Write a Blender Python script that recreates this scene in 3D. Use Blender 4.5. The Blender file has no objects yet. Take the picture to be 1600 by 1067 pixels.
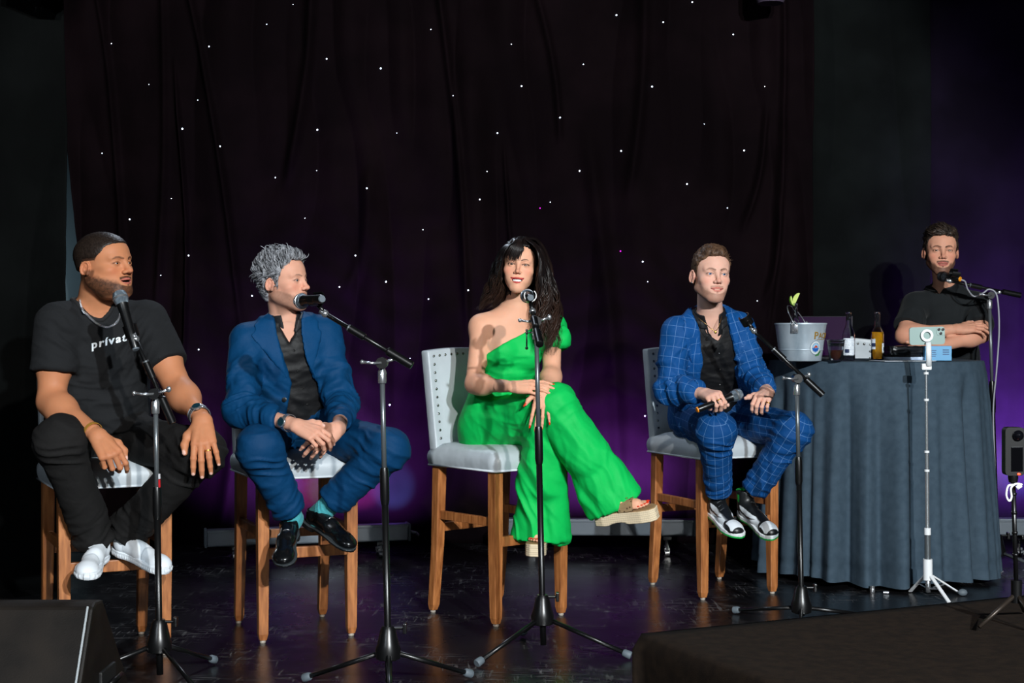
import bpy, bmesh, math, random
import numpy as np
from mathutils import Vector, Matrix
from mathutils.bvhtree import BVHTree
random.seed(7); rng = np.random.default_rng(5)
SC = bpy.context.scene; COL = SC.collection
PI = math.pi
# ---------------------------------------------------------------- camera, world, lights, exposure
HOR, FPX, CH = 521.0, 2300.0, 1.2          # horizon row, focal length in pixels, camera height above the stage
cd = bpy.data.cameras.new('camera'); cam = bpy.data.objects.new('camera', cd); COL.objects.link(cam)
cam.location = (0, 0, CH); cam.rotation_euler = (PI/2, 0, 0)
cd.sensor_width = 36; cd.lens = FPX/1600*36; cd.shift_y = -(533.5-HOR)/1600; cd.clip_end = 60; cd.clip_start = .05
SC.camera = cam
SC.view_settings.view_transform = 'Standard'; SC.view_settings.look = 'None'
SC.view_settings.gamma = 1; SC.view_settings.exposure = 0.0; SC.view_settings.use_curve_mapping = False
wd = bpy.data.worlds.new('world'); SC.world = wd; wd.use_nodes = True
wd.node_tree.nodes['Background'].inputs[0].default_value = (.55, .62, .8, 1)
wd.node_tree.nodes['Background'].inputs[1].default_value = .006
def lamp(name, kind, loc, tgt, energy, color, **kw):
    l = bpy.data.lights.new(name, kind); l.energy = energy; l.color = color
    for k, v in kw.items(): setattr(l, k, v)
    o = bpy.data.objects.new(name, l); COL.objects.link(o); o.location = loc
    o.rotation_euler = (Vector(tgt)-Vector(loc)).to_track_quat('-Z', 'Y').to_euler()
    return o
# two profile spots in the house rig, right of the camera
lamp('stage_spot', 'SPOT', (3.0, -3.2, 3.9), (.22, 6.4, .90), 3300, (.86, .95, 1), shadow_soft_size=.07, spot_size=math.radians(38), spot_blend=.30)
lamp('stage_spot', 'SPOT', (2.1, -3.2, 3.9), (.22, 6.4, .90), 2000, (1, .97, .92), shadow_soft_size=.07, spot_size=math.radians(38), spot_blend=.30)
lamp('stage_fill', 'SPOT', (-3.4, -2.5, 3.8), (-.1, 6.4, 1.0), 420, (.8, .9, 1), shadow_soft_size=.3, spot_size=math.radians(40), spot_blend=.4)
lamp('back_light', 'SPOT', (-1.2, 7.9, 3.9), (-.4, 5.6, .8), 150, (.75, .85, 1), shadow_soft_size=.1, spot_size=math.radians(80), spot_blend=.5)

lamp('wall_strip_fill', 'POINT', (-3.3, 8.75, 1.5), (0, 9, 1), 16, (.75, .9, 1), shadow_soft_size=.1)     # added unseen lamp behind the masking drape, brightens the wall strip
# ---------------------------------------------------------------- helpers
_bev = bmesh.ops.bevel
def bevel(bm, **k): k.setdefault('profile', .5); return _bev(bm, **k)
def W(px, py, d): return Vector(((px-800)/FPX*d, d, CH-(py-HOR)/FPX*d))
def GF(px, py): return W(px, py, FPX*CH/(py-HOR))
def tag(o, label=None, cat=None, group=None, kind=None):
    if label: o['label'] = label
    if cat: o['category'] = cat
    if group: o['group'] = group
    if kind: o['kind'] = kind
    return o
def empty(name, loc=(0,0,0), rz=0, label=None, cat=None, group=None):
    o = bpy.data.objects.new(name, None); COL.objects.link(o); o.location = loc; o.rotation_euler = (0,0,rz)
    o.empty_display_size = .05
    return tag(o, label, cat, group)
def link(name, me, mat=None, parent=None, smooth=True):
    if mat is not None and not me.materials: me.materials.append(mat)
    if smooth: me.polygons.foreach_set('use_smooth', [True]*len(me.polygons))
    o = bpy.data.objects.new(name, me); COL.objects.link(o)
    if parent is not None: o.parent = parent
    return o
def obj(name, bm, mat, parent=None, smooth=False, auto=None):
    me = bpy.data.meshes.new(name); bm.normal_update(); bm.to_mesh(me); bm.free()
    o = link(name, me, mat, parent, smooth or auto is not None)
    if auto is not None: me.set_sharp_from_angle(angle=math.radians(auto))
    return o
def wobj(name, bm, mat, parent, **k):
    """geometry written in world coordinates, parented to a thing standing elsewhere (unrotated or rotated in z)"""
    Mi = Matrix.Translation(parent.location) @ Matrix.Rotation(parent.rotation_euler.z, 4, 'Z')
    bm.transform(Mi.inverted()); return obj(name, bm, mat, parent, **k)
def copy_tree(o, parent=None):
    c = o.copy(); COL.objects.link(c)
    if parent is not None: c.parent = parent
    for ch in list(o.children): copy_tree(ch, c)
    return c
def box(bm, c, s, M=None, bev=0):
    r = bmesh.ops.create_cube(bm, size=1)
    vs = r['verts']
    for v in vs: v.co = Vector((v.co.x*s[0], v.co.y*s[1], v.co.z*s[2]))
    if bev:
        es = list({e for v in vs for e in v.link_edges})
        rr = bevel(bm, geom=es, offset=bev, segments=2, affect='EDGES', profile=.6)
        vs = list({v for f in rr['faces'] for v in f.verts} | {v for v in vs if v.is_valid})
    T = Matrix.Translation(Vector(c))
    if M is not None: T = T @ M.to_4x4()
    for v in vs: v.co = T @ v.co
    return vs
def frame_to(d):
    d = Vector(d).normalized(); return d.to_track_quat('Z', 'Y').to_matrix()
def tube(bm, pts, rad, n=12, caps=True, flat=None):
    """a tube along pts, rad a number or a list"""
    pts = [Vector(p) for p in pts]; N = len(pts)
    if not hasattr(rad, '__len__'): rad = [rad]*N
    up = None; rings = []
    for i, p in enumerate(pts):
        t = (pts[min(i+1, N-1)]-pts[max(i-1, 0)])
        if t.length < 1e-7: t = Vector((0,0,1))
        t.normalize()
        if up is None:
            up = Vector((0,0,1)) if abs(t.z) < .9 else Vector((1,0,0))
        a = (up-t*up.dot(t))
        if a.length < 1e-5: a = Vector((1,0,0))-t*t.x
        a.normalize(); b = t.cross(a); up = a
        fl = flat or 1
        rings.append([bm.verts.new(p+(a*math.cos(2*PI*k/n)*fl+b*math.sin(2*PI*k/n))*rad[i]) for k in range(n)])
    for i in range(N-1):
        for k in range(n):
            bm.faces.new((rings[i][k], rings[i][(k+1)%n], rings[i+1][(k+1)%n], rings[i+1][k]))
    if caps:
        bm.faces.new(rings[0][::-1]); bm.faces.new(rings[-1])
def lathe(bm, prof, c=(0,0,0), n=32, M=None, caps=True):
    """prof = [(r,z)...] turned about z, then M, then moved to c"""
    c = Vector(c); M = M or Matrix.Identity(3); rings = []
    for r, z in prof:
        rings.append([bm.verts.new(c+M@Vector((r*math.cos(2*PI*k/n), r*math.sin(2*PI*k/n), z))) for k in range(n)])
    for i in range(len(prof)-1):
        for k in range(n):
            try: bm.faces.new((rings[i][k], rings[i][(k+1)%n], rings[i+1][(k+1)%n], rings[i+1][k]))
            except ValueError: pass
    if caps:
        bm.faces.new(rings[0][::-1]); bm.faces.new(rings[-1])
def bez(p0, p1, p2, p3, n=16):
    p0, p1, p2, p3 = map(Vector, (p0, p1, p2, p3)); out = []
    for i in range(n+1):
        t = i/n; u = 1-t
        out.append(p0*u**3+p1*3*u*u*t+p2*3*u*t*t+p3*t**3)
    return out
def catmull(pts, n=6):
    P = [Vector(p) for p in pts]; P = [P[0]*2-P[1]]+P+[P[-1]*2-P[-2]]; out = []
    for i in range(1, len(P)-2):
        for k in range(n):
            t = k/n; a, b, c, d = P[i-1:i+3]
            out.append(.5*((2*b)+(c-a)*t+(2*a-5*b+4*c-d)*t*t+(3*b-a-3*c+d)*t**3))
    out.append(P[-2]); return out
def sph(bm, c, r, seg=16, sc=(1,1,1)):
    R = bmesh.ops.create_uvsphere(bm, u_segments=seg, v_segments=max(6, seg//2+2), radius=r)
    for v in R['verts']: v.co = Vector((v.co.x*sc[0], v.co.y*sc[1], v.co.z*sc[2]))+Vector(c)
    return R['verts']

# ---------------------------------------------------------------- materials
def lin(c):
    return tuple((x/255/12.92 if x/255 <= .04045 else ((x/255+.055)/1.055)**2.4) for x in c[:3])
def mat(name, col, rough=.5, metal=0, **k):
    m = bpy.data.materials.new(name); m.use_nodes = True; nt = m.node_tree; b = nt.nodes['Principled BSDF']
    c = lin(col); b.inputs['Base Color'].default_value = (*c, 1)
    b.inputs['Roughness'].default_value = rough; b.inputs['Metallic'].default_value = metal
    for kk, v in k.items():
        if kk == 'spec': b.inputs['Specular IOR Level'].default_value = v
        elif kk == 'sheen': b.inputs['Sheen Weight'].default_value = v
        elif kk == 'sheenc': b.inputs['Sheen Tint'].default_value = (*lin(v), 1)
        elif kk == 'sss': b.inputs['Subsurface Weight'].default_value = v; b.inputs['Subsurface Radius'].default_value = (.012, .005, .003); b.inputs['Subsurface Scale'].default_value = .6
        elif kk == 'trans': b.inputs['Transmission Weight'].default_value = v
        elif kk == 'ior': b.inputs['IOR'].default_value = v
        elif kk == 'coat': b.inputs['Coat Weight'].default_value = v
        elif kk == 'emit': b.inputs['Emission Color'].default_value = (*lin(v[0]), 1); b.inputs['Emission Strength'].default_value = v[1]
        elif kk == 'alpha': b.inputs['Alpha'].default_value = v
    return m
def N(m, t, **k):
    n = m.node_tree.nodes.new(t)
    for a, v in k.items():
        if a.startswith('i_'): n.inputs[a[2:].replace('_', ' ')].default_value = v
        else: setattr(n, a, v)
    return n
def L(m, a, b): m.node_tree.links.new(a, b)
def B(m): return m.node_tree.nodes['Principled BSDF']
def noisecol(m, c1, c2, scale=8, detail=4, stretch=(1,1,1), coord='Object', lo=.35, hi=.65, rough=None):
    tc = N(m, 'ShaderNodeTexCoord'); mp = N(m, 'ShaderNodeMapping'); mp.inputs['Scale'].default_value = stretch
    nz = N(m, 'ShaderNodeTexNoise'); nz.inputs['Scale'].default_value = scale; nz.inputs['Detail'].default_value = detail
    cr = N(m, 'ShaderNodeValToRGB'); e = cr.color_ramp.elements
    e[0].position = lo; e[1].position = hi; e[0].color = (*lin(c1), 1); e[1].color = (*lin(c2), 1)
    L(m, tc.outputs[coord], mp.inputs[0]); L(m, mp.outputs[0], nz.inputs['Vector']); L(m, nz.outputs['Fac'], cr.inputs[0])
    L(m, cr.outputs[0], B(m).inputs['Base Color'])
    if rough:
        mr = N(m, 'ShaderNodeMapRange'); mr.inputs['To Min'].default_value = rough[0]; mr.inputs['To Max'].default_value = rough[1]
        mr.inputs['From Min'].default_value = .3; mr.inputs['From Max'].default_value = .7
        L(m, nz.outputs['Fac'], mr.inputs[0]); L(m, mr.outputs[0], B(m).inputs['Roughness'])
    return nz
def bump(m, scale=60, strength=.3, dist=.01, detail=4, stretch=(1,1,1), coord='Object', tex='noise', prev=None):
    tc = N(m, 'ShaderNodeTexCoord'); mp = N(m, 'ShaderNodeMapping'); mp.inputs['Scale'].default_value = stretch
    L(m, tc.outputs[coord], mp.inputs[0])
    if tex == 'noise':
        nz = N(m, 'ShaderNodeTexNoise'); nz.inputs['Scale'].default_value = scale; nz.inputs['Detail'].default_value = detail; out = nz.outputs['Fac']
    elif tex == 'wave':
        nz = N(m, 'ShaderNodeTexWave'); nz.inputs['Scale'].default_value = scale; nz.inputs['Distortion'].default_value = 3; out = nz.outputs['Fac']
    else:
        nz = N(m, 'ShaderNodeTexVoronoi'); nz.inputs['Scale'].default_value = scale; out = nz.outputs['Distance']
    L(m, mp.outputs[0], nz.inputs['Vector'])
    b = N(m, 'ShaderNodeBump'); b.inputs['Strength'].default_value = strength; b.inputs['Distance'].default_value = dist
    L(m, out, b.inputs['Height'])
    old = B(m).inputs['Normal'].links
    if old: L(m, old[0].from_socket, b.inputs['Normal'])
    L(m, b.outputs[0], B(m).inputs['Normal'])
    return m
def vcol(m, name='Col'):
    a = N(m, 'ShaderNodeAttribute'); a.attribute_name = name; L(m, a.outputs['Color'], B(m).inputs['Base Color']); return m
def wood(name, c1, c2):
    m = mat(name, c1, .42); noisecol(m, c1, c2, 14, 6, (6, 6, .7), lo=.3, hi=.7); bump(m, 40, .12, .003, 4, (5, 5, .6)); return m
M_ = {}
M_['wood'] = wood('stool_wood', (132, 76, 38), (188, 120, 68))
M_['leather'] = bump(bump(mat('seat_leatherette', (184, 192, 198), .42, spec=.5), 9, .35, .02, 2), 300, .12, .001)
M_['stud'] = mat('nailhead', (150, 150, 150), .25, 1)
M_['piping'] = mat('piping', (205, 212, 218), .5)
M_['black'] = mat('black_metal', (14, 14, 15), .32, .2, spec=.6)
M_['blackm'] = mat('black_matt', (12, 12, 13), .6)
M_['rubber'] = mat('grey_rubber', (92, 102, 110), .6)
M_['chrome'] = mat('chrome', (196, 199, 203), .24, .85)
M_['grille'] = bump(mat('mic_grille', (140, 155, 168), .35, .9), 900, .8, .002, tex='voronoi')
M_['darkgrille'] = bump(mat('dark_mic_grille', (40, 44, 50), .4, .7), 900, .8, .002, tex='voronoi')
M_['white'] = mat('white_plastic', (232, 234, 236), .4)
# ================================================================ SETTING
m = mat('stage_floor_paint', (13, 13, 14), .3, spec=.55)
tc = N(m, 'ShaderNodeTexCoord')
def nz_(scale, stretch, det=5, rot=0, dist=0):
    mp = N(m, 'ShaderNodeMapping'); mp.inputs['Scale'].default_value = stretch; mp.inputs['Rotation'].default_value = (0, 0, rot)
    n = N(m, 'ShaderNodeTexNoise'); n.inputs['Scale'].default_value = scale; n.inputs['Detail'].default_value = det; n.inputs['Distortion'].default_value = dist
    L(m, tc.outputs['Object'], mp.inputs[0]); L(m, mp.outputs[0], n.inputs['Vector']); return n.outputs['Fac']
def ramp_(src, p0, p1, c0, c1):
    r = N(m, 'ShaderNodeValToRGB'); e = r.color_ramp.elements; e[0].position = p0; e[1].position = p1; e[0].color = (c0,)*3+(1,); e[1].color = (c1,)*3+(1,)
    L(m, src, r.inputs[0]); return r.outputs[0]
def mth(op, a, b):
    n = N(m, 'ShaderNodeMath', operation=op)
    for i, v in enumerate((a, b)):
        if isinstance(v, (int, float)): n.inputs[i].default_value = v
        else: L(m, v, n.inputs[i])
    return n.outputs[0]
s1 = ramp_(nz_(9, (1, 9, 1), 6, .5, .6), .56, .74, 0, 1); s2 = ramp_(nz_(8, (8, 1, 1), 6, .35, .8), .58, .76, 0, 1)
s3 = ramp_(nz_(3.0, (1, 1, 1), 4), .46, .66, 0, 1); s4 = ramp_(nz_(190, (1, 1, 1), 1), .80, .84, 0, .5)
scuff = mth('MINIMUM', mth('ADD', mth('MULTIPLY', mth('ADD', s1, s2), s3), s4), 1)
mx = N(m, 'ShaderNodeMix', data_type='RGBA'); mx.inputs[6].default_value = (*lin((17, 16, 18)), 1); mx.inputs[7].default_value = (*lin((124, 122, 122)), 1)
L(m, scuff, mx.inputs[0]); L(m, mx.outputs[2], B(m).inputs['Base Color'])
rr = mth('ADD', mth('MULTIPLY', scuff, .22), mth('ADD', mth('MULTIPLY', nz_(2.2, (1,1,1), 5), .22), .17)); L(m, rr, B(m).inputs['Roughness'])
bump(m, 5, .12, .02, 3)
M_['floor'] = m
bm = bmesh.new(); box(bm, (0, 6.6, -.04), (9, 5.6, .08)); tag(obj('floor', bm, M_['floor']), kind='structure')
# front of the stage and the lower house floor the photographer stands on
bm = bmesh.new(); box(bm, (0, 3.82, -.34), (9, .03, .52)); tag(obj('trim_1', bm, M_['blackm']), kind='structure')
m = mat('house_carpet', (24, 20, 18), .95); M_['carpet'] = m
bm = bmesh.new(); box(bm, (0, 3.2, -.64), (14, 13.5, .08)); tag(obj('floor.001', bm, m), kind='structure')
m = mat('grey_wall_paint', (62, 78, 84), .8); bump(m, 30, .1, .005)
bm = bmesh.new(); box(bm, (-.2, 9.2, 1.9), (10, .1, 5.0)); tag(obj('wall_back', bm, m), kind='structure')
m = mat('black_wall_paint', (16, 16, 17), .9)
bm = bmesh.new(); box(bm, (-4.6, 6, 1.9), (.1, 6.5, 5.0)); tag(obj('wall_left', bm, m), kind='structure')
bm = bmesh.new(); box(bm, (4.6, 6, 1.9), (.1, 6.5, 5.0)); tag(obj('wall_right', bm, m), kind='structure')

# ---- drapes
def drape(name, x0, x1, y, z0, z1, fold, m, label, seed, nx=420, nz=90, left=None, right=None, ridges=(), rz=0):
    r = np.random.default_rng(seed)
    u = np.linspace(0, 1, nx); v = np.linspace(0, 1, nz); U, V = np.meshgrid(u, v)
    Z = z0+(z1-z0)*V
    X0 = x0+0*V if left is None else np.interp(Z, *left); X1 = x1+0*V
    X = X0+(X1-X0)*U
    D = np.zeros_like(X)
    for i in range(7):
        fr = fold*(.55+.28*i); ph = r.uniform(0, 6.28); sl = r.uniform(-.25, .25)
        D += (.038/(1+.35*i))*np.sin(fr*(X+sl*(Z-1.5)+.06*np.sin(1.7*Z+ph))+ph)*(.7+.5*np.sin(1.1*Z+ph*2))
    D = -np.abs(D)*.9+D*.4
    for (xa, za, xb, zb, amp, wdt) in ridges:        # single creases that hang out of the cloth
        t = (Z-za)/(zb-za); xc = xa+(xb-xa)*t+.03*np.sin(2.5*t)
        D -= amp*np.exp(-((X-xc)/wdt)**2)*np.clip(np.minimum(t+.3, 1.3-t)*4, 0, 1)
    D += .006*np.sin(31*Z+9*X+3*np.sin(7*X))*np.exp(-((V-.35)/.25)**2)*r.uniform(.4, 1)
    Y = y+D
    P = np.stack([X, Y, Z], -1).reshape(-1, 3)
    idx = np.arange(nx*nz).reshape(nz, nx)
    F = np.stack([idx[:-1, :-1], idx[:-1, 1:], idx[1:, 1:], idx[1:, :-1]], -1).reshape(-1, 4)
    me = bpy.data.meshes.new(name); me.from_pydata(P.tolist(), [], F.tolist())
    o = link(name, me, m); sm = o.modifiers.new('thickness', 'SOLIDIFY'); sm.thickness = .006
    tag(o, label, 'curtain'); return P.reshape(nz, nx, 3), o
def velvet(name, c, sh, w):
    m = mat(name, c, .85, spec=.04, sheen=w, sheenc=sh); noisecol(m, c, tuple(min(255, x*1.7+2) for x in c), 2.2, 5, lo=.4, hi=.75)
    bump(m, 130, .25, .003, 3); bump(m, 7, .35, .03, 4, (1, 1, .35)); return m
M_['velvet'] = velvet('black_velvet', (9, 4, 6), (120, 90, 120), .004)
M_['drape'] = velvet('charcoal_drape', (10, 12, 12), (60, 70, 70), .004)
M_['drapel'] = velvet('black_drape', (6, 7, 7), (60, 70, 70), .003)
rid = []
for (pa, ya, pb, yb, a, w) in [(298, 0, 362, 410, .05, .018), (280, 190, 287, 520, .06, .010), (253, 0, 245, 400, .03, .02), (487, 0, 455, 230, .06, .03), (575, 300, 550, 430, .04, .04),
        (688, 0, 722, 420, .06, .022), (792, 300, 790, 560, .05, .010), (841, 0, 868, 180, .04, .02), (1005, 0, 985, 250, .04, .03), (1195, 200, 1165, 330, .05, .018), (1225, 0, 1205, 420, .05, .02),
        (380, 560, 350, 800, .07, .05), (157, 0, 185, 420, .04, .018), (1213, 330, 1196, 450, .05, .02), (930, 300, 960, 700, .05, .05)]:
    A = W(pa, ya, 8.4); Bp = W(pb, yb, 8.4); rid.append((A.x, A.z, Bp.x, Bp.z, a, w))
P, star_curtain = drape('curtain', -2.5, 1.72, 8.42, .0, 3.35, 9.5, M_['velvet'], 'black velvet star-cloth backdrop dotted with tiny white lights behind the speakers', 3, nx=560, nz=110,
      left=([0, 1.6, 3.35], [-2.40, -2.47, -2.62]), ridges=rid)
stars = [(171,66,.7),(326,72,1),(230,130,.5),(307,155,.7),(283,200,1.3),(344,229,1.3),(156,238,.8),(265,309,.7),(200,342,1.2),(294,399,1.2),(456,4,.6),(415,36,.7),(509,90,1.1),(594,105,1.3),(673,45,.8),
 (494,201,1.3),(619,206,.6),(777,206,1.2),(574,295,1.2),(428,276,.9),(750,313,1.1),(761,268,.7),(660,358,.7),(555,399,1.2),(799,69,.8),(493,265,.6),(964,21,1.3),(1037,33,1.1),(1147,52,1.1),(1083,1,1.2),
 (912,99,.9),(815,133,1.2),(1019,135,1.3),(875,184,1.2),(971,235,1.2),(906,266,1.3),(1164,234,1.2),(1075,286,1.3),(1138,324,.8),(860,315,.8),(844,324,.9),(970,392,1),(1196,134,.7),(1102,192,.6),
 (603,440,1.3),(530,448,1.1),(392,462,1.2),(310,546,1.1),(608,633,1.4),(732,454,1.2),(669,467,1),(1037,781,1.4),(1184,470,.7),(708,150,.7),(1213,575,.7),(720,634,1),(1008,650,1.2),(1012,440,.8),(1004,409,1.2),(560,690,.8),(475,340,.6),(250,430,.7),(640,560,.8),(905,700,.9)]
mw = mat('star_white', (230, 240, 255), .5, emit=((215, 235, 255), 5)); mp_ = mat('star_magenta', (220, 30, 220), .5, emit=((230, 30, 230), 3.5))
sm_ = {}
for i, (px, py, s) in enumerate(stars):
    q = W(px, py, 8.36); kk = (s, (px, py) in ((844, 324), (970, 392)))
    x, z = q.x, q.z
    j = int(np.argmin((P[..., 0]-x)**2+(P[..., 2]-z)**2)); yy = P.reshape(-1, 3)[j, 1]
    if kk not in sm_:
        b = bmesh.new(); bmesh.ops.create_icosphere(b, subdivisions=1, radius=.0039*s); me = bpy.data.meshes.new('star_light'); b.to_mesh(me); b.free()
        me.materials.append(mp_ if kk[1] else mw); sm_[kk] = me
    o = bpy.data.objects.new('star_light', sm_[kk]); COL.objects.link(o); o.location = (x, yy-.011, z); o.parent = star_curtain
drape('curtain', -3.6, -2.085, 6.9, .0, 3.35, 5, M_['drapel'], 'plain black masking drape at the left edge behind the man in the black T-shirt', 9, nx=160, nz=50)
drape('curtain', 1.55, 2.42, 8.52, .0, 3.35, 6, M_['drape'], 'dark charcoal drape behind the round table, right of the star backdrop', 11, nx=160, nz=50, ridges=[(1.62, 0, 1.60, 3.3, .05, .03)])
drape('curtain', 2.34, 4.6, 8.6, .0, 3.35, 4, velvet('purple_lit_drape', (11, 8, 15), (60, 50, 80), .004), 'dark drape lit purple at the far right edge', 12, nx=200, nz=50)  # purple of the wash light put into this drape's base colour
# wrinkled black cloth ends stacked at the right of the star curtain

# ---- lamps hanging at the top edge
t = empty('stage_lamp', W(86, -40, 6.6), 0, 'black stage lamp with barn doors hanging at the top left corner', 'lamp')
bm = bmesh.new(); lathe(bm, [(.001, -.1), (.055, -.1), (.07, -.03), (.07, .12), (.05, .16), (.001, .16)], (0, 0, 0), 24, Matrix.Rotation(.5, 3, 'X')@Matrix.Rotation(-.5, 3, 'Y')); obj('housing', bm, M_['black'], t, auto=40)
bm = bmesh.new(); box(bm, (-.09, -.06, -.05), (.16, .004, .09), Matrix.Rotation(.4, 3, 'Y')@Matrix.Rotation(.5, 3, 'X')); obj('barn_door', bm, M_['black'], t)
bm = bmesh.new(); box(bm, (.03, -.05, -.09), (.10, .004, .06), Matrix.Rotation(-.6, 3, 'X')); obj('barn_door', bm, mat('teal_gel', (60, 100, 110), .4), t)
bm = bmesh.new(); tube(bm, [(-.1, 0, 0), (-.1, 0, .2), (.1, 0, .2), (.1, 0, 0)], .01, 8); tube(bm, [(0, 0, .2), (0, 0, .75)], .014, 8); obj('yoke', bm, M_['black'], t)
t = empty('ceiling_light', W(1204, -13, 8.1), 0, 'round ceiling lamp peeking in at the top edge above the curtain join', 'lamp')
bm = bmesh.new(); lathe(bm, [(.001, -.07), (.07, -.065), (.085, -.03), (.085, .1), (.001, .1)], n=28); obj('housing', bm, mat('mauve_metal', (70, 60, 76), .5), t, auto=40)
bm = bmesh.new(); tube(bm, [(0, 0, .1), (0, 0, .38)], .012, 8); obj('rod', bm, M_['black'], t)
# lighting pipe the lamps hang from
bm = bmesh.new(); tube(bm, [(-4.5, 6.6, 3.3), (4.5, 6.6, 3.3)], .025, 12); tag(obj('trim_2', bm, M_['black'], smooth=True), kind='structure')
bm = bmesh.new(); tube(bm, [(-4.5, 8.1, 3.5), (4.5, 8.1, 3.5)], .025, 12); tag(obj('trim_3', bm, M_['black'], smooth=True), kind='structure')

# ---- LED wash bars on the floor in front of the curtain
PUR = (.42, .11, 1.0)
def led_bar(A, Bv, z, label, energy, cols):
    A = Vector(A); Bv = Vector(Bv); d = Bv-A; ln = d.length; rz = math.atan2(d.y, d.x); c = (A+Bv)/2
    t = empty('light_bar', (c.x, c.y, 0), rz, label, 'light', 'wash light bars along the backdrop')
    mb = M_.setdefault('bar', mat('bar_grey', (96, 104, 112), .45, .3))
    bm = bmesh.new(); box(bm, (0, 0, z), (ln, .10, .085), bev=.008); box(bm, (0, -.048, z+.038), (ln, .012, .016), bev=.003); obj('housing', bm, mb, t)
    for s in (-1, 1):
        bm = bmesh.new(); box(bm, (s*(ln/2+.006), 0, z), (.014, .108, .093), bev=.004); obj('end_cap', bm, M_['rubber'], t)
    bm = bmesh.new(); tube(bm, [(ln/2+.012, 0, z), (ln/2+.05, -.01, z-.008), (ln/2+.06, -.03, z-.02)], .008, 8); obj('plug', bm, M_['chrome'], t)
    for s in (-.36, .36):
        bm = bmesh.new(); box(bm, (s*ln, 0, z-.052), (.05, .13, .02), bev=.003); obj('bracket', bm, M_['black'], t)
        for q in (-1, 1):
            bm = bmesh.new(); tube(bm, [(s*ln-.012, q*.05, .018), (s*ln+.012, q*.05, .018)], .018, 12); tube(bm, [(s*ln, q*.05, .018), (s*ln, q*.05, z-.05)], .007, 8)
            box(bm, (s*ln, q*.05, .034), (.03, .01, .02)); obj('caster', bm, M_['chrome'], t, auto=40)
    le = M_.setdefault('lens', mat('purple_led', (90, 20, 200), .3, emit=((110, 30, 255), 3)))
    n = 10; me = None
    for i in range(n):
        x = -ln/2+ln*(i+.5)/n
        if me is None:
            bm = bmesh.new(); lathe(bm, [(.001, .006), (.02, .006), (.024, 0), (.024, -.004)], n=14, caps=True); o = obj('led_lens', bm, le, t, auto=50); me = o.data
        else: o = link('led_lens', me, None, t)
        o.location = (x, .0515, z+.005); o.rotation_euler = (-PI/2, 0, 0)
    l = lamp('bar_wash', 'AREA', Matrix.Translation(t.location)@Matrix.Rotation(rz, 4, 'Z')@Vector((0, .03, z+.07)), (c.x, c.y+.42, z+.34), energy, PUR, shape='RECTANGLE', size=ln*.9, size_y=.05, spread=math.radians(95))
    l.rotation_euler.z = l.rotation_euler.z
    for (dx, col, e) in cols:
        p0 = Vector((c.x+dx, c.y+.04, z+.06)); lamp('bar_pixel', 'SPOT', p0, p0+Vector((.02, .42, .12)), e, col, shadow_soft_size=.01, spot_size=math.radians(34), spot_blend=.8)
    return t
pix = lambda xs: [(x, c, e) for x, c, e in zip(xs, [(.1, .2, 1), (1, .12, .05), (.05, 1, .25), (1, .1, .8), (.1, .3, 1)], [260, 150, 110, 150, 260])]
led_bar((-1.60, 7.72, 0), (-.57, 7.98, 0), .128, 'long grey wash light bar on the floor behind the stool of the navy-suited man', 50, pix([-.25, -.12, .02, .2, .38]))
led_bar((-.03, 8.02, 0), (.98, 7.98, 0), .15, 'long grey wash light bar on the floor behind the woman in green', 46, [])
led_bar((2.60, 7.9, 0), (3.6, 7.9, 0), .165, 'long grey wash light bar at the right edge beyond the round table', 90, pix([-.5, -.43, -.36, -.29, -.2]))

# ---- loudspeaker wedge, bottom left
mk = mat('wedge_paint', (14, 12, 11), .5, spec=.2); noisecol(mk, (19, 16, 14), (29, 24, 20), 6, 6, rough=(.45, .65)); bump(mk, 260, .2, .002)
t = empty('stage_monitor', (-1.62, 4.3, 0), 0, 'black wedge floor monitor speaker in the bottom left corner', 'speaker')
prof = [(-.34, .0), (-.235, .16), (-.08, .415), (-.05, .425), (.02, .42), (.30, .12), (.30, 0)]      # y, z
bm = bmesh.new(); L0 = [bm.verts.new((-.42, y, z)) for y, z in prof]; R0 = [bm.verts.new((.42, y, z)) for y, z in prof]
bm.faces.new(L0); bm.faces.new(R0[::-1])
for i in range(len(prof)): j = (i+1)%len(prof); bm.faces.new((L0[j], L0[i], R0[i], R0[j]))
bmesh.ops.recalc_face_normals(bm, faces=bm.faces); bevel(bm, geom=bm.edges[:], offset=.008, segments=2, affect='EDGES'); obj('cabinet', bm, mk, t)
bm = bmesh.new(); Ms = Matrix.Rotation(-math.atan2(.255, .155), 3, 'X')
tube(bm, [(.405, -.085, .418), (.405, -.232, .172), (.405, -.335, .012)], .0035, 8); obj('edge_strip', bm, mat('pale_edge', (150, 156, 160), .45), t)  # thin pale line along the right edge of the cabinet
bm = bmesh.new(); box(bm, (.424, .05, .17), (.012, .15, .09), bev=.004); obj('handle_plate', bm, M_['blackm'], t)
bm = bmesh.new(); tube(bm, [(.43, -.01, .16), (.455, .0, .185), (.455, .09, .185), (.43, .1, .16)], .008, 8); obj('handle', bm, M_['black'], t, smooth=True)
bm = bmesh.new(); box(bm, (0, .165, .275), (.78, .36, .008), Matrix.Rotation(-math.atan2(.30, .28), 3, 'X')); obj('grille', bm, M_['blackm'], t)

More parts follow.
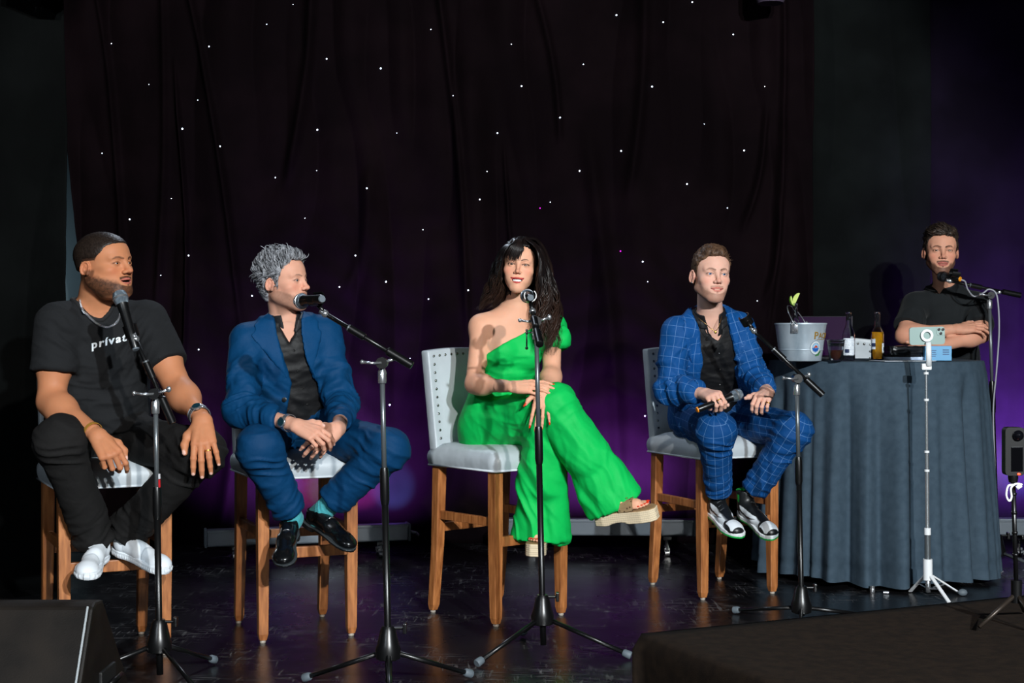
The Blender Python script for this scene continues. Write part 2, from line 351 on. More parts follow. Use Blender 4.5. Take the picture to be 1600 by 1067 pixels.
# ---- cloth-covered table, bottom right (stands on the house floor, close to the camera)
mc = mat('brown_black_cloth', (30, 22, 17), .95, spec=.08); noisecol(mc, (25, 19, 15), (33, 25, 19), 40, 5); bump(mc, 500, .3, .002)
a = Vector((.906, .423, 0)); b = Vector((.423, -.906, 0)); A0 = W(1002, 990, 3.24); Ztop = .54
t = empty('covered_table', (A0+a*.75+b*.5).xy.to_3d()+Vector((0, 0, -.6)), 0, 'large table under a stretched brown-black cloth in the bottom right foreground', 'table')
bm = bmesh.new(); nu, nv = 60, 40; rows = []
def tpt(u, v):
    # u, v in 0..1 on top; outside they fall down the side
    eu = max(0, -u)+max(0, u-1); ev = max(0, -v)+max(0, v-1)
    uu = min(max(u, 0), 1); vv = min(max(v, 0), 1); fall = (eu+ev)
    p = A0.xy.to_3d()+a*(1.5*uu)+b*(1.05*vv)
    n = a*(-1 if u < 0 else (1 if u > 1 else 0))+b*(-1 if v < 0 else (1 if v > 1 else 0))
    z = Ztop-fall*1.14-.006*math.sin(6*uu)*math.sin(4*vv)
    p = p+n*(.02*min(1, fall*30)-.05*fall); p.z = z
    return p
us = [-1, -.7, -.4, -.15, -.03, -.008]+[i/30 for i in range(31)]+[1.008, 1.03, 1.15, 1.4, 1.7, 2]
vs_ = [-1, -.7, -.4, -.15, -.03, -.008]+[i/24 for i in range(25)]+[1.008, 1.03, 1.15, 1.4, 1.7, 2]
g = {}
for i, u in enumerate(us):
    for j, v in enumerate(vs_):
        if (u < 0 or u > 1) and (v < 0 or v > 1):
            uu, vv = u, v
            eu = max(-u, u-1); ev = max(-v, v-1)
            if abs(us.index(u)-0) >= 0 and not ((i in (5, 6, 36, 37, 5)) or True): pass
            k = max(eu, ev); p0 = tpt(0 if u < 0 else 1, 0 if v < 0 else 1); n = (a*(-1 if u < 0 else 1)*(eu/(eu+ev))+b*(-1 if v < 0 else 1)*(ev/(eu+ev)))
            p0 = p0+n*(.03*min(1, k*30)-.05*k); p0.z = Ztop-k*1.14; g[i, j] = bm.verts.new(p0)
        else: g[i, j] = bm.verts.new(tpt(u, v))
for i in range(len(us)-1):
    for j in range(len(vs_)-1): bm.faces.new((g[i, j], g[i+1, j], g[i+1, j+1], g[i, j+1]))
bmesh.ops.recalc_face_normals(bm, faces=bm.faces); wobj('table_cover', bm, mc, t, smooth=True)
for uu, vv in ((.08, .08), (.92, .08), (.08, .92), (.92, .92)):
    p = A0.xy.to_3d()+a*(1.5*uu)+b*(1.05*vv); bm = bmesh.new(); tube(bm, [(p.x, p.y, -.6), (p.x, p.y, .5)], .02, 10); wobj('leg', bm, M_['black'], t, smooth=True)
bm = bmesh.new(); p = A0.xy.to_3d()+a*.75+b*.525; box(bm, (p.x, p.y, .515), (1.4, .95, .03), Matrix.Rotation(math.atan2(a.y, a.x), 3, 'Z')); wobj('tabletop', bm, M_['blackm'], t)
# ================================================================ BAR STOOLS
def bar_stool(c, face, label, w=.41, dp=.41, rotz=None, front_plate=False):
    """c = floor centre, face = unit facing direction"""
    face = Vector((face[0], face[1], 0)).normalized(); rz = math.atan2(face.y, face.x)+PI/2    # local -y = forward
    t = empty('bar_stool', (c[0], c[1], 0), rz, label, 'stool')
    hw, hd = w/2, dp/2; zs = .635
    # seat: a padded block, domed on top
    bm = bmesh.new(); n = 16; g = {}
    sw, sd = hw+.012, hd+.016
    vs = box(bm, (0, -.005, zs+.045), (2*sw, 2*sd, .09)); es = bm.edges[:]
    bmesh.ops.subdivide_edges(bm, edges=es, cuts=9, use_grid_fill=True)
    for v in bm.verts:
        x, y, z = v.co.x/sw, (v.co.y+.005)/sd, (v.co.z-zs)/.09
        f = max(0, z); dome = .016*f*(1-x**4)*(1-y**4)
        ed = (abs(x)**10+abs(y)**10); v.co.z += dome-.010*f*min(1, ed)
        sg = lambda q: 1 if q > 0 else -1
        blg = .008*math.sin(PI*min(1, max(0, z)))
        if abs(x) > .99: v.co.x += blg*sg(x)
        if abs(y) > .99: v.co.y += blg*sg(y)
        v.co.x -= sg(x)*.012*f**6*(abs(x) > .9); v.co.y -= sg(y)*.012*f**6*(abs(y) > .9)
        if abs(x) > .9 and abs(y) > .9: v.co.x *= .985; v.co.y = (v.co.y+.005)*.985-.005
    obj('seat', bm, M_['leather'], t, smooth=True)
    bm = bmesh.new(); q = .004; rr = [(-sw, -sd-.005), (sw, -sd-.005), (sw, sd-.005), (-sw, sd-.005), (-sw, -sd-.005)]
    for i in range(4): tube(bm, [(*rr[i], zs+q), (*rr[i+1], zs+q)], .005, 6)
    obj('seat_piping', bm, M_['piping'], t, smooth=True)
    # backrest: padded panel with a gently arched top, raked back
    def back_pt(u, z, s):                   # u -1..1, z 0..1, s front(0)/back(1)
        H = .435+.014*(1-u*u); zz = zs+.055+z*H
        y = hd-.028+.055*z+(.05 if s else 0)-.0
        y += (.018*(u*u))*(-1 if not s else -1)*.6
        if not s: y -= .022*max(0, (1-(u/.78)**4))*max(0, 1-((z-.5)/.42)**4) if abs(u) < .78 else 0
        return Vector((u*(hw+.006+.006*z), y, zz))
    bm = bmesh.new(); nu, nz = 22, 18; G = {}
    for s in (0, 1):
        for i in range(nu+1):
            for j in range(nz+1): G[s, i, j] = bm.verts.new(back_pt(-1+2*i/nu, j/nz, s))
    for i in range(nu):
        for j in range(nz):
            bm.faces.new((G[0, i, j], G[0, i+1, j], G[0, i+1, j+1], G[0, i, j+1])); bm.faces.new((G[1, i, j], G[1, i, j+1], G[1, i+1, j+1], G[1, i+1, j]))
    for i in range(nu):
        bm.faces.new((G[0, i, nz], G[0, i+1, nz], G[1, i+1, nz], G[1, i, nz])); bm.faces.new((G[0, i+1, 0], G[0, i, 0], G[1, i, 0], G[1, i+1, 0]))
    for j in range(nz):
        bm.faces.new((G[0, 0, j], G[0, 0, j+1], G[1, 0, j+1], G[1, 0, j])); bm.faces.new((G[0, nu, j+1], G[0, nu, j], G[1, nu, j], G[1, nu, j+1]))
    bmesh.ops.recalc_face_normals(bm, faces=bm.faces)
    sharp = [e for e in bm.edges if len(e.link_faces) == 2 and e.calc_face_angle() > 1.0]; bevel(bm, geom=sharp, offset=.007, segments=2, affect='EDGES')
    bk = obj('backrest', bm, M_['leather'], t, smooth=True)
    bm = bmesh.new(); pts = [(-.86, .06+.88*k/11) for k in range(12)]+[(.86, .06+.88*k/11) for k in range(12)]+[(-.86+1.72*k/11, .94) for k in range(1, 11)]
    for u, z in pts:
        for s in (0, 1):
            p = back_pt(u, z, s); p.y += (-.002 if not s else .002)
            sph(bm, p, .0062, 8, (1, .55, 1))
    tag(obj('nailhead_trim', bm, M_['stud'], bk, smooth=True), kind='stuff')
    # legs: square, tapered at the foot, the back pair raked
    def leg(x, y, dx, dy):
        bm = bmesh.new(); prof = [(0.012, .014), (.035, .019), (.30, .021), (zs+.01, .023)]; rings = []
        for z, r in prof:
            k = 1-z/zs; q = [(x+dx*k+sx*r, y+dy*k*k+sy*r, z) for sx, sy in ((-1,-1), (1,-1), (1,1), (-1,1))]; rings.append([bm.verts.new(p) for p in q])
        for i in range(3):
            for k in range(4): bm.faces.new((rings[i][k], rings[i][(k+1)%4], rings[i+1][(k+1)%4], rings[i+1][k]))
        bm.faces.new(rings[0][::-1]); bm.faces.new(rings[-1]); bevel(bm, geom=[e for e in bm.edges if abs((e.verts[0].co-e.verts[1].co).normalized().z) > .5], offset=.004, segments=2, affect='EDGES')
        o = obj('leg', bm, M_['wood'], t)
        bm = bmesh.new(); lathe(bm, [(.010, 0), (.012, .004), (.011, .014)], (x+dx, y+dy, 0), 12); obj('foot_glide', bm, mat_glide, o)
    for s in (-1, 1): leg(s*(hw-.022), -hd+.022, 0, -.004); leg(s*(hw-.022), hd-.022, 0, .045)
    def bar(p, q, h, th):
        bm = bmesh.new(); p = Vector(p); q = Vector(q); d = (q-p); M = Matrix.Rotation(math.atan2(d.y, d.x), 3, 'Z'); box(bm, (p+q)/2, (d.length, th, h), M, bev=.003); obj('stretcher', bm, M_['wood'], t)
    bar((-hw+.022, -hd+.02, .345), (hw-.022, -hd+.02, .345), .042, .026)
    if front_plate:
        bm = bmesh.new(); box(bm, (0, -hd+.003, .352), (w-.12, .004, .03), bev=.001); obj('kick_plate', bm, M_['blackm'], t)
    bar((-hw+.022, hd-.015, .37), (hw-.022, hd-.015, .37), .036, .022)
    for s in (-1, 1): bar((s*(hw-.024), -hd+.03, .425), (s*(hw-.024), hd-.01, .425), .036, .022)
    return t
mat_glide = mat('glide', (170, 160, 148), .5)
S1 = bar_stool((-1.545, 5.595), (.44, -.90), 'light grey bar stool under the man in the black T-shirt at the far left')
S2 = bar_stool((-.878, 5.955), (.39, -.92), 'light grey bar stool under the man in the navy suit with teal socks', .40, .42)
S3 = bar_stool((-.052, 6.29), (.66, -.75), 'light grey studded bar stool under the woman in green')
S4 = bar_stool((.945, 6.895), (.42, -.905), 'light grey studded bar stool under the man in the blue checked suit', .42, .44, front_plate=True)
S5 = bar_stool((1.755, 8.12), (.1, 1), 'light grey studded stool back standing behind the round table between the bottles', .40, .38)

S5.scale.z = 1.035
# ================================================================ MICROPHONES AND STANDS
def mic(head, tail, label, ring=None, led=None, dark=False, cable=False):
    head = Vector(head); tail = Vector(tail); d = head-tail; ln = d.length; R = frame_to(d)
    t = empty('microphone', tail, 0, label, 'microphone')
    def part(name, prof, m, n=24):
        bm = bmesh.new(); lathe(bm, prof, (0,0,0), n, R); return obj(name, bm, m, t, auto=35)
    part('body', [(.001, 0), (.0125, 0), (.0145, .004), (.0155, ln*.3), (.0175, ln*.62), (.0195, ln-.058), (.021, ln-.052), (.001, ln-.05)], M_['black'])
    gb = part('grille', [(.001, ln-.053), (.020, ln-.053), (.0235, ln-.045), (.0255, ln-.032), (.0262, ln-.026), (.0255, ln-.018), (.022, ln-.007), (.013, ln-.001), (.001, ln)], M_['darkgrille'] if dark else M_['grille'], 28)
    part('band', [(.0255, ln-.033), (.0272, ln-.032), (.0272, ln-.025), (.0255, ln-.024)], M_['chrome'] if not dark else M_['black'], 28)
    part('base_cap', [(.001, -.004), (.011, -.004), (.0128, 0), (.0135, .018), (.001, .018)], mat('ring_'+str(ring), ring, .45, emit=None) if False else (mat('id_ring', ring, .45) if ring else M_['rubber']))
    if led:
        bm = bmesh.new(); sph(bm, R@Vector((0, -.0185, ln*.6)), .0028, 8); obj('led', bm, mat('led', led, .4, emit=(led, 4)), t)
    return t
def mic_stand(base, top, bs, be, label, az, hubz=.165, legr=.335, bkt=True, clip=True, legmat=None, knob=1, clip_dir=None, coil=None, seat=None):
    """base: floor point under the pole; top: clutch at the head of the pole; bs: clip end of the boom; be: counterweight end; az: leg directions in degrees"""
    base = Vector(base); base.z = 0; top = Vector(top); t = empty('microphone_stand', base, 0, label, 'stand')
    Rl = lambda p: Vector(p)-base
    def P(name, fn, m, par=None, **k):
        bm = bmesh.new(); fn(bm); return obj(name, bm, m, par or t, **k)
    tp = Rl(top); hub = tp*(hubz/tp.z)
    P('hub', lambda bm: lathe(bm, [(.001, -.055), (.03, -.055), (.041, -.05), (.043, -.02), (.036, .0), (.026, .045), (.019, .058), (.001, .058)], hub, 24), M_['black'], auto=30)
    P('hub_knob', lambda bm: (tube(bm, [hub+Vector((.02, 0, .05)), hub+Vector((.05, 0, .05))], .005, 8), box(bm, hub+Vector((.056, 0, .05)), (.012, .03, .034), bev=.003)), M_['black'])
    P('lower_pole', lambda bm: tube(bm, [Vector((0, 0, .035)), hub, tp*(.60)], .0115, 14), M_['black'], smooth=True)
    P('collar', lambda bm: tube(bm, [tp*.585, tp*.60, tp*.685, tp*.70], [.0125, .0155, .0155, .0125], 14), M_['black'], auto=40)
    P('upper_pole', lambda bm: tube(bm, [tp*.65, tp], .0085, 12), M_['steel'], smooth=True)
    for a in az:
        a = math.radians(a); f = Vector((math.cos(a)*legr, math.sin(a)*legr, .016)); h = hub+Vector((math.cos(a)*.03, math.sin(a)*.03, -.035)); e = h+(f-h)*.93
        o = P('leg', lambda bm: tube(bm, [h, e], .0085, 10), legmat or M_['black'], smooth=True)
        P('rubber_foot', lambda bm: tube(bm, [h+(f-h)*.90, h+(f-h)*.915, h+(f-h)*.99, f], [.011, .0145, .0155, .013], 12), M_['rubber'], o, auto=40)
    bs = Rl(bs); be = Rl(be); bd = (bs-be).normalized()
    # clamp
    side = bd.cross(Vector((0, 1, 0))).normalized(); cr = tp+Vector((0, -.0, .028))
    P('pole_top', lambda bm: lathe(bm, [(.013, -.04), (.014, -.035), (.014, .0), (.010, .006), (.010, .02)], tp, 16), M_['chrome'], auto=40)
    P('clamp', lambda bm: (tube(bm, [cr+Vector((0, -.03, 0)), cr+Vector((0, .03, 0))], .019, 16), box(bm, cr, (.03, .028, .03), bev=.004)), M_['black'], auto=40)
    def tk(bm):
        p = cr+Vector((0, -.03, 0)); tube(bm, [p, p+Vector((-.03, -.012, 0)), p+Vector((-.062, -.014, .004))], .0045, 8); sph(bm, p+Vector((-.062, -.014, .004)), .0075, 10)
        tube(bm, [p+Vector((-.045, -.013, 0)), p+Vector((-.045, -.013, -.0))], .004, 8)
    P('clamp_lever', tk, M_['chrome'], smooth=True)
    P('clamp_knob', lambda bm: (tube(bm, [cr, cr+Vector((.04, -.01, .012))], .005, 8), sph(bm, cr+Vector((.048, -.012, .016)), .009, 10, (1, .6, 1.2))), M_['chrome'], smooth=True)
    P('boom', lambda bm: tube(bm, [be, bs], .0078, 12), M_['black'], smooth=True)
    P('counterweight', lambda bm: tube(bm, [be-bd*.01, be-bd*.008, be+bd*.085, be+bd*.09], [.011, .0145, .0145, .009], 14), M_['black'], auto=40)
    mid = be+(bs-be)*.62
    P('boom_joint', lambda bm: tube(bm, [mid-bd*.03, mid-bd*.028, mid+bd*.03, mid+bd*.032], [.010, .013, .013, .010], 12), M_['black'], auto=40)
    P('joint_ring', lambda bm: tube(bm, [mid+bd*.031, mid+bd*.036], .0118, 12), M_['steel'], auto=40)
    P('swivel', lambda bm: (sph(bm, bs, .013, 12), tube(bm, [bs, bs+bd*.02], .009, 10)), M_['chrome'], smooth=True)
    if clip:
        cdv = Vector(clip_dir).normalized(); sq = Rl(seat) if seat is not None else bs+bd*.04
        P('clip_neck', lambda bm: tube(bm, [bs, sq], .008, 10), M_['black'], smooth=True)
        # open C-shaped clip
        Rf = frame_to(cdv); bm = bmesh.new(); n = 15; r0, r1, h = .0205, .0245, .021; rg = []
        upv = (bs-sq); loc = Rf.transposed()@upv; a0 = math.atan2(loc.y, loc.x)
        for i in range(n+1):
            a = a0-2.3+4.6*i/n
            rg.append([bm.verts.new(sq-(Rf@(Vector((loc.x, loc.y, 0)).normalized()*.0225))*1.0+Rf@Vector((r*math.cos(a), r*math.sin(a), zz))) for r, zz in ((r0, -h), (r1, -h), (r1, h), (r0, h))])
        for i in range(n):
            for k in range(4): bm.faces.new((rg[i][k], rg[i][(k+1)%4], rg[i+1][(k+1)%4], rg[i+1][k]))
        bm.faces.new(rg[0]); bm.faces.new(rg[-1][::-1]); bmesh.ops.recalc_face_normals(bm, faces=bm.faces); obj('clip', bm, M_['black'], t, auto=40)
    return t
M_['steel'] = mat('satin_steel', (112, 118, 122), .32, .6)
d1 = 5.03
st1 = mic_stand(W(250, 1070, d1), W(243, 628, d1), W(212, 530, d1-.02), W(268, 657, d1+.02), 'black boom microphone stand in front of the man in the black T-shirt', (68, 188, 308), clip_dir=W(186,458,d1)-W(203,510,d1), seat=W(206, 516, d1))
mic(W(185, 455, d1+.04), W(212, 545, d1-.03), 'black microphone with silver grille and green light before the man in the black T-shirt', led=(40, 255, 60))
d2 = 4.92
st2 = mic_stand(W(608, 1081, d2), W(597, 580, d2), W(508, 490, d2), W(640, 569, d2-.02), 'black boom microphone stand in front of the man in the navy suit', (36, 156, 276), clip_dir=(1, -.8, .05), seat=W(497, 476, d2))
mic(W(466, 471, d2+.10), W(503, 467, d2-.06), 'black microphone pointing left at the bearded mouth of the grey-haired man')
d3 = 5.507
st3 = mic_stand(W(849, 1022, d3), W(838, 514, d3), W(832, 486, d3-.02), W(843, 536, d3-.22), 'black microphone stand with sticker in front of the woman in green', (223, 343, 103), clip_dir=(.1, -1, .1), seat=W(829, 472, d3))
mic(W(823, 462, d3+.16), W(829, 465, d3-.04), 'black microphone end-on below the chin of the woman in green')
d4 = 6.08
st4 = mic_stand(W(1253, 975, d4), W(1245, 602, d4), W(1178, 517, d4), W(1283, 615, d4-.02), 'black boom stand with an empty microphone clip before the man in the checked suit', (138, 258, 18), hubz=.10, clip_dir=(-.55, -.3, .8), seat=W(1168, 502, d4))
d5 = 7.5
st5 = mic_stand((2.475, d5, 0), W(1546, 470, d5), W(1484, 439, d5-.03), W(1592, 461, d5), 'thin boom microphone stand holding the cabled microphone behind the round table', (75, 195, 315), hubz=.12, legr=.28, clip_dir=(-1, -.1, .12), seat=W(1490, 433, d5-.04), legmat=M_['steel'])
mic(W(1466, 431, d5+.03), W(1500, 436, d5-.06), 'black cabled microphone with orange ring before the man behind the table', ring=(235, 150, 20), dark=True)
bm = bmesh.new(); c = [W(1502, 437, d5-.06), W(1508, 440, d5-.05), W(1512, 452, d5-.03), W(1522, 463, d5+.0), W(1536, 458, d5-.03), W(1545, 452, d5-.03), W(1556, 458, d5-.03), W(1560, 480, d5-.03), W(1561, 520, d5-.03), W(1557, 580, d5-.03), W(1552, 640, d5-.03), W(1554, 720, d5-.03), W(1557, 800, d5-.03), (2.46, 7.42, .01), (2.7, 7.5, .008), (3.1, 7.6, .008)]
tube(bm, catmull(c, 8), .0042, 8); tag(obj('microphone_cable', bm, mat('grey_cable', (150, 152, 160), .5), smooth=True), 'grey microphone cable hanging from the orange ringed microphone down its stand', 'cable')
# wireless sticker on the woman's stand, small bracket hanging beside it
def sticker(stand, top, base, t0, t1, segs, r=.0118, arc=(-150, -50)):
    for (a, b_, cn) in segs:
        p = base+(top-base)*a; q = base+(top-base)*b_
        bm = bmesh.new(); A = []
        for k in range(9):
            a_ = math.radians(arc[0]+(arc[1]-arc[0])*k/8); o_ = Vector((math.cos(a_), math.sin(a_), 0))*r; A.append((bm.verts.new(p+o_), bm.verts.new(q+o_)))
        for k in range(8): bm.faces.new((A[k][0], A[k+1][0], A[k+1][1], A[k][1]))
        wobj('sticker', bm, mat('sticker', cn, .5), stand, smooth=True)
b3 = W(849, 1022, d3); b3.z = 0; t3 = W(838, 514, d3)
zz = lambda py, d: (CH-(py-HOR)/FPX*d)
f3 = lambda py: zz(py, d3)/t3.z
sticker(st3, t3, b3, 0, 0, [(f3(703), f3(688), (215, 215, 220)), (f3(722), f3(703), (200, 30, 40))], .0126)
b1 = W(250, 1070, d1); b1.z = 0; t1 = W(243, 628, d1)
sticker(st1, t1, b1, 0, 0, [(zz(748, d1)/t1.z, zz(740, d1)/t1.z, (215, 215, 220)), (zz(762, d1)/t1.z, zz(749, d1)/t1.z, (200, 30, 40))], .0126, arc=(-50, 30))
bm = bmesh.new(); pq = [W(838, 519, d3-.02), W(823, 520, d3-.03), W(823, 544, d3-.03)]; tube(bm, pq, .003, 8); sph(bm, pq[1], .006, 8); sph(bm, pq[2], .006, 8); sph(bm, W(823, 516, d3-.03), .005, 8)
wobj('tension_handle', bm, M_['steel'], st3, smooth=True)

# ================================================================ ROUND TABLE AND WHAT STANDS ON IT
TC = Vector((1.83, 7.42, 0)); TR = .52; TH = 1.066
t = empty('cocktail_table', TC, 0, 'tall round cocktail table hidden under the slate cloth', 'table')
bm = bmesh.new(); lathe(bm, [(.001, TH-.03), (TR-.012, TH-.03), (TR-.008, TH-.015), (TR-.012, TH-.004), (.001, TH-.004)], n=64); obj('tabletop', bm, M_['blackm'], t, auto=40)
bm = bmesh.new(); lathe(bm, [(.03, .03), (.03, TH-.03)], n=20); obj('column', bm, M_['steel'], t, auto=40)
bm = bmesh.new(); lathe(bm, [(.001, 0), (.26, 0), (.26, .012), (.05, .03), (.001, .03)], n=40); obj('base_plate', bm, M_['black'], t, auto=40)
mcl = mat('slate_cloth', (56, 71, 84), .85, spec=.25); noisecol(mcl, (53, 69, 82), (61, 77, 90), 30, 5); bump(mcl, 700, .25, .0015); bump(mcl, 8, .22, .02, 3, (1, 1, .5))
r = np.random.default_rng(4)
fc = [(r.integers(5, 26), r.uniform(0, 6.28), r.uniform(.4, 1)) for _ in range(9)]
nt = 400
bm = bmesh.new(); rings = []
prof = [0, .15, .3, .42, .485]
pl_ = [(2*PI*(i+r.uniform(-.35, .35))/21, r.uniform(.035, .075), r.uniform(.35, 1.15), r.uniform(-.05, .05)) for i in range(21)]
def cl(th, k, s):
    # s 0..1 down the drop
    f = sum(a*math.cos(n*th+ph+.25*math.sin(2*s+ph)) for n, ph, a in fc)/3.0
    f = math.copysign(abs(f)**.8, f)
    f2 = .5*math.cos(17*th+2*math.sin(3*th))+.5*f
    vv = sum(dp_*math.exp(-(((th-c_-sl_*s+PI)%(2*PI)-PI)/w_)**2) for c_, w_, dp_, sl_ in pl_)
    return -.058*vv*s**.65*min(1, s*6)+.014*s+TR+.004+.012*min(1, s*14)+.040*s+(.058*f2*s**.6)*min(1, s*5)
for rr_ in prof: rings.append([bm.verts.new((rr_*math.cos(2*PI*i/nt), rr_*math.sin(2*PI*i/nt), TH+.0015)) for i in range(nt)] if rr_ else None)
for s in [0, .004, .012, .03, .06, .1, .15, .2, .27, .34, .42, .5, .58, .66, .74, .82, .88, .92, .925, .96, 1]:
    row = []
    for i in range(nt):
        th = 2*PI*i/nt; R_ = cl(th, 0, s); z = TH-.001-s*(TH-.03)
        if s == .925: R_ -= .003
        row.append(bm.verts.new((R_*math.cos(th), R_*math.sin(th), z+(.012*math.sin(5*th+1) if s > .95 else 0))))
    rings.append(row)
cv = bm.verts.new((0, 0, TH+.0015))
for i in range(nt): bm.faces.new((cv, rings[1][i], rings[1][(i+1)%nt]))
for a_, b_ in zip(rings[1:-1], rings[2:]):
    for i in range(nt): bm.faces.new((a_[i], b_[i], b_[(i+1)%nt], a_[(i+1)%nt]))
o = obj('tablecloth', bm, mcl, None, smooth=True); o.location = TC; tag(o, 'slate blue floor-length cloth draped in folds over the round table', 'tablecloth')
TZ = TH+.003
def on_table(px, d): 
    v = W(px, 560, d); v.z = TZ; return v
# galvanized bucket
bc = on_table(1251, 7.06); bt = empty('ice_bucket', bc, 0, 'galvanized ice bucket with wire handle and gold lettering at the left of the table', 'bucket')
def br(z): return .098+(.122-.098)*z/.178
mg = mat('galvanized_steel', (168, 182, 194), .42, .3); noisecol(mg, (140, 156, 168), (190, 202, 212), 9, 5, (1, 1, .4), rough=(.3, .5)); bump(mg, 14, .15, .01)
bm = bmesh.new(); lathe(bm, [(.001, .0), (.095, 0), (.098, .004), (.108, .075), (.1215, .172), (.1245, .175), (.1245, .181), (.1195, .181), (.1185, .172), (.096, .008), (.001, .008)], n=56); obj('pail', bm, mg, bt, auto=40)
bm = bmesh.new(); lathe(bm, [(.105, .05), (.1068, .052), (.1068, .056), (.1055, .058)], n=56, caps=False); obj('rib', bm, mg, bt, smooth=True)
hang = math.radians(246); hx = Vector((math.cos(hang), math.sin(hang), 0))
for s in (1, -1):
    p = hx*.124*s+Vector((0, 0, .155)); bm = bmesh.new(); box(bm, p, (.006, .034, .045), Matrix.Rotation(hang, 3, 'Z'), bev=.003); q = p+hx*s*.004+Vector((0, 0, .018)); tube(bm, [q-hx.cross(Vector((0,0,1)))*.014+Vector((0,0,.0)), q+Vector((0,0,.016)), q+hx.cross(Vector((0,0,1)))*.014], .0045, 8)
    for k in (-1, 1): sph(bm, p+hx*s*.004+hx.cross(Vector((0,0,1)))*.010*k-Vector((0,0,.01)), .004, 8)
    obj('handle_ear', bm, M_['chrome'], bt, auto=40)
side = Vector((-hx.y, hx.x, 0)); tilt = Vector((.25, .3, .9)).normalized()
hp = []
for i in range(25):
    a = PI*i/24; hp.append(hx*.127*math.cos(a)+Vector((-.052*math.sin(a)**.9, .02*math.sin(a), .168+.098*math.sin(a)**.8)))
bm = bmesh.new(); tube(bm, hp, .0026, 8); obj('wire_handle', bm, M_['chrome'], bt, smooth=True)
def text_mesh(s, size, ext=.0006, spacing=1.0, bold=0):
    cu = bpy.data.curves.new('t', 'FONT'); cu.body = s; cu.size = size; cu.extrude = ext; cu.space_character = spacing; cu.offset = bold; cu.resolution_u = 3; cu.align_x = 'LEFT'
    ob = bpy.data.objects.new('t', cu); me = bpy.data.meshes.new_from_object(ob); bpy.data.objects.remove(ob); bpy.data.curves.remove(cu)
    bm = bmesh.new(); bm.from_mesh(me); bpy.data.meshes.remove(me); return bm
def bend_on(bm, a0, z0, off, rfun, sx=1):
    for v in bm.verts:
        x, y, z = v.co; zz_ = z0+y; R_ = rfun(zz_)+off+z; a = a0+x*sx/rfun(zz_); v.co = Vector((R_*math.cos(a), R_*math.sin(a), zz_))
gold = mat('gold_lettering', (176, 134, 40), .45, .3); dk = mat('letter_shadow', (50, 34, 14), .6)
a0 = math.radians(291)
for (m_, off, dx, dz) in ((dk, .0012, .0018, -.0014), (gold, .0022, 0, 0)):
    bm = text_mesh('P', .050, .0004); bend_on(bm, a0+dx/.11, .105+dz, off, br); obj('lettering', bm, m_, bt)
    bm = text_mesh('ACIFICO', .037, .0004, 1.02); bend_on(bm, a0+(.027+dx)/.11, .109+dz, off, br); obj('lettering', bm, m_, bt)
bm = bmesh.new(); box(bm, (.07, 0, 0), (.13, .002, .0006)); bmesh.ops.subdivide_edges(bm, edges=bm.edges[:], cuts=6, use_grid_fill=True); bend_on(bm, a0+.12, .1025, .0022, br); obj('underline', bm, gold, bt)
def disc(rad, n=28, sc=(1,1), cx=0, cy=0, inner=None, h=.0004):
    bm = bmesh.new(); 
    if inner:
        A = [[bm.verts.new((cx+r_*math.cos(2*PI*i/n)*sc[0], cy+r_*math.sin(2*PI*i/n)*sc[1], h)) for i in range(n)] for r_ in (inner, rad)]
        for i in range(n): bm.faces.new((A[0][i], A[1][i], A[1][(i+1)%n], A[0][(i+1)%n]))
    else: bm.faces.new([bm.verts.new((cx+rad*math.cos(2*PI*i/n)*sc[0], cy+rad*math.sin(2*PI*i/n)*sc[1], h)) for i in range(n)])
    return bm
def poly(pts, h=.0004):
    bm = bmesh.new(); bm.faces.new([bm.verts.new((x, y, h)) for x, y in pts]); return bm
eA = math.radians(299); 
for bm, c_, off in ((disc(.031, sc=(1, 1.08)), (110, 128, 140), .0012), (disc(.0285, inner=.021, sc=(1, 1.08)), (205, 212, 216), .0018), (disc(.020, sc=(1, 1.05)), (150, 190, 220), .0018),
        (poly([(-.019, -.003), (-.012, -.001), (0, -.003), (.012, -.001), (.019, -.003), (.014, -.014), (0, -.02), (-.014, -.014)]), (30, 90, 170), .0024),
        (poly([(-.011, -.001), (-.012, .004), (-.006, .003), (-.004, .010), (.0, .012), (.004, .008), (.009, .006), (.013, .0)]), (190, 60, 30), .0028),
        (poly([(.0, -.036), (.006, -.042), (.014, -.036), (.022, -.038), (.027, -.028), (.036, -.022), (.034, -.012), (.026, -.020), (.016, -.030), (.008, -.032)]), (50, 120, 50), .0024)):
    bend_on(bm, eA, .064, off, br); obj('emblem', bm, mat('emblem', c_, .5), bt)

